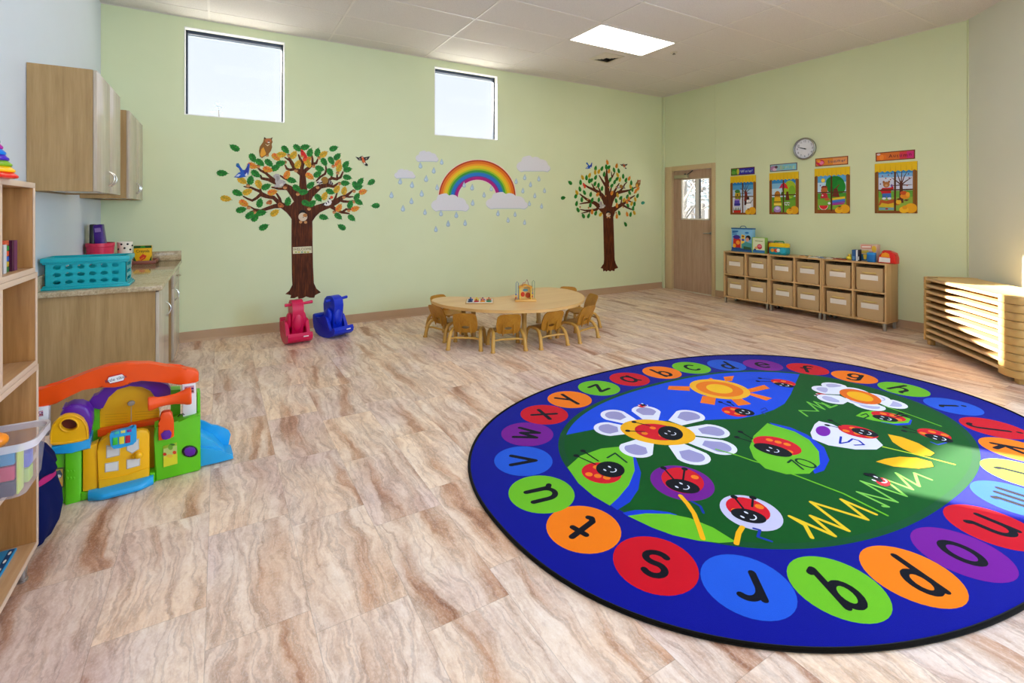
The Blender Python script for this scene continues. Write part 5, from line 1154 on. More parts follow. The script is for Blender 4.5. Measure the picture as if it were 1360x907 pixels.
# ================================================================ POSTERS AND CLOCK ON THE RIGHT WALL
def poster(season, y_left, y_right, z0, z1, bz0, bz1, label_p, label_b, scene, banner):
    W_, H_ = y_left - y_right, z1 - z0
    def F(layer): return lambda u, v, w: Vector((RIGHT_X - .0012 - layer*.0004 - w, y_left - u*W_, z0 + v*H_))
    P_ = lambda c: paper('print_' + c, c)
    mb = MB(); mb.prism([(0, 0), (1, 0), (1, 1), (0, 1)], F(-2), P_('#7A4A1C'), 0, .0008)
    ly = [1]
    def add(pts, c): mb.flat(pts, F(ly[0]), P_(c)); ly[0] += .25
    gx0, gx1, gy0, gy1 = .09, .90, .05, .84
    def g(x, y): return gx0 + x*(gx1-gx0), gy0 + y*(gy1-gy0)
    def G(pts): return [g(*p) for p in pts]
    scene(lambda pts, c: add(G(pts), c))
    add([(gx0+.38, gy0), (gx0+.425, gy0), (gx0+.425, gy1), (gx0+.38, gy1)], '#5A3312'); add([(gx0, gy0 + .40), (gx1, gy0 + .40), (gx1, gy0 + .425), (gx0, gy0 + .425)], '#5A3312')
    add([(0, 0), (1, 0), (1, .05), (0, .05)], '#8A4A1E'); add([(0, 0), (.09, 0), (.09, .9), (0, .9)], '#8E5A22'); add([(.90, 0), (1, 0), (1, .9), (.90, .9)], '#8E5A22'); add([(.03, 0), (.05, 0), (.05, .9), (.03, .9)], '#6B3F14'); add([(.95, 0), (.965, 0), (.965, .9), (.95, .9)], '#6B3F14')
    add(ell(.86, .10, .14, .095, 18), '#E8A518'); add(ell(.70, .07, .11, .065, 14), '#EFB622'); add(ell(.72, .115, .06, .04, 10), '#E0981A')
    if season == 'winter' or season == 'spring' or season == 'summer': add([(.66, .15), (.72, .13), (.78, .15), (.72, .16)], '#6A3A1A')
    val = [(0, 1)] + [(1, 1)] + [(1 - i/16, .815 + .028*(i % 2)) for i in range(17)]
    add(val, '#E9BE12')
    for i in range(1, 8): add([(i/8, .83), (i/8 + .012, .83), (i/8 + .006, .99)], '#C99A0C')
    t = mb.build('season_poster', smooth=0); recentre(t); tag(t, label_p, 'poster', 'season posters above the cubbies')
    HB = bz1 - bz0
    def FB(layer): return lambda u, v, w: Vector((RIGHT_X - .0012 - layer*.0004 - w, y_left - .008 - u*(W_ - .03), bz0 + v*HB))
    mb = MB(); mb.prism([(0, 0), (1, 0), (1, 1), (0, 1)], FB(-2), P_(banner['edge']), 0, .0008)
    k = 1
    for pts, c in banner['fill']: mb.flat(pts, FB(k), P_(c)); k += .25
    ar = (W_ - .03) / HB
    wd = {'m': 1.5, 'W': 1.5, 'i': .62, 't': .68, 'r': .7, 'A': 1.15, 'S': 1.08}; adv = [wd.get(ch, 1) for ch in banner['txt']]
    un = (.93 - banner['x0'] + .02) / sum(adv); pos = banner['x0'] - .02
    for i, ch in enumerate(banner['txt']):
        mb.text(ch, lambda u, v, w, i=i, q=pos + adv[i]*un/2: FB(6)(q + u/ar, .5 + v + .05*((i % 2) - .5), 0), un*ar*1.6, P_(banner['cols'][i % len(banner['cols'])])); pos += adv[i]*un
    t = mb.build('season_banner', smooth=0); recentre(t); tag(t, label_b, 'banner', 'season banners above the posters')
SQR = [(0, 0), (1, 0), (1, 1), (0, 1)]
def bare_tree(a, x, y, s, c='#5A2A16'):
    a([(x - .06*s, y - .5*s), (x - .04*s, y), (x - .03*s, y + .1*s), (x + .05*s, y + .1*s), (x + .06*s, y), (x + .09*s, y - .5*s)], c)
    for dx, dy, w in ((-.32, .25, .03), (-.15, .42, .03), (.05, .5, .03), (.22, .42, .03), (.36, .22, .03), (.38, .02, .025), (-.36, .02, .025)):
        a(stroke([(x + .01, y + .02), (x + dx*s*.5, y + dy*s*.6), (x + dx*s, y + dy*s)], [w*1.4*s, w*s, w*.4*s]), c)
def s_winter(a):
    a(SQR, '#D6D8E2'); a([(0, .55), (1, .55), (1, 1), (0, 1)], '#A9C6E4'); a([(0, .75), (1, .75), (1, 1), (0, 1)], '#4E9BD0'); a([(0, .9), (1, .9), (1, 1), (0, 1)], '#1F78BC'); bare_tree(a, .62, .62, .75, '#4A1C22')
    a([(.56, .38), (.60, .68), (.70, .68), (.76, .38)], '#7A2420'); a(ell(.26, .55, .15, .19, 14), '#8A8A1E'); a(ell(.24, .60, .12, .11, 12), '#C9A428'); a(ell(.24, .70, .13, .06, 12), '#3E7A2E'); a(ell(.24, .58, .04, .03, 8), '#3A1E0E')
    a([(.08, .22), (.36, .22), (.34, .44), (.10, .44)], '#5646B4'); a([(.08, .30), (.38, .30), (.38, .25), (.08, .25)], '#2A2A86'); a([(.10, .40), (.34, .40), (.33, .45), (.11, .45)], '#A884C8')
    a(ell(.78, .20, .13, .14, 16), '#F4F2F4'); a(ell(.76, .36, .08, .09, 14), '#F4F2F4'); a([(.69, .42), (.83, .42), (.81, .45), (.80, .52), (.72, .52), (.71, .45)], '#2A222A'); a([(.66, .29), (.88, .31), (.88, .335), (.66, .315)], '#1C1A22'); a(stroke([(.86, .3), (.97, .42)], .02), '#4A2E1E'); a(ell(.79, .37, .02, .015, 6), '#E07A1E')
    a([(.06, .0), (.40, .0), (.42, .08), (.04, .08)], '#C4201A')
    for i in range(6): a([(.06 + i*.06, .07), (.1 + i*.06, .07), (.07 + i*.06 + (.03 if i % 2 else -.02), .19)], '#2E5A22')
def s_spring(a):
    a(SQR, '#6FA42E'); a([(0, .45), (1, .45), (1, 1), (0, 1)], '#C4DCEE'); a([(0, .72), (1, .72), (1, 1), (0, 1)], '#7FB8E0'); a([(0, .88), (1, .88), (1, 1), (0, 1)], '#2E86C6'); a([(0, .36), (1, .36), (1, .46), (0, .46)], '#5C9A2C')
    a(ell(.76, .68, .26, .27, 20), '#A8C42A'); a(ell(.85, .62, .14, .18, 14), '#7DB02A'); a([(.58, .36), (.62, .62), (.70, .62), (.75, .36)], '#6A2A16'); a(ell(.24, .52, .13, .13, 14), '#B8741E'); a([(.08, .20), (.12, .46), (.36, .46), (.42, .2)], '#E5B81E'); a([(.08, .30), (.42, .30), (.42, .33), (.08, .33)], '#4A4A1A'); a([(.1, .22), (.4, .22), (.4, .26), (.1, .26)], '#EFE06A')
    a([(.30, .72), (.42, .86), (.52, .90), (.64, .82), (.70, .70), (.58, .73), (.5, .71), (.4, .74)], '#C21A50'); a([(.52, .90), (.64, .82), (.70, .70), (.60, .72)], '#D6321E'); a(stroke([(.46, .72), (.42, .5)], .02), '#4A2A1A'); a(ell(.45, .56, .06, .06, 8), '#3E6A2A')
    a([(.08, .0), (.40, .0), (.40, .06), (.08, .06)], '#7A3A6A'); a(ell(.24, .09, .16, .10, 16), '#A884C4'); a(ell(.24, .12, .10, .05, 12), '#D8C8E6')
    for i in range(9): a(ell(.55 + .05*(i % 5) + .02*(i//5), .28 - .06*(i//5) + .01*(i % 2), .022, .02, 6), ('#E8E2EE', '#D8A8C8', '#EFE9F2')[i % 3])
def s_summer(a):
    a(SQR, '#7AAA34'); a([(0, .50), (1, .50), (1, 1), (0, 1)], '#BFDCF0'); a([(0, .80), (1, .80), (1, 1), (0, 1)], '#5AA6DC'); a([(0, .34), (1, .34), (1, .50), (0, .50)], '#4F9A2E'); a(ell(.20, .86, .07, .06, 14), '#F0D028'); a(ell(.20, .86, .045, .04, 12), '#F7E25A'); a(ell(.10, .72, .025, .02, 8), '#6A5AA8')
    a(ell(.62, .72, .33, .25, 24), '#167A26'); a(ell(.78, .66, .20, .19, 18), '#1E8A2C'); a(ell(.5, .80, .2, .15, 16), '#1A8028'); a([(.52, .40), (.58, .62), (.70, .62), (.78, .38)], '#6E2A1C'); a(stroke([(.62, .6), (.76, .72)], .03), '#6E2A1C')
    a(ell(.24, .58, .12, .10, 14), '#B5662A'); a(ell(.17, .66, .04, .035, 8), '#A85A24'); a(ell(.31, .66, .04, .035, 8), '#A85A24'); a([(.12, .66), (.36, .66), (.3, .71), (.18, .71)], '#7A1E1E'); a([(.10, .36), (.14, .50), (.34, .50), (.38, .36)], '#C02A3A'); a(ell(.18, .44, .03, .025, 6), '#EFE6E0'); a(ell(.34, .33, .1, .04, 10), '#B5662A')
    a([(.52, .36), (.96, .40), (.96, .34), (.52, .30)], '#E2C22A'); a([(.52, .30), (.96, .34), (.96, .28), (.52, .24)], '#3E7ACA'); a([(.52, .24), (.96, .28), (.96, .24), (.52, .20)], '#7A4AB8'); a([(.5, .2), (.95, .23), (.92, .19), (.5, .16)], '#B02A8A')
    a(ell(.22, .16, .19, .15, 18, 0, PI, 2*PI), '#2E7A2A'); a(ell(.22, .16, .165, .125, 18, 0, PI, 2*PI), '#F0E8D8'); a(ell(.22, .16, .15, .11, 18, 0, PI, 2*PI), '#D8202A'); a([(0, 0), (.62, 0), (.62, .05), (0, .04)], '#8A4A1E'); a(ell(.42, .22, .05, .035, 8), '#E8E8EA')
def s_autumn(a):
    a(SQR, '#8FAE3E'); a([(0, .50), (1, .50), (1, 1), (0, 1)], '#D2D6EA'); a([(0, .84), (1, .84), (1, 1), (0, 1)], '#7FB4E2'); a([(0, .93), (1, .93), (1, 1), (0, 1)], '#3C92D2'); a([(0, .34), (1, .34), (1, .50), (0, .50)], '#6AA63A'); bare_tree(a, .66, .62, .85, '#55281E')
    for i, (x, y) in enumerate(((.12, .88), (.22, .82), (.06, .68), (.16, .7), (.36, .78), (.88, .9), (.9, .8), (.84, .62), (.4, .93), (.3, .9))): a(ell(x, y, .025, .018, 6), ('#8A3A5A', '#B0502A', '#5A3A7A')[i % 3])
    a(ell(.24, .66, .10, .075, 14), '#B0703A'); a(ell(.16, .73, .035, .03, 8), '#9A5C2C'); a(ell(.32, .73, .035, .03, 8), '#9A5C2C'); a(ell(.24, .64, .045, .03, 8), '#D2A070'); a([(.04, .50), (.12, .58), (.36, .58), (.44, .62), (.46, .55), (.38, .50), (.38, .42), (.10, .42), (.08, .48)], '#C41E24'); a([(.12, .32), (.12, .44), (.38, .44), (.38, .32), (.27, .32), (.25, .38), (.23, .32)], '#3A6AB8'); a(ell(.17, .31, .06, .03, 8), '#E2E2EA'); a(ell(.33, .31, .06, .03, 8), '#E2E2EA'); a(ell(.4, .63, .03, .04, 8), '#6A4A9A')
    a([(.0, .14), (.06, .28), (.24, .25), (.46, .29), (.62, .24), (.62, .14)], '#B4521E'); a([(.02, .10), (.1, .20), (.3, .17), (.46, .20), (.46, .08)], '#D9B62A'); a([(.02, .02), (.46, .02), (.46, .08), (.02, .08)], '#7AA8B8'); a(ell(.25, .05, .05, .02, 8), '#B03A2A')
    a(ell(.78, .36, .14, .07, 14), '#E08A1E'); a(ell(.74, .44, .10, .05, 12), '#C9501E'); a(ell(.86, .40, .06, .06, 10), '#E8A22A'); a(ell(.6, .22, .08, .06, 10), '#E8B62A'); a([(.52, .28), (.62, .26), (.7, .29), (.6, .31)], '#6A2A1A'); a([(.74, .25), (.84, .24), (.9, .27), (.8, .28)], '#6A2A1A')
FULL = [(.03, .1), (.97, .1), (.97, .9), (.03, .9)]
bw = dict(edge='#6A2E1E', fill=[(FULL, '#2A1E6E'), ([(.35, .12), (.97, .12), (.97, .88), (.35, .88)], '#2A2AA0'), ([(.03, .1), (.28, .1), (.28, .9), (.03, .9)], '#3F8A2A'), (ell(.12, .4, .1, .25, 12), '#6AA83A'), (ell(.31, .5, .06, .4, 12), '#C9C43A')], txt='Winter', x0=.44, dx=.088, size=.62, cols=['#CFE0F6', '#A9C4F0'])
bs = dict(edge='#5E4A66', fill=[(FULL, '#8FB8C4'), ([(.5, .12), (.97, .12), (.97, .88), (.5, .88)], '#7FC0D4'), (ell(.14, .45, .12, .34, 14), '#B07AA8'), (ell(.18, .3, .08, .2, 10), '#D6B4CE'), (ell(.24, .6, .06, .2, 8), '#5A3E4A')], txt='Spring', x0=.38, dx=.088, size=.6, cols=['#C9D23A', '#A4C23A', '#D8E08A'])
bu = dict(edge='#8A3E1E', fill=[(FULL, '#E08A2E'), ([(.55, .12), (.97, .12), (.97, .88), (.55, .88)], '#E89A5A'), (ell(.16, .45, .13, .36, 14), '#D22A4A'), (ell(.2, .42, .07, .22, 10), '#EE7AA0'), (ell(.12, .6, .06, .15, 8), '#F0A02A')], txt='Summer', x0=.40, dx=.098, size=.62, cols=['#12386E', '#163E78'])
ba = dict(edge='#7A3A18', fill=[(FULL, '#D8702A'), ([(.62, .12), (.97, .12), (.97, .88), (.62, .88)], '#D83A4A'), ([(.8, .12), (.97, .12), (.97, .88), (.8, .88)], '#D02A7A'), (ell(.16, .42, .13, .32, 14), '#E8741E'), (ell(.16, .42, .06, .31, 12), '#F08A2E'), (ell(.08, .78, .05, .12, 8), '#D8C8C0')], txt='Autumn', x0=.36, dx=.108, size=.66, cols=['#44081F', '#4A0A2A', '#4E0A38', '#5A0C50'])
def z_at(px, py): return on_x(px, py).z
poster('winter', 4.880, 4.452, 1.332, 1.926, 1.938, 2.052, 'winter window poster with a snowman, nearest the door', 'dark blue Winter banner above the poster nearest the door', s_winter, bw)
poster('spring', 4.244, 3.821, 1.340, 1.935, 1.955, 2.062, 'spring window poster with a red umbrella, second from the door', 'pale blue Spring banner above the umbrella poster', s_spring, bs)
poster('summer', 3.610, 3.177, 1.355, 1.955, 1.982, 2.092, 'summer window poster with a big green tree and watermelon', 'orange Summer banner right of the clock', s_summer, bu)
poster('autumn', 2.901, 2.474, 1.360, 1.963, 1.990, 2.098, 'autumn window poster with a bare tree and red sweater bear, farthest from the door', 'orange and pink Autumn banner farthest from the door', s_autumn, ba)
cc = on_x(1069.5, 197.6); t = thing('wall_clock', 'round wall clock with a silver rim above the season posters', 'clock', (RIGHT_X, cc.y, cc.z))
M = Matrix.Rotation(-PI/2, 4, 'Y')
mb = MB(); mb.lathe([(.128, 0), (.150, .004), (.153, .018), (.148, .034), (.140, .038), (.131, .034), (.128, .012)], mat('clock_silver', '#A9A9A4', .25, .5, .85), seg=56, M=M); mb.build('rim', t)
mb = MB(); mb.lathe([(.130, .008), (.130, .013)], paper('clock_white', '#E4E4EC'), seg=48, M=M); mb.build('dial', t)
FC = lambda d: (lambda u, v, w: Vector((-d, -u, v)))
mb = MB(); NUM = paper('clock_numeral', '#4A4A62')
for h in range(1, 13):
    a = math.radians(90 - 30*h); mb.text(str(h), lambda u, v, w, a=a: FC(.0138)(u + .101*math.cos(a), v + .101*math.sin(a), 0), .038, NUM)
for h in range(60): a = math.radians(6*h); mb.flat([(.12*math.cos(a-.006), .12*math.sin(a-.006)), (.126*math.cos(a-.006), .126*math.sin(a-.006)), (.126*math.cos(a+.006), .126*math.sin(a+.006)), (.12*math.cos(a+.006), .12*math.sin(a+.006))], FC(.0136), NUM)
mb.build('numerals', t, smooth=0)
HND = plastic('clock_hand', '#1E1E22')
mb = MB(); mb.prism(stroke([(.018, -.008), (-.055, .016)], .010), FC(0), HND, 0, .001); o = mb.build('hour_hand', t); o.location.x = -.016
mb = MB(); mb.prism(stroke([(.02, -.004), (-.090, .030)], .006), FC(0), HND, 0, .001); o = mb.build('minute_hand', t); o.location.x = -.018
mb = MB(); mb.lathe([(.008, .012), (.008, .021)], HND, seg=14, M=M); mb.build('hub', t)
# ================================================================ ALPHABET RUG
RC = Vector((2.975, 1.868)); RA, RB, RN = 1.925, 1.347, 2.29
def sup(a, b, t, n=RN):
    c, s = math.cos(t), math.sin(t)
    return (RC.x + a*math.copysign(abs(c)**(2/n), c), RC.y + b*math.copysign(abs(s)**(2/n), s))
def at_angle(a, b, ang, n=RN):                     # point of the oval in a given polar direction
    c, s = math.cos(ang), math.sin(ang); r = (abs(c/a)**n + abs(s/b)**n)**(-1/n); return (RC.x + r*c, RC.y + r*s)
def rug_mat(hexc):
    nm = 'rug_' + hexc
    if nm in MATS: return MATS[nm]
    k = N(nm).set(1.0, .0); v = k.coords((1, 1, 1)); f = k.noise(v, 420, 2, .7); g = k.noise(v, 9, 3)
    b = lin(hexc); lo = tuple(c*.86 for c in b[:3]) + (1,); hi = tuple(min(1, c*1.12) for c in b[:3]) + (1,)
    mx = k.n('ShaderNodeMix', data_type='RGBA'); mx.inputs[6].default_value = lo; mx.inputs[7].default_value = hi
    k.l(k.math('ADD', k.math('MULTIPLY', f, .7), k.math('MULTIPLY', g, .3)), mx.inputs[0]); k.l(mx.outputs[2], k.b.inputs['Base Color'])
    k.b.inputs['Sheen Weight'].default_value = .09; k.b.inputs['Sheen Roughness'].default_value = .45; k.bump(f, .35, .003)
    MATS[nm] = k.m; return k.m
RZ = .011
rl = [0]
rb = MB()
def IDF(u, v, w): return Vector((u, v, RZ + w))
def art(pts, c, world=False):
    rl[0] += 1; pp = pts if world else [tuple(on_z(p[0], p[1], RZ))[:2] for p in pts]
    rb.flat(pp, IDF, rug_mat(c), rl[0]*.00003)
def line(pts, wid, c, world=False):
    """wid in metres"""
    pp = pts if world else [tuple(on_z(p[0], p[1], RZ))[:2] for p in pts]
    rl[0] += 1; strip(rb, pp, wid, IDF, rug_mat(c), rl[0]*.00003)
    rl[0] += 3
n = 160
rug = [sup(RA - .012, RB - .012, 2*PI*i/n) for i in range(n)]
rb.prism(rug, lambda u, v, w: Vector((u, v, w)), rug_mat('#050C88'), .001, RZ - .0002, .003, 2)
edge = [sup(RA - .006, RB - .006, 2*PI*i/n) for i in range(n)]
eb = MB(); eb.tube([(p[0], p[1], .0085) for p in edge], .0085, rug_mat('#15120E'), 8, closed=True)
# inner field
IA, IB = 1.40, .925
art([at_angle(IA, IB, 2*PI*i/n, 2.33) for i in range(n)], '#0B4A22', True)
art([at_angle(IA - .035, IB - .035, 2*PI*i/n, 2.33) for i in range(n)], '#054F12', True)
# sky
a0 = math.atan2(*reversed(tuple(Vector(tuple(on_z(752.7, 577.4, RZ))[:2]) - RC))); a1 = math.atan2(*reversed(tuple(Vector(tuple(on_z(1056.8, 504.7, RZ))[:2]) - RC)))
sky = [at_angle(IA - .035, IB - .035, a1 + (a0 - a1)*i/50, 2.33) for i in range(51)]
low = [(787.6, 570.4), (843.5, 560.6), (900, 558), (938.5, 557.8), (966.5, 556.4), (980, 556.4), (1008, 550.8), (1028, 544), (1042, 536), (1050, 524), (1056, 510)]
art(sky + [tuple(on_z(*p, RZ))[:2] for p in low], '#1448D8', True)
def R1(x, y): return 620 + x/3.579, 460 + y/3.579
def R2(x, y): return 980 + x/3.579, 460 + y/3.579
def R3(x, y): return 620 + x/3.579, 660 + y/3.579
def R4(x, y): return 980 + x/3.579, 660 + y/3.579
def V2(px, py): return Vector(tuple(on_z(px, py, RZ))[:2])
def T(f, pts): return [f(*p) for p in pts]
WHT, LAV, YEL, ORA, RED, BLK_, LGR, BLU, PUR = '#E4E4F2', '#9C96C4', '#F2AE08', '#F07A14', '#D01022', '#0A0A10', '#68B81E', '#1438C4', '#6E1488'
# letters
cols26 = 'rogbprogbroGbrpogbrogbvroG'
cmap = {'r': '#C80A1E', 'o': '#F57A0A', 'g': '#6CB820', 'G': '#6CB820', 'b': '#1F55CC', 'p': '#74148C', 'v': '#74148C'}
seq = ['#C80A1E', '#F57A0A', '#6CB820', '#1F55CC', '#74148C', '#C80A1E', '#F57A0A', '#6CB820', '#1F55CC', '#C80A1E', '#F57A0A', '#9CCB2A', '#1F55CC', '#C80A1E', '#74148C', '#F57A0A', '#6CB820', '#1F55CC', '#C80A1E', '#F57A0A', '#6CB820', '#1F55CC', '#74148C', '#C80A1E', '#F57A0A', '#6CB820']
LET = dict(a=(835, 503), b=(880, 495), c=(919, 489), d=(966, 487), e=(1013, 487), f=(1070, 493), g=(1130, 503), h=(1195, 518), i=(1260, 540), j=(1313, 568), k=(1345, 597), l=(1345, 627), m=(1340, 660), n=(1313, 697), o=(1285, 739), p=(1220, 773), q=(1117, 791), r=(991, 788), s=(863, 757), t=(766, 706), u=(709, 658), v=(690, 612), w=(697, 576), x=(720, 550), y=(755, 530), z=(795, 515))
def arc(cx, cy, rx, ry, d0, d1, n=10): return [(cx + rx*math.cos(math.radians(d0 + (d1-d0)*i/n)), cy + ry*math.sin(math.radians(d0 + (d1-d0)*i/n))) for i in range(n+1)]
# simple handwriting strokes, x-height 1, baseline 0
GL = {'a': [arc(.42, .5, .36, .5, 40, 400, 16), [(.78, 1), (.78, .1), (.9, .0)]], 'b': [[(.1, 1.7), (.1, 0)], arc(.45, .5, .36, .5, 160, -200, 16)], 'c': [arc(.5, .5, .4, .5, 50, 310, 14)], 'd': [arc(.42, .5, .36, .5, 30, 390, 16), [(.78, 1.7), (.78, .1), (.9, 0)]],
      'e': [[(.1, .5), (.82, .55)] + arc(.46, .5, .38, .5, 10, 310, 14)], 'f': [arc(.55, 1.35, .28, .3, 40, 180, 8) + [(.27, 0)], [(.0, .95), (.6, .95)]], 'g': [arc(.42, .5, .36, .5, 30, 390, 16), [(.78, 1), (.78, -.3)] + arc(.45, -.3, .33, .35, 0, -150, 8)], 'h': [[(.1, 1.7), (.1, 0)], [(.1, .6)] + arc(.45, .6, .35, .4, 170, 0, 8) + [(.8, .1), (.92, 0)]],
      'i': [[(.4, 1), (.4, .1), (.55, 0)], [(.4, 1.42), (.4, 1.46)]], 'j': [[(.5, 1), (.5, -.3)] + arc(.2, -.3, .3, .35, 0, -140, 8), [(.5, 1.42), (.5, 1.46)]], 'k': [[(.1, 1.7), (.1, 0)], [(.7, 1), (.1, .45), (.75, 0)]], 'l': [[(.4, 1.7), (.4, .12), (.56, 0)]],
      'm': [[(.05, 1), (.05, 0)], [(.05, .6)] + arc(.27, .65, .22, .35, 170, 0, 8) + [(.49, 0)], [(.49, .6)] + arc(.71, .65, .22, .35, 170, 0, 8) + [(.93, .1), (1.03, 0)]], 'n': [[(.1, 1), (.1, 0)], [(.1, .55)] + arc(.45, .6, .35, .4, 170, 0, 8) + [(.8, .1), (.92, 0)]], 'o': [arc(.45, .5, .38, .5, 90, 450, 18)],
      'p': [[(.1, 1), (.1, -.7)], arc(.45, .5, .36, .5, 160, -200, 16)], 'q': [arc(.42, .5, .36, .5, 30, 390, 16), [(.78, 1), (.78, -.65), (.95, -.5)]], 'r': [[(.15, 1), (.15, 0)], [(.15, .55)] + arc(.5, .55, .35, .45, 170, 50, 8)], 's': [arc(.42, .74, .3, .26, 30, 250, 10) + arc(.42, .24, .32, .24, 80, -150, 10)],
      't': [[(.35, 1.45), (.35, .15), (.5, 0), (.62, .05)], [(.05, .98), (.68, .98)]], 'u': [[(.1, 1), (.1, .4)] + arc(.42, .38, .32, .38, 180, 350, 8) + [(.76, 1), (.76, .1), (.9, 0)]], 'v': [[(.05, 1), (.42, 0), (.8, 1)]], 'w': [[(.0, 1), (.25, 0), (.5, .8), (.75, 0), (1.0, 1)]], 'x': [[(.05, 1), (.8, 0)], [(.8, 1), (.05, 0)]], 'y': [[(.05, 1), (.42, .05)], [(.85, 1), (.42, .05), (.15, -.65)]], 'z': [[(.08, .95), (.78, .95), (.08, .05), (.82, .05)]]}
for idx, (ch, px) in enumerate(LET.items()):
    rl[0] = 2 + idx*.02
    raw = V2(*px); d = raw - RC; ang = math.atan2(d.y, d.x)
    c = Vector(at_angle(1.605, 1.10, ang)); c = c.lerp(raw, .35)
    art(ell(c.x, c.y, .161, .161, 36), seq[idx], True)
    # outward normal of the oval = letter's up direction
    nrm = Vector((math.copysign(abs(d.x)/1.605**2, d.x)*1.0, math.copysign(abs(d.y)/1.10**2, d.y))).normalized(); right = Vector((nrm.y, -nrm.x))
    xs = [p[0] for s_ in GL[ch] for p in s_]; ys = [p[1] for s_ in GL[ch] for p in s_]; mx_, my_ = (min(xs)+max(xs))/2, (min(ys)+max(ys))/2
    sc = .132 if max(ys) - min(ys) < 1.3 else .112
    for s_ in GL[ch]: line([tuple(c + right*((x-mx_)*sc) + nrm*((y-my_)*sc)) for x, y in s_], .029, '#0C0A14', True)
# helper shapes in floor space built from two pixels
def ellf(pc, pa, ry, c, n=26):
    """ellipse centred at pixel pc whose long axis ends at pixel pa; ry in metres"""
    a, b = V2(*pc), V2(*pa); d = b - a; art(ell(a.x, a.y, d.length, ry, n, math.atan2(d.y, d.x)), c, True)
def petal(pc, pt, c, half, start=.42, shrink=0.0):
    a, b = V2(*pc), V2(*pt); d = b - a; L = d.length; u = d.normalized(); w = Vector((-u.y, u.x)); h = half - shrink
    L0, L1 = L*start + shrink*1.5, L - shrink; pts = []
    pts.append(a + u*L0 - w*h*.5); 
    cc = a + u*(L1 - h)
    for i in range(13): t = -PI/2 + PI*i/12; pts.append(cc + u*h*math.cos(t) + w*h*math.sin(t))
    pts.append(a + u*L0 + w*h*.5); art([tuple(p) for p in pts], c, True)
def bug(body, tip, ry, face, ftip, fry, ant, eyes=None, spots=5, red=RED):
    ellf(body, tip, ry, red)
    a, b = V2(*body), V2(*tip); d = (b-a); w = Vector((-d.y, d.x)).normalized()*ry
    for i in range(spots):
        q = a + d*(-.62 + 1.24*i/max(1, spots-1))*.9 + w*(.42 if i % 2 else -.38); art(ell(q.x, q.y, .020, .020, 10), ORA, True)
    for p0, p1 in ant: line([p0, p1], .010, BLK_); q = V2(*p1); art(ell(q.x, q.y, .017, .017, 10), BLK_, True)
    ellf(face, ftip, fry, BLK_)
    fc = V2(*face)
    up = Vector((-.25, .97)); rt = Vector((.97, .25))
    if eyes: up, rt = eyes
    for s in (-.02, .012): q = fc + rt*s*1.4 + up*.016; art(ell(q.x, q.y, .006, .011, 8), WHT, True)
    line([tuple(fc + rt*(.022*math.cos(t)) + up*(-.014 + .018*math.sin(t))) for t in [PI*(1.05 + .9*i/6) for i in range(7)]], .006, WHT, True)
rl[0] = 8 + 0.06
# --- flower 1
fc = R1(905, 405)
for tx, ty in ((650, 308), (838, 283), (1095, 312), (1243, 402), (1285, 498), (1128, 562), (770, 520), (603, 388)): petal(fc, R1(tx, ty), WHT, .098)
ellf(fc, R1(1087, 425), .175, YEL, 36)
for tx, ty in ((650, 308), (838, 283), (1095, 312), (1243, 402), (1285, 498), (1128, 562), (770, 520), (603, 388)): petal(fc, R1(tx, ty), LAV, .098, .50, .03)
bug(R1(905, 406), R1(1015, 418), .115, R1(968, 412), R1(1028, 420), .10, [(R1(870, 378), R1(795, 360)), (R1(845, 406), R1(765, 402))], spots=4)
line([R1(1185, 490), R1(1290, 520), R1(1360, 545), R2(110, 556), R2(270, 612), R2(500, 700), R2(710, 805)], .012, LGR)
rl[0] = 8 + 0.12
# --- leaf 7
art(T(R1, [(740, 475), (800, 520), (828, 600), (815, 680), (775, 740), (715, 778), (685, 757), (720, 600)]), BLU)
art(T(R1, [(478, 575), (540, 520), (640, 485), (740, 475), (790, 520), (798, 590), (770, 660), (720, 720), (680, 757), (600, 710), (530, 650)]), LGR)
bug(R1(640, 600), R1(735, 618), .105, R1(682, 584), R1(750, 596), .082, [(R1(625, 545), R1(552, 497)), (R1(610, 560), R1(520, 520))], spots=6)
line([R1(668, 530), R1(705, 508), R1(760, 552)], .012, '#0A3A1E')
rl[0] = 8 + 0.18
# --- purple flower with bug
ellf(R1(1022, 645), R1(1178, 680), .165, PUR, 36); bug(R1(1025, 635), R1(1128, 655), .125, R1(1025, 664), R1(1108, 682), .062, [(R1(990, 640), R1(935, 578)), (R1(1028, 635), R1(1035, 583))], spots=2)
line([R1(1015, 710), R1(1050, 750), R1(1080, 795), R3(1105, 145), R3(1122, 198)], .022, YEL); line([R1(1070, 738), R1(1110, 760), R1(1125, 792)], .012, '#10309A')
rl[0] = 8 + 0.24
# --- lower leaf
art(T(R3, [(740, 75), (800, 62), (880, 62), (960, 72), (1000, 85), (900, 100), (765, 92)]), BLU)
art(T(R3, [(765, 90), (850, 78), (960, 80), (1060, 100), (1170, 145), (1280, 213), (1200, 218), (1100, 208), (980, 182), (880, 145)]), LGR)
line([R1(1015, 710), R1(1050, 750), R1(1080, 795), R3(1105, 145), R3(1122, 198)], .022, YEL)
rl[0] = 8 + 0.30
# --- white flower with bug
ellf((997, 680), (1039, 686), .135, '#C4BEDC', 36); bug((993, 676), (1023, 682), .095, (994, 685), (1018, 690), .052, [((987, 675), (975, 660)), ((999, 673), (1000, 661))], spots=2)
line([(986, 700), (981, 708), (978, 722)], .022, YEL); line([R4(75, 150), R4(105, 158), R4(95, 190), R4(160, 212)], .012, '#10309A')
rl[0] = 8 + 0.36
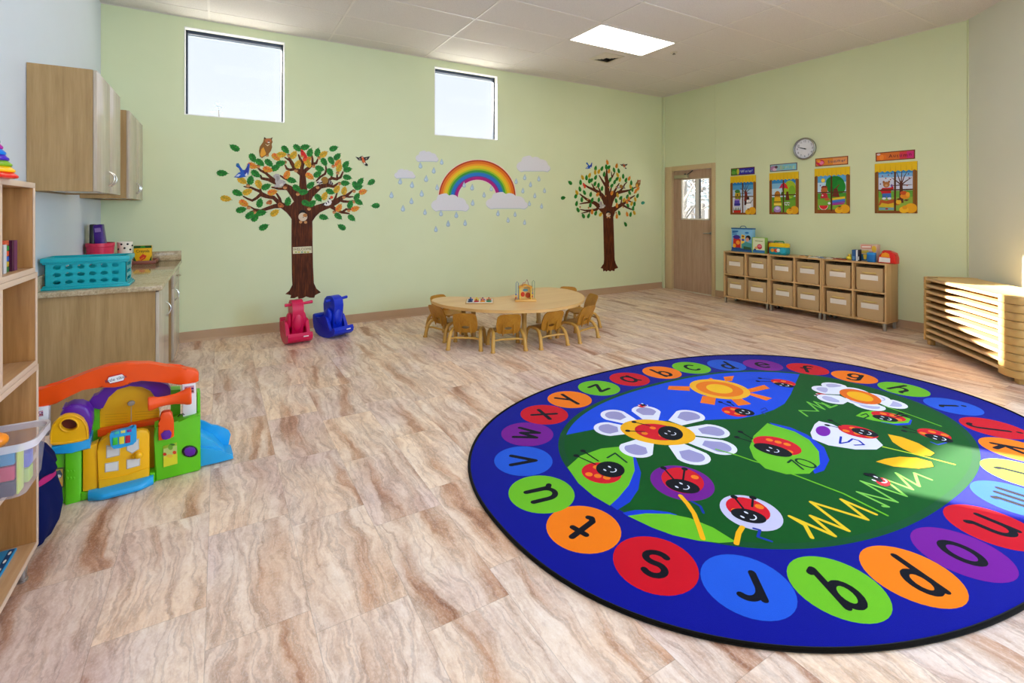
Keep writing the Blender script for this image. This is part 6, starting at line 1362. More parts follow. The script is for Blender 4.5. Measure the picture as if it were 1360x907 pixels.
# --- leaf 10
art(T(R2, [(150, 362), (250, 385), (330, 420), (410, 480), (435, 540), (410, 590), (365, 605), (300, 480)]), BLU)
art(T(R2, [(140, 365), (75, 425), (55, 480), (75, 530), (130, 580), (230, 608), (340, 605), (390, 560), (385, 500), (340, 445), (270, 405)]), LGR)
bug(R2(185, 470), R2(303, 500), .115, R2(165, 492), R2(258, 518), .068, [(R2(70, 440), R2(12, 406)), (R2(66, 455), R2(-5, 432))], spots=7)
line([R2(238, 553), R2(255, 540), R2(310, 585)], .012, '#0A3A1E'); p = V2(*R2(322, 556)); line([(p.x + .034*math.cos(t), p.y + .05*math.sin(t)) for t in [2*PI*i/14 for i in range(15)]], .012, '#0A3A1E', True)
rl[0] = 8 + 0.42
# --- cup 5
art(T(R2, [(385, 355), (450, 370), (520, 405), (640, 420), (690, 470), (660, 490), (560, 490), (430, 470), (355, 440), (345, 410), (365, 370)]), '#DCD8EE'); ellf(R2(405, 402), R2(440, 410), .085, '#7A1CA0')
bug(R2(570, 405), R2(668, 428), .09, R2(603, 409), R2(668, 425), .055, [(R2(490, 378), R2(440, 352)), (R2(485, 388), R2(425, 375))], spots=5)
line([R2(490, 430), R2(485, 462), R2(525, 455)], .012, '#1A2AA0'); line([R2(525, 455), R2(545, 440), R2(575, 448), R2(600, 468), R2(555, 470)], .012, '#1A2AA0')
line([R2(690, 478), R2(860, 518), R2(1030, 562)], .012, '#B8D82E')
art(T(R2, [(713, 418), (780, 432), (860, 462), (935, 508), (915, 522), (850, 518), (780, 485), (735, 455)]), YEL); art(T(R2, [(656, 549), (700, 535), (770, 525), (850, 530), (920, 550), (930, 572), (860, 582), (740, 572)]), YEL)
rl[0] = 8 + 0.48
# --- bug on the right, 4
bug(R2(932, 418), R2(1015, 440), .085, R2(955, 436), R2(1025, 452), .05, [(R2(855, 404), R2(795, 385)), (R2(850, 412), R2(790, 402))], spots=4)
line([R2(918, 455), R2(950, 468), R2(990, 458)], .010, '#1A3AA8')
rl[0] = 8 + 0.54
# --- leaf 9
art(T(R2, [(640, 318), (740, 330), (828, 350), (820, 372), (760, 376), (680, 360)]), BLU); art(T(R2, [(560, 330), (590, 312), (640, 306), (740, 318), (822, 345), (810, 364), (740, 368), (640, 352)]), LGR)
bug(R2(715, 332), R2(800, 348), .075, R2(700, 342), R2(762, 352), .05, [(R2(745, 330), R2(775, 318)), (R2(752, 336), R2(795, 330))], spots=5); line([R2(585, 328), R2(610, 320), R2(622, 332), R2(600, 342), R2(575, 338)], .010, '#0A3A1E')
line([R2(690, 282), R2(830, 330), R2(965, 380)], .012, LGR)
rl[0] = 8 + 0.60
# --- flower 2
f2 = R2(580, 238); tips = ((350, 196), (415, 172), (530, 195), (722, 250), (808, 290), (648, 306), (575, 280), (396, 256))
bug(R2(400, 232), R2(430, 238), .04, R2(385, 232), R2(395, 235), .03, [], spots=0); bug(R2(655, 252), R2(690, 262), .05, R2(655, 252), R2(662, 254), .02, [], spots=0)
for tx, ty in tips: petal(f2, R2(tx, ty), WHT, .095, .4)
for tx, ty in tips: petal(f2, R2(tx, ty), '#B4B0D6', .095, .5, .032)
ellf(f2, R2(672, 246), .155, '#E86A10', 30); ellf(f2, R2(638, 243), .10, YEL, 24)
rl[0] = 8 + 0.66
# --- sun
sc_ = (955.3, 516.3)
for a_, b_, c_, d_ in (((955, 205), (960, 188), (1060, 190), (1060, 212)), ((1110, 268), (1178, 278), (1185, 240), (1120, 235)), ((1290, 282), (1350, 275), (1290, 238), (1245, 240)), ((1130, 162), (1160, 150), (1195, 168), (1150, 175)), ((1220, 145), (1270, 140), (1260, 165), (1228, 165))): art(T(R1, [a_, b_, c_, d_]), '#EE7410')
art(T(R2, [(40, 205), (125, 183), (152, 200), (50, 222)]), '#EE7410'); art(T(R2, [(40, 226), (68, 222), (162, 246), (135, 258)]), '#EE7410'); art(T(R2, [(-35, 245), (0, 240), (62, 272), (20, 280)]), '#EE7410')
ellf(sc_, (996, 520), .215, '#F2B020', 36); ellf(sc_, (987, 519), .165, '#EC7A10', 32); ellf(sc_, (973, 518), .10, '#F6BC18', 28)
rl[0] = 8 + 0.72
# --- bugs on the sky, and the small one
bug(R1(1275, 310), R1(1340, 322), .085, R1(1320, 312), R1(1368, 320), .06, [(R1(1255, 285), R1(1205, 265)), (R1(1270, 283), R1(1245, 265))], spots=4); line([R2(110, 300), R2(130, 292), R2(140, 304), R2(112, 314), R2(128, 322)], .010, '#10309A')
bug(R2(215, 172), R2(275, 182), .075, R2(220, 184), R2(268, 194), .045, [(R2(170, 160), R2(105, 152)), (R2(165, 168), R2(95, 166))], spots=3)
bug(R2(690, 645), R2(725, 655), .045, R2(670, 634), R2(690, 638), .03, [(R2(660, 632), R2(615, 610)), (R2(658, 634), R2(640, 612))], spots=0); bug(R1(832, 284), R1(850, 288), .03, R1(838, 280), R1(848, 282), .02, [], spots=0)
rl[0] = 8 + 0.78
# --- grass strokes
line(T(R4, [(352, 193), (320, 135), (247, 92), (460, 185), (347, 90), (525, 160), (347, 24), (615, 107), (492, 12), (655, 82)]), .018, '#E6BE1E')
line(T(R2, [(690, 760), (715, 762), (568, 692), (757, 740), (585, 640), (800, 712), (690, 628), (830, 680), (752, 602), (862, 665), (840, 602), (920, 634)]), .014, '#7CC24A')
line(T(R2, [(330, 332), (292, 305), (382, 308), (330, 264), (412, 300), (362, 262), (440, 286), (400, 268), (435, 292), (470, 280)]), .014, '#6ABA3A')
rug_o = rb.build('alphabet_rug', smooth=0); tag(rug_o, 'large oval blue alphabet rug with ladybugs and flowers on the floor', 'rug')
ebo = eb.build('bound_edge'); ebo.parent = rug_o
# ================================================================ ACTIVITY PLAY HOUSE
PA = Vector((-.628, 3.072, 0)); PB = Vector((-.083, 3.112, 0)); PU = (PB - PA).normalized(); PN = Vector((-PU.y, PU.x, 0))
def PSp(cx, cy, d=0.0):
    """crop point -> (u, z) on the play house plane set back by d"""
    px, py = 40 + cx/4.318, 470 + cy/4.318
    dx, dy = ray(px); o = PA + PN*d
    det = dx*(-PU.y) - dy*(-PU.x); t = (o.x*(-PU.y) - o.y*(-PU.x)) / det
    P_ = Vector((dx*t, dy*t, 0)); return ((P_ - o).dot(PU), EYE + (HOR - py)*t/FOC)
PT = thing('play_house', 'colourful plastic activity play house with gate, telescope and slide on the floor', 'toy', PA, math.atan2(PU.y, PU.x))
def PF(d): return lambda u, v, w: Vector((u, d + w, v))       # local: u along, y = depth, z up
def Q(pts, d=0.0): return [PSp(x, y, d) for x, y in pts]
GN = plastic('play_green', '#5FBE12', .38); OR = plastic('play_orange', '#F2500A', .34); PU_ = plastic('play_purple', '#5A1494', .34); YW = plastic('play_yellow', '#F2B206', .36); BL = plastic('play_blue', '#22A0DC', .32); WH = plastic('play_white', '#E6E2E2', .4); GY = plastic('play_grey', '#B9AFA2', .45); RDK = plastic('play_dark_red', '#5E1A12', .4)
def pp(name, pts, d0, d1, m, bev=.006, par=PT, clampz=True):
    q = Q(pts, d0); q = [(u, max(z, .001)) for u, z in q] if clampz else q
    mb = MB(); mb.prism(q, PF(0), m, d0, d1, bev); return mb.build(name, par)
# back wall
pp('rear_column', [(350, 300), (398, 300), (398, 520), (350, 520)], .13, .20, GN); pp('rear_column', [(806, 208), (862, 205), (862, 420), (806, 420)], .13, .20, GN)
pp('rear_arch', [(330, 290), (360, 245), (388, 235), (430, 195), (480, 175), (540, 165), (590, 150), (660, 148), (740, 160), (790, 180), (806, 205), (806, 245), (770, 250), (715, 245), (690, 210), (640, 188), (570, 184), (500, 205), (450, 250), (418, 310), (395, 318), (330, 300)], .12, .17, PU_, .008)
sh = pp('shutters', [(392, 470), (400, 330), (425, 270), (465, 220), (520, 192), (580, 184), (640, 190), (690, 215), (722, 260), (742, 330), (742, 470)], .155, .185, YW, .006)
mb = MB()
for x0, x1, ys in ((430, 560, (345, 360, 375, 390, 405)), (600, 735, (330, 345, 360, 375, 390))):
    for y in ys: mb.flat(Q([(x0, y + 2), (x1, y - 6), (x1, y - 3), (x0, y + 5)], .154), PF(.154), plastic('shutter_line', '#D99A06'))
mb.flat(Q([(578, 300), (582, 300), (582, 392), (578, 392)], .154), PF(.1535), GY); mb.build('louvre_lines', sh, smooth=0)
mb = MB(); u, z = PSp(580, 282, .15); mb.prism(ell(u, z, .016, .013, 18), PF(.142), GY, 0, .013, .003); mb.build('heart_latch', sh)
pp('rear_rail', [(386, 440), (560, 408), (740, 374), (745, 400), (560, 432), (388, 478)], .115, .15, OR, .006)
pp('rear_lower_panel', [(386, 470), (806, 400), (806, 760), (386, 760)], .15, .175, YW, .004)
# left part: pillar, recessed picture, blue collar, arched porthole with purple dome
pp('left_pillar', [(195, 565), (298, 548), (298, 845), (285, 862), (240, 876), (205, 876), (195, 868)], 0, .10, GN, .014)
pp('left_wall', [(55, 590), (120, 570), (200, 565), (200, 868), (60, 900)], .02, .10, GN, .006)
pic = pp('picture_panel', [(140, 655), (193, 650), (193, 765), (140, 790)], .017, .024, plastic('pic_frame', '#4A5A2A'), .002)
mb = MB(); FI = PF(.0155)
mb.flat(Q([(146, 664), (188, 660), (188, 758), (146, 780)], .0155), FI, paper('pic_sand', '#CFA850')); mb.flat(Q([(152, 672), (172, 664), (186, 690), (176, 712), (158, 705)], .0155), FI, paper('pic_slate', '#4A5660'), -.0004); mb.flat(Q(ell(166, 700, 12, 9, 10), .0155), FI, paper('pic_pale', '#D8D6CC'), -.0008); mb.flat(Q(ell(165, 745, 18, 14, 10), .0155), FI, paper('pic_amber', '#D8892A'), -.0004); mb.build('picture_print', pic, smooth=0)
mb = MB()
for i in range(3):
    for j in range(2): mb.prism(Q(ell(215 + i*18, 672 + j*40, 6, 8, 8), 0), PF(-.003), GN, 0, .006, .001)
mb.build('embossing', PT)
pp('blue_collar', [(120, 535), (240, 510), (345, 485), (345, 545), (240, 568), (125, 582)], -.012, .11, BL, .008)
hood = MB(); hole = ell(222, 408, 47, 33, 24)
outer = []
po = [(112, 525), (110, 470), (125, 410), (160, 368), (205, 348), (255, 348), (300, 370), (328, 415), (336, 470), (334, 492), (280, 505), (200, 518)]
b = bmesh.new()
def face_plate(d, out, holepts):
    n = len(holepts); cu = sum(p[0] for p in holepts)/n; cv = sum(p[1] for p in holepts)/n; oc = [Vector(p) for p in out]; O = []
    for h in holepts:
        dr = Vector((h[0]-cu, h[1]-cv)); best = None
        for i in range(len(oc)):
            p, q = oc[i] - Vector((cu, cv)), oc[(i+1) % len(oc)] - Vector((cu, cv)); e = q - p; den = dr.x*e.y - dr.y*e.x
            if abs(den) < 1e-9: continue
            tt = (p.x*e.y - p.y*e.x)/den; uu = (p.x*dr.y - p.y*dr.x)/den
            if tt > 0 and -1e-6 <= uu <= 1.000001 and (best is None or tt < best): best = tt
        O.append(Vector((cu, cv)) + dr*(best or 1))
    return O
O_ = face_plate(0, po, hole); n = len(hole)
def P3(p, d): u, z = PSp(p[0], p[1], -.015); return Vector((u, d, z))
rings = [[b.verts.new(P3(p, -.015)) for p in hole], [b.verts.new(P3(p, -.015)) for p in O_], [b.verts.new(P3(p, .012)) for p in O_], [b.verts.new(P3(p, .012)) for p in hole]]
for A_, B_ in zip(rings, rings[1:] + rings[:1]):
    for i in range(n): b.faces.new((A_[i], A_[(i+1) % n], B_[(i+1) % n], B_[i]))
hood.merge(b, YW)
rimp = [P3((222 + (p[0]-222)*1.12, 408 + (p[1]-408)*1.14), -.016) for p in hole]; hood.tube(rimp, .0035, YW, 8, closed=True)
lip = [P3((222 + (p[0]-222)*.94, 425 + (p[1]-425)*.90), -.015) for p in po]; hood.tube(lip, .003, YW, 8, closed=True)
hood.build('porthole_face', PT)
mb = MB(); mb.prism(Q(hole, .01), PF(.012), RDK, 0, .01); mb.build('porthole_back', PT)
dome = MB(); dp_ = [(170, 350), (195, 312), (235, 292), (290, 290), (330, 308), (354, 345), (356, 400), (345, 460), (330, 490), (300, 500), (180, 480)]
dome.prism(Q(dp_, .02), PF(0), PU_, .018, .105, .016, 3)
for i in range(4): dome.tube([Vector((PSp(190 + i*40, 300 + abs(i - 1.6)*9, .02)[0], .02 + k*.028, PSp(190 + i*40, 298 + abs(i - 1.6)*9, .02)[1])) for k in range(4)], .004, PU_, 6)
dome.build('dome_hood', PT)
# gate with four windows, knob, piano
gate = pp('gate', [(385, 785), (385, 560), (388, 520), (410, 490), (445, 478), (470, 462), (560, 448), (640, 436), (672, 440), (685, 460), (685, 712), (540, 750)], -.008, .03, YW, .008)
side = pp('gate_post', [(300, 792), (300, 545), (340, 528), (388, 505), (388, 786)], .0, .05, YW, .008)
mb = MB(); mb.tube([Vector((PSp(x, y)[0], -.010, PSp(x, y)[1])) for x, y in ((388, 715), (470, 705), (560, 688), (682, 645))], .0025, YW, 6); mb.build('moulding', gate)
for w_ in ([(436, 524), (516, 530), (514, 582), (436, 600)], [(552, 555), (552, 500), (624, 485), (626, 545), (585, 572)], [(428, 628), (508, 614), (508, 668), (428, 680)], [(552, 605), (632, 595), (630, 640), (552, 662)]):
    mb = MB(); q = Q(w_, -.0085); mb.prism(q, PF(-.0095), GY, 0, .003, .0008); c_ = sum((Vector(p) for p in q), Vector((0, 0)))/len(q)
    mb.flat([tuple(c_ + (Vector(p)-c_)*.86) for p in q], PF(-.0099), plastic('play_pane', '#DCD8D2', .2)); mb.build('window_pane', gate)
mb = MB(); u, z = PSp(622, 578, -.02); mb.ball((u, -.028, z), (.018, .016, .017), YW, 18, 12); u2, z2 = PSp(598, 588, -.01); mb.ball((u2, -.016, z2), (.012, .012, .009), YW, 14, 8); mb.build('gate_knob', gate)
pn = pp('toy_piano', [(456, 470), (462, 455), (500, 442), (560, 432), (588, 428), (598, 415), (608, 418), (610, 500), (590, 520), (520, 540), (480, 545), (462, 530)], -.045, -.012, BL, .007)
for i, (x, c) in enumerate(((474, '#3FBF3A'), (511, '#E3D83A'), (546, '#B3163A'))):
    mb = MB(); y = 482 - i*6; mb.prism(Q([(x, y), (x + 29, y - 5), (x + 29, y + 36), (x, y + 42)], -.045), PF(-.0485), plastic('key_' + c, c), 0, .004, .001); mb.build('piano_key', pn)
for i, (x, c) in enumerate(((484, '#4AC0A0'), (520, '#D8D46A'), (556, '#8A1E8A'))):
    mb = MB(); y = 447 - i*6; mb.prism(Q([(x, y), (x + 26, y - 5), (x + 26, y + 10), (x, y + 14)], -.045), PF(-.0475), plastic('button_' + c, c), 0, .004, .001); mb.build('piano_button', pn)
# blue step
mb = MB(); q0, q1 = PSp(335, 850)[0], PSp(708, 740)[0]
pr = [(.03, 0), (-.045, 0), (-.062, .008), (-.066, .020), (-.060, .032), (-.045, .040), (-.01, .044), (.03, .044)]
b = bmesh.new(); rg = []
for k in range(13):
    t = k/12; u = q0 + (q1-q0)*t; sc_ = min(1, .35 + 3.2*min(t, 1-t)); rg.append([b.verts.new((u, y*(sc_ if y < 0 else 1), z)) for y, z in pr])
for A_, B_ in zip(rg, rg[1:]):
    for i in range(len(pr)): b.faces.new((A_[i], A_[(i+1) % len(pr)], B_[(i+1) % len(pr)], B_[i]))
b.faces.new(rg[0][::-1]); b.faces.new(rg[-1]); mb.merge(b, BL); mb.build('door_step', PT)
pp('threshold_block', [(290, 800), (345, 788), (345, 850), (292, 862)], -.004, .06, GN, .008); pp('threshold_block', [(684, 685), (716, 680), (716, 745), (690, 750)], -.004, .06, GN, .006)
# right panel
rp = pp('right_panel', [(714, 748), (710, 480), (712, 425), (735, 415), (800, 405), (832, 390), (850, 382), (940, 360), (970, 348), (978, 352), (980, 660), (970, 672)], 0, .09, GN, .010)
pic = pp('picture_panel', [(762, 530), (842, 508), (846, 630), (764, 652)], -.004, .004, paper('pic_leaf', '#9AB82A'), .001)
mb = MB(); FI = PF(-.0046)
mb.flat(Q([(765, 590), (844, 570), (845, 628), (766, 649)], -.0046), FI, paper('pic_lemon', '#D8D02A')); mb.flat(Q([(765, 545), (842, 525), (843, 570), (765, 590)], -.0046), FI, paper('pic_mint', '#B4C46A'))
for x, y, rx, ry, c in ((772, 575, 10, 9, '#C8301E'), (828, 565, 11, 10, '#D0401E'), (805, 535, 14, 16, '#6AA02A'), (800, 585, 18, 10, '#E2B43A'), (815, 520, 16, 6, '#3A6A2A')): mb.flat(Q(ell(x, y, rx, ry, 12), -.0046), FI, paper('pic_' + c, c), -.0005)
mb.build('picture_print', pic, smooth=0)
mb = MB(); mb.prism(Q(ell(916, 558, 46, 34, 24), 0), PF(-.006), plastic('play_black', '#141412'), 0, .01, .003); mb.prism(Q([(882, 556), (892, 538), (915, 530), (940, 534), (950, 550), (942, 572), (918, 584), (892, 578)], 0), PF(-.010), PU_, 0, .008, .003); mb.build('shape_hole', rp)
br = pp('telescope_bracket', [(736, 500), (734, 420), (745, 400), (742, 372), (752, 345), (765, 335), (800, 330), (815, 345), (825, 395), (826, 475), (800, 490)], -.022, .02, OR, .007)
mb = MB(); mb.prism(Q([(750, 458), (770, 438), (800, 435), (812, 450), (806, 478), (780, 490), (756, 484)], -.02), PF(-.030), PU_, 0, .01, .003); mb.build('hex_button', br)
tl = MB(); a = PSp(676, 288, -.03); e_ = PSp(925, 284, -.03); L = e_[0] - a[0]
pf = [(.030, 0), (.033, .004), (.033, .045*L/.45), (.025, .10*L/.45), (.023, .18*L/.45), (.026, .28*L/.45), (.034, .36*L/.45), (.041, .40*L/.45), (.043, L*.97), (.040, L), (.034, L), (.031, L*.9), (.002, L*.88)]
pf = [(r*1.02, z) for r, z in pf]
tl.lathe(pf, OR, seg=28, M=Matrix.Translation((a[0], -.03, a[1])) @ Matrix.Rotation(PI/2 - .02, 4, 'Y')); tl.build('telescope', PT)
mb = MB(); u, z = PSp(860, 355, .0); mb.tube([(u - .01, -.003, z), (u - .004, -.012, z + .01), (u + .012, -.012, z + .012), (u + .018, -.003, z + .003)], .0025, plastic('play_black', '#141412'), 6); mb.build('cord_loop', PT)
# white picture towers under the arch
for pts, pr_ in (([(872, 178), (950, 168), (955, 362), (876, 380)], [(884, 188), (940, 180), (942, 225), (886, 232)]), ([(28, 312), (104, 300), (106, 470), (30, 480)], [(40, 330), (74, 324), (76, 356), (42, 362)])):
    tw = pp('white_tower', pts, .04, .10, WH, .005); mb = MB(); mb.flat(Q(pr_, .039), PF(.039), paper('tower_print', '#C9909A')); x0, y0 = pr_[0]; x1, y1 = pr_[2]
    for i, c in enumerate(('#8A1E3A', '#D8C8D0', '#5A2A6A', '#E6E0E2', '#A8344A', '#6A3A2A')): mb.flat(Q(ell(x0 + (x1-x0)*(.2 + .3*(i % 3)), y0 + (y1-y0)*(.28 + .42*(i//3)), (x1-x0)*.14, (y1-y0)*.18, 9), .039), PF(.0386), paper('tower_' + c, c))
    mb.build('picture_print', tw, smooth=0)
pp('right_post', [(958, 220), (976, 218), (978, 370), (958, 372)], .05, .12, GN, .005)
# top arch with the oval badge
arch = pp('top_arch', [(-20, 215), (45, 205), (95, 205), (150, 190), (250, 140), (350, 100), (450, 70), (560, 52), (680, 55), (780, 72), (860, 88), (900, 85), (950, 95), (968, 112), (968, 158), (940, 172), (900, 178), (850, 180), (800, 168), (720, 148), (640, 142), (600, 150), (570, 175), (530, 188), (480, 196), (410, 196), (395, 182), (360, 186), (300, 208), (220, 246), (150, 288), (100, 302), (45, 308), (-20, 300)], .05, .11, OR, .010)
mb = MB(); bu, bz_ = PSp(493, 143, .045)
mb.prism(Q(stroke([(455, 152), (493, 143), (531, 134)], 46), .045), PF(.046), plastic('badge_red', '#C41A1E'), 0, .006, .001); mb.prism(Q(stroke([(455, 152), (493, 143), (531, 134)], 35), .045), PF(.0445), plastic('badge_white', '#F0F0F2'), 0, .003, .0008)
ta = math.radians(9)
mb.text('little tikes', lambda u, v, w: Vector((bu + u*math.cos(ta) - v*math.sin(ta), .0435, bz_ + u*math.sin(ta) + v*math.cos(ta))), .0215, plastic('badge_navy', '#1C2050')); mb.build('badge', arch, smooth=0)
# slide at the right end
sl = MB()
u0, ue = PSp(982, 600)[0] - .005, PSp(1168, 590, .03)[0]
def wall_pts(d, top): return [(p if True else p) for p in [PSp(x, y, d) for x, y in top]]
near = [PSp(x, y, .03) for x, y in ((975, 535), (1020, 542), (1060, 545), (1090, 556), (1120, 572), (1150, 578), (1165, 588), (1166, 602), (1070, 625), (975, 648))]
near = [(u, max(z, .001)) for u, z in near]
sl.prism(near, PF(.03), BL, 0, .018, .005)
far = [PSp(x, y, .17) for x, y in ((970, 378), (1000, 388), (1040, 408), (1075, 420), (1110, 424), (1140, 440), (1152, 465), (1138, 492))]
far = far + [(far[-1][0], .001), (far[0][0], .001)]
sl.prism(far, PF(.17), BL, 0, .018, .005)
bed = [(near[0][0], near[0][1] + .055), (near[2][0], near[2][1] + .03), (near[4][0], near[4][1] - .005), (near[6][0], .03), (near[6][0], .012), (near[4][0], .03), (near[0][0], .06)]
sl.prism(bed, PF(.045), BL, 0, .128, .002); sl.build('slide', PT)

# ================================================================ TOYS ON THE CUBBIES
KT = KZ1 + .0008
def kx(px, X=KX0 + .10): return on_x(px, 330, X).y
# zipped blue case
yl, yr = kx(972.5, 6.70), kx(1000, 6.70)
t = thing('zip_case', 'tall blue zipped picture case with a handle, nearest the door on the cubbies', 'case', (6.72, (yl+yr)/2, KT))
zt = on_x(985, 303, 6.70).z; HC = zt - KT
mb = MB(); mb.box(6.68, 6.76, yr, yl, KT, zt, plastic('case_sky', '#7FB8DE', .25), .006); mb.build('case_body', t, world=True)
mb = MB(); mb.box(6.676, 6.764, yr - .004, yl + .004, zt - .016, zt + .003, plastic('case_trim', '#1E5E96'), .004); mb.box(6.676, 6.764, yr - .003, yl + .003, KT, KT + .022, plastic('case_trim', '#1E5E96'), .004); mb.build('zip_band', t, world=True)
mb = MB(); mb.tube([(6.72, (yl+yr)/2 + s*.05, zt + z) for s, z in ((1, 0), (.85, .02), (.4, .032), (-.4, .032), (-.85, .02), (-1, 0))], .005, plastic('case_trim', '#1E5E96'), 8); mb.build('handle', t, world=True)
FK = lambda X, y0, y1, z0, z1: (lambda u, v, w: Vector((X - w, y0 + (y1-y0)*u, z0 + (z1-z0)*v)))
F_ = FK(6.6792, yl, yr, KT + .022, zt - .016); mb = MB(); Pc = lambda c: paper('toyprint_' + c, c)
for k, (pts, c) in enumerate((([(.02, .0), (.98, .0), (.98, .12), (.02, .12)], '#2A4A8A'), ([(.08, .12), (.45, .12), (.46, .50), (.30, .62), (.1, .55)], '#C4281E'), (ell(.26, .62, .18, .10, 14), '#3A2A8A'), (ell(.33, .36, .1, .1, 12), '#F0902A'), (ell(.15, .2, .08, .1, 10), '#E8A01E'), ([(.46, .1), (.62, .1), (.66, .72), (.5, .76)], '#F0C83A'), (ell(.57, .66, .06, .05, 10), '#8A4A1E'), (ell(.57, .5, .07, .06, 10), '#3A4A9A'), (ell(.82, .60, .12, .12, 14), '#2A2222'), (ell(.78, .52, .08, .10, 12), '#D8A08A'), ([(.5, .08), (.98, .08), (.98, .34), (.72, .42), (.5, .30)], '#4A9A9A'), ([(.6, .05), (.95, .05), (.95, .16), (.6, .2)], '#3A5A3A'), (ell(.76, .84, .1, .05, 10), '#2A78C0'), ([(.05, .80), (.34, .86), (.34, .93), (.05, .92)], '#2A6AAA'), ([(.06, .72), (.28, .74), (.28, .79), (.06, .78)], '#3A80C0'))): mb.flat(pts, F_, Pc(c), k*.00012)
mb.build('picture_print', t, world=True, smooth=0)
# green edged box
yl, yr = kx(999.5, 6.67), kx(1016.5, 6.67); zt = on_x(1008, 315.5, 6.66).z
t = thing('toy_carton', 'pale green carton with a red picture beside the blue zipped case', 'box', (6.69, (yl+yr)/2, KT))
mb = MB(); mb.box(6.655, 6.73, yr, yl, KT, zt, paper('carton_green', '#9CC85A'), .002); mb.build('carton', t, world=True)
F_ = FK(6.654, yl, yr, KT, zt); mb = MB()
for k, (pts, c) in enumerate((([(.08, .02), (1, .02), (1, .97), (.08, .97)], '#DCE6C0'), ([(.08, .02), (1, .02), (1, .20), (.08, .20)], '#3A78B8'), (ell(.6, .42, .2, .17, 16), '#C8384A'), (ell(.6, .46, .16, .08, 12), '#E0788A'), (ell(.34, .34, .12, .08, 10), '#E0A86A'), ([(.25, .76), (.85, .76), (.85, .80), (.25, .80)], '#7A9A4A'), (ell(.24, .22, .1, .06, 8), '#2A4A6A'))): mb.flat(pts, F_, Pc(c), k*.00012)
mb.build('picture_print', t, world=True, smooth=0)
# toy camera-like case behind and in front
yl, yr = kx(1016.5, 6.70), kx(1024, 6.70); t = thing('red_toy_tin', 'small red and orange toy tin between the green carton and the yellow toy', 'toy', (6.795, (yl+yr)/2, KT))
mb = MB(); zt = on_x(1020, 320, 6.70).z; mb.box(6.755, 6.835, yr - .03, yl, KT, zt - .02, plastic('tin_red', '#B8341E', .3), .008); mb.build('tin_body', t, world=True)
mb = MB(); mb.box(6.752, 6.838, yr - .032, yl + .002, zt - .022, zt, plastic('tin_lid', '#8E8A80', .3), .006); mb.build('lid', t, world=True)
mb = MB(); mb.flat(ell((yl+yr)/2, (KT+zt)/2 + .01, .028, .026, 12), lambda u, v, w: Vector((6.7542, u, v)), Pc('#E8862A')); mb.build('picture_print', t, world=True, smooth=0)
yl, yr = kx(1022.5, 6.66), kx(1045, 6.66); z1_ = on_x(1034, 321.5, 6.66).z; hh = z1_ - KT; ym_ = (yl+yr)/2; wy = (yl - yr)/2
t = thing('toy_lunchbox', 'chunky yellow and turquoise toy lunch box on the cubbies', 'toy', (6.68, ym_, KT))
mb = MB(); mb.prism([(-wy, .02), (-wy + .02, 0), (wy - .02, 0), (wy, .02), (wy, hh*.5), (wy - .015, hh*.66), (-wy + .015, hh*.66), (-wy, hh*.5)], lambda u, v, w: Vector((6.635 - 6.68 + w, -u, v)), plastic('toy_turquoise', '#1296A8', .3), 0, .10, .012, 3); mb.build('lower_shell', t)
mb = MB(); mb.prism([(-wy*1.02, hh*.6), (wy*1.02, hh*.6), (wy*1.0, hh*.86), (wy*.8, hh*.92), (-wy*.8, hh*.92), (-wy*1.0, hh*.86)], lambda u, v, w: Vector((6.628 - 6.68 + w, -u, v)), plastic('toy_sun_yellow', '#F0C40C', .3), 0, .114, .010, 3); mb.build('upper_shell', t)
mb = MB(); mb.tube([(0, wy*.6, hh*.9), (0, wy*.5, hh*1.05), (0, -wy*.5, hh*1.05), (0, -wy*.6, hh*.9)], .009, plastic('toy_leaf_green', '#3A8A4A', .3), 10); mb.build('handle', t)
mb = MB()
for k, (y_, z_, r_, c) in enumerate(((wy*.55, hh*.34, .026, '#E0902A'), (wy*.1, hh*.34, .028, '#D84A3A'), (-wy*.15, hh*.36, .024, '#F0F0E8'), (-wy*.62, hh*.34, .036, '#2AB0CC'))): mb.prism(ell(y_, z_, r_, r_, 16), lambda u, v, w: Vector((6.632 - 6.68 - w, u, v)), plastic('knob_' + c, c), -.004, .004 + k*.0004, .001)
mb.build('front_button', t)
# flat puzzles, books
fl = [(1063, 1074, '#D8A86A', 'tan'), (1076, 1088, '#E4E6D8', 'white and green'), (1089, 1098, '#8FA8C0', 'blue grey'), (1099, 1108, '#E2DCC8', 'cream'), (1109, 1126, '#A84E34', 'rust red')]
for i, (a, b_, c, nm) in enumerate(fl):
    yl, yr = kx(a, 6.68), kx(b_, 6.68); t = thing('flat_puzzle', f'thin {nm} puzzle board lying flat on the cubbies', 'puzzle', (6.70, (yl+yr)/2, KT), group='flat puzzles on the cubbies')
    mb = MB(); mb.box(6.625, 6.80, yr + .004, yl - .004, KT, KT + .010, paper('puzzleback_' + c, c), .002); mb.build('board', t, world=True)
    mb = MB()
    for k in range(4): yy = yr + (yl-yr)*(.2 + .2*k); cc_ = ('#2E6A3A', '#3A5A8A', '#C8A03A', '#8A3A2A')[(k+i) % 4]; mb.prism(ell(6.68 + .02*((k*7) % 3), yy, .018, .02, 8), XY, paper('pzl_' + cc_, cc_), KT + .0102, KT + .0145, .001)
    mb.build('puzzle_piece', t, world=True)
t = thing('toy_duck', 'small yellow rubber toy beside the blue boxes on the cubbies', 'toy', (6.68, kx(1128, 6.68), KT))
mb = MB(); YD = plastic('duck_yellow', '#E8D23A', .35); mb.ball((0, 0, .028), (.03, .034, .028), YD); mb.ball((-.008, -.008, .062), (.019, .019, .018), YD); mb.build('duck_body', t)
mb = MB(); mb.ball((-.028, -.008, .060), (.009, .007, .004), plastic('duck_bill', '#D87A1A'), 10, 6); mb.build('bill', t)
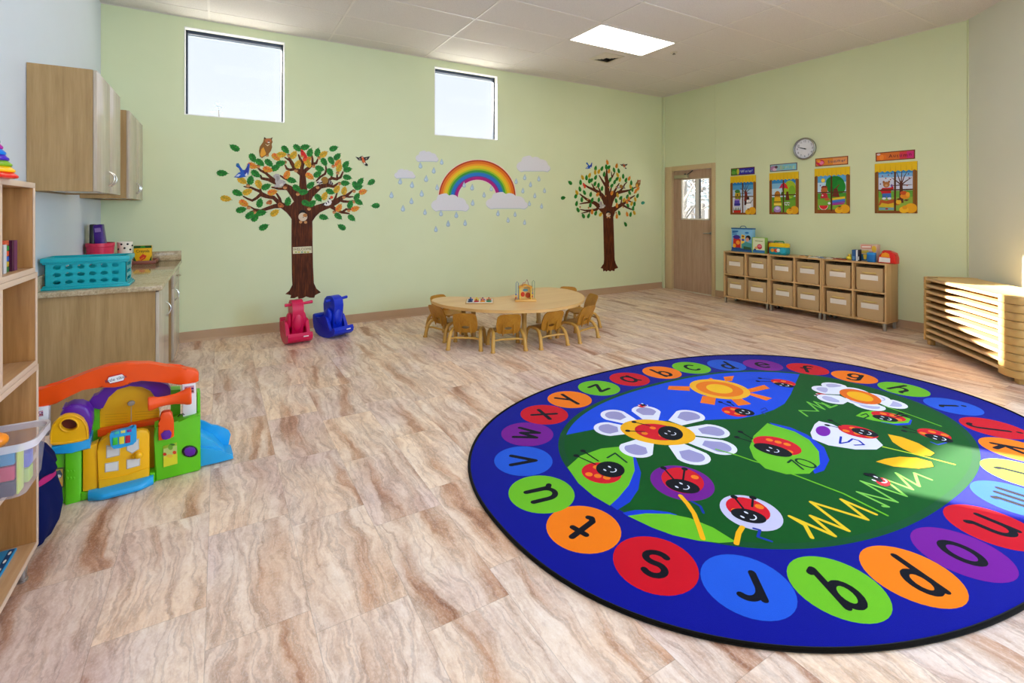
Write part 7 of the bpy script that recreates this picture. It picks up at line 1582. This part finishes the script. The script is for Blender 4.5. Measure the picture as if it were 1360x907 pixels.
for i, (a, b_, c, l, top) in enumerate(((1131.5, 1136.5, '#2C568A', 'blue grey narrow card box left of the black striped ones', 331.5), (1136.8, 1139.2, '#E8E8EE', 'white narrow card box between the blue and black ones', 332), (1139.4, 1142, '#1C1A2A', 'black narrow card box with white edge beside the tall carton', 331.5))):
    yl, yr = kx(a, 6.66), kx(b_, 6.66); zt = on_x(a, top, 6.66).z; t = thing('card_box', l, 'box', (6.69, (yl+yr)/2, KT), group='narrow card boxes on the cubbies')
    mb = MB(); mb.box(6.655, 6.735, yr, yl - .001, KT, zt, paper('cardbox_' + c, c), .002); mb.build('carton', t, world=True)
    mb = MB(); mb.flat([(yr + .006, KT + .015), (yl - .007, KT + .015), (yl - .007, KT + .055), (yr + .006, KT + .055)], lambda u, v, w: Vector((6.6542, u, v)), Pc(('#5A86B4', '#C8CCD8', '#E8E6EA')[i])); mb.build('label', t, world=True, smooth=0)
yl, yr = kx(1142.5, 6.70), kx(1165, 6.70); zt = on_x(1153, 324.5, 6.70).z
t = thing('picture_carton', 'tall pink and yellow toy carton leaning at the right end of the cubbies', 'box', (6.72, (yl+yr)/2, KT))
mb = MB(); mb.box(6.70, 6.775, yr, yl, KT, zt, paper('carton_pink', '#D8B0A0'), .002); mb.build('carton', t, world=True)
F_ = FK(6.699, yl, yr, KT, zt); mb = MB()
for k, (pts, c) in enumerate((([(.02, .02), (.98, .02), (.98, .98), (.02, .98)], '#D6B8A8'), ([(.05, .75), (.7, .75), (.7, .95), (.05, .95)], '#D88A7A'), ([(.1, .80), (.64, .82), (.64, .90), (.1, .88)], '#EFE2DE'), (ell(.82, .74, .14, .2, 14), '#E6B83A'), ([(.04, .46), (.5, .46), (.5, .66), (.04, .62)], '#C8B04A'), ([(.5, .44), (.8, .44), (.8, .58), (.5, .58)], '#6A4A9A'), ([(.04, .04), (.5, .04), (.5, .42), (.04, .42)], '#2A6A8A'), ([(.22, .12), (.36, .12), (.4, .4), (.18, .4)], '#E0C43A'))): mb.flat(pts, F_, Pc(c), k*.00012)
mb.build('picture_print', t, world=True, smooth=0)
yc = kx(1157.5, 6.665); t = thing('blue_tub', 'small blue round tub in front of the tall pink carton', 'tub', (6.665, yc, KT))
zt = on_x(1157, 335.5, 6.66).z - KT; mb = MB(); mb.lathe([(.042, 0), (.046, .004), (.046, zt*.8)], plastic('tub_blue', '#1674C4', .3), seg=24, sx=.65); mb.build('tub_body', t)
mb = MB(); mb.lathe([(.048, zt*.8), (.048, zt*.96), (.044, zt)], plastic('tub_lid', '#2A94DC', .3), seg=24, sx=.65); mb.build('lid', t)
# toy telephone
yl, yr = kx(1167, 6.65), kx(1190.5, 6.65); zt = on_x(1180, 332.5, 6.65).z; W2 = (yl-yr)/2; hh = zt - KT
t = thing('toy_telephone', 'red, white and yellow toy telephone at the right end of the cubbies', 'toy', (6.67, (yl+yr)/2, KT))
mb = MB(); mb.prism([(-W2, 0), (W2, 0), (W2, hh*.42), (W2*.8, hh*.8), (W2*.3, hh*.95), (-W2*.4, hh*.95), (-W2*.85, hh*.6), (-W2, hh*.3)], lambda u, v, w: Vector((-.045 + w, -u, v)), plastic('phone_red', '#D81A10', .3), 0, .11, .012, 3); mb.build('phone_body', t)
mb = MB(); mb.prism([(-W2*.88, .012), (W2*.42, .012), (W2*.42, hh*.42), (-W2*.80, hh*.46)], lambda u, v, w: Vector((-.050 + w, -u, v)), plastic('phone_white', '#ECE8E6', .3), 0, .012, .004); mb.build('keypad', t)
mb = MB(); mb.prism([(-W2*.66, hh*.50), (W2*.4, hh*.46), (W2*.3, hh*.74), (-W2*.1, hh*.84), (-W2*.5, hh*.74)], lambda u, v, w: Vector((-.049 + w, -u, v)), plastic('phone_orange', '#F09A1E', .3), 0, .012, .003); mb.build('dial_face', t)
mb = MB(); mb.prism([(-W2*.7, hh*.86), (-W2*.4, hh*1.0), (W2*.3, hh*1.0), (W2*.95, hh*.72), (W2*.95, hh*.56), (W2*.3, hh*.86), (-W2*.4, hh*.86)], lambda u, v, w: Vector((-.03 + w, -u, v)), plastic('phone_handset', '#C8261A', .3), 0, .05, .008, 2); mb.build('handset', t)
# ================================================================ LIGHT AND CAMERA
sun = bpy.data.lights.new('sun', 'SUN'); sun.energy = 42.0; sun.angle = math.radians(.6); sun.color = (1, .93, .82)
so = bpy.data.objects.new('sun', sun); COL.objects.link(so)
sd = Vector((3.07, -5.09, -2.413)).normalized(); so.rotation_euler = sd.to_track_quat('-Z', 'Y').to_euler(); so.location = (-8, 20, 12)
w = bpy.data.worlds.new('sky'); SC.world = w; w.use_nodes = True
bg = w.node_tree.nodes['Background']; nt = w.node_tree
tc = nt.nodes.new('ShaderNodeTexCoord'); sx = nt.nodes.new('ShaderNodeSeparateXYZ'); nt.links.new(tc.outputs['Generated'], sx.inputs[0])
rp = nt.nodes.new('ShaderNodeValToRGB'); rp.color_ramp.elements[0].position = .0; rp.color_ramp.elements[0].color = lin('#F4F8FC')
rp.color_ramp.elements[1].position = .6; rp.color_ramp.elements[1].color = lin('#DCEBFF')
nt.links.new(sx.outputs[2], rp.inputs[0]); nt.links.new(rp.outputs[0], bg.inputs[0]); bg.inputs[1].default_value = .98
# daylight entering through the big windows behind the camera
def window_light(loc, rot, sx, sy, power, col=(.78, .88, 1)):
    l = bpy.data.lights.new('window_daylight', 'AREA'); l.shape = 'RECTANGLE'; l.size = sx; l.size_y = sy; l.energy = power; l.color = col
    o = bpy.data.objects.new('window_daylight', l); COL.objects.link(o); o.location = loc; o.rotation_euler = rot
window_light((FR_X + .2, -.95, 1.9), (0, PI/2, 0), 2.0, 1.9, 350, (.42, .64, 1))
window_light((.85, FRONT_Y - .2, 1.9), (-PI/2, 0, PI), 2.1, 2.0, 40)
window_light((3.9, FRONT_Y - .2, 1.9), (-PI/2, 0, PI), 2.0, 2.0, 40)
SC.view_settings.view_transform = 'Standard'; SC.view_settings.look = 'None'; SC.view_settings.gamma = 1.0
SC.view_settings.use_curve_mapping = False; SC.view_settings.exposure = 0.12
SC.cycles.max_bounces = 8; SC.cycles.diffuse_bounces = 5; SC.cycles.transparent_max_bounces = 12; SC.cycles.use_denoising = True
SC.cycles.sample_clamp_indirect = 6.0; SC.cycles.caustics_reflective = False; SC.cycles.caustics_refractive = False
cam = bpy.data.cameras.new('camera'); co = bpy.data.objects.new('camera', cam); COL.objects.link(co); SC.camera = co
cam.sensor_fit = 'HORIZONTAL'; cam.sensor_width = 36.0; cam.lens = 36.0 * FOC / 1360
cam.shift_x = 0.0; cam.shift_y = (HOR - 453.5) / 1360
cam.clip_start = .02; cam.clip_end = 200
co.location = (0, 0, EYE); co.rotation_euler = (PI/2, 0, -YAW)
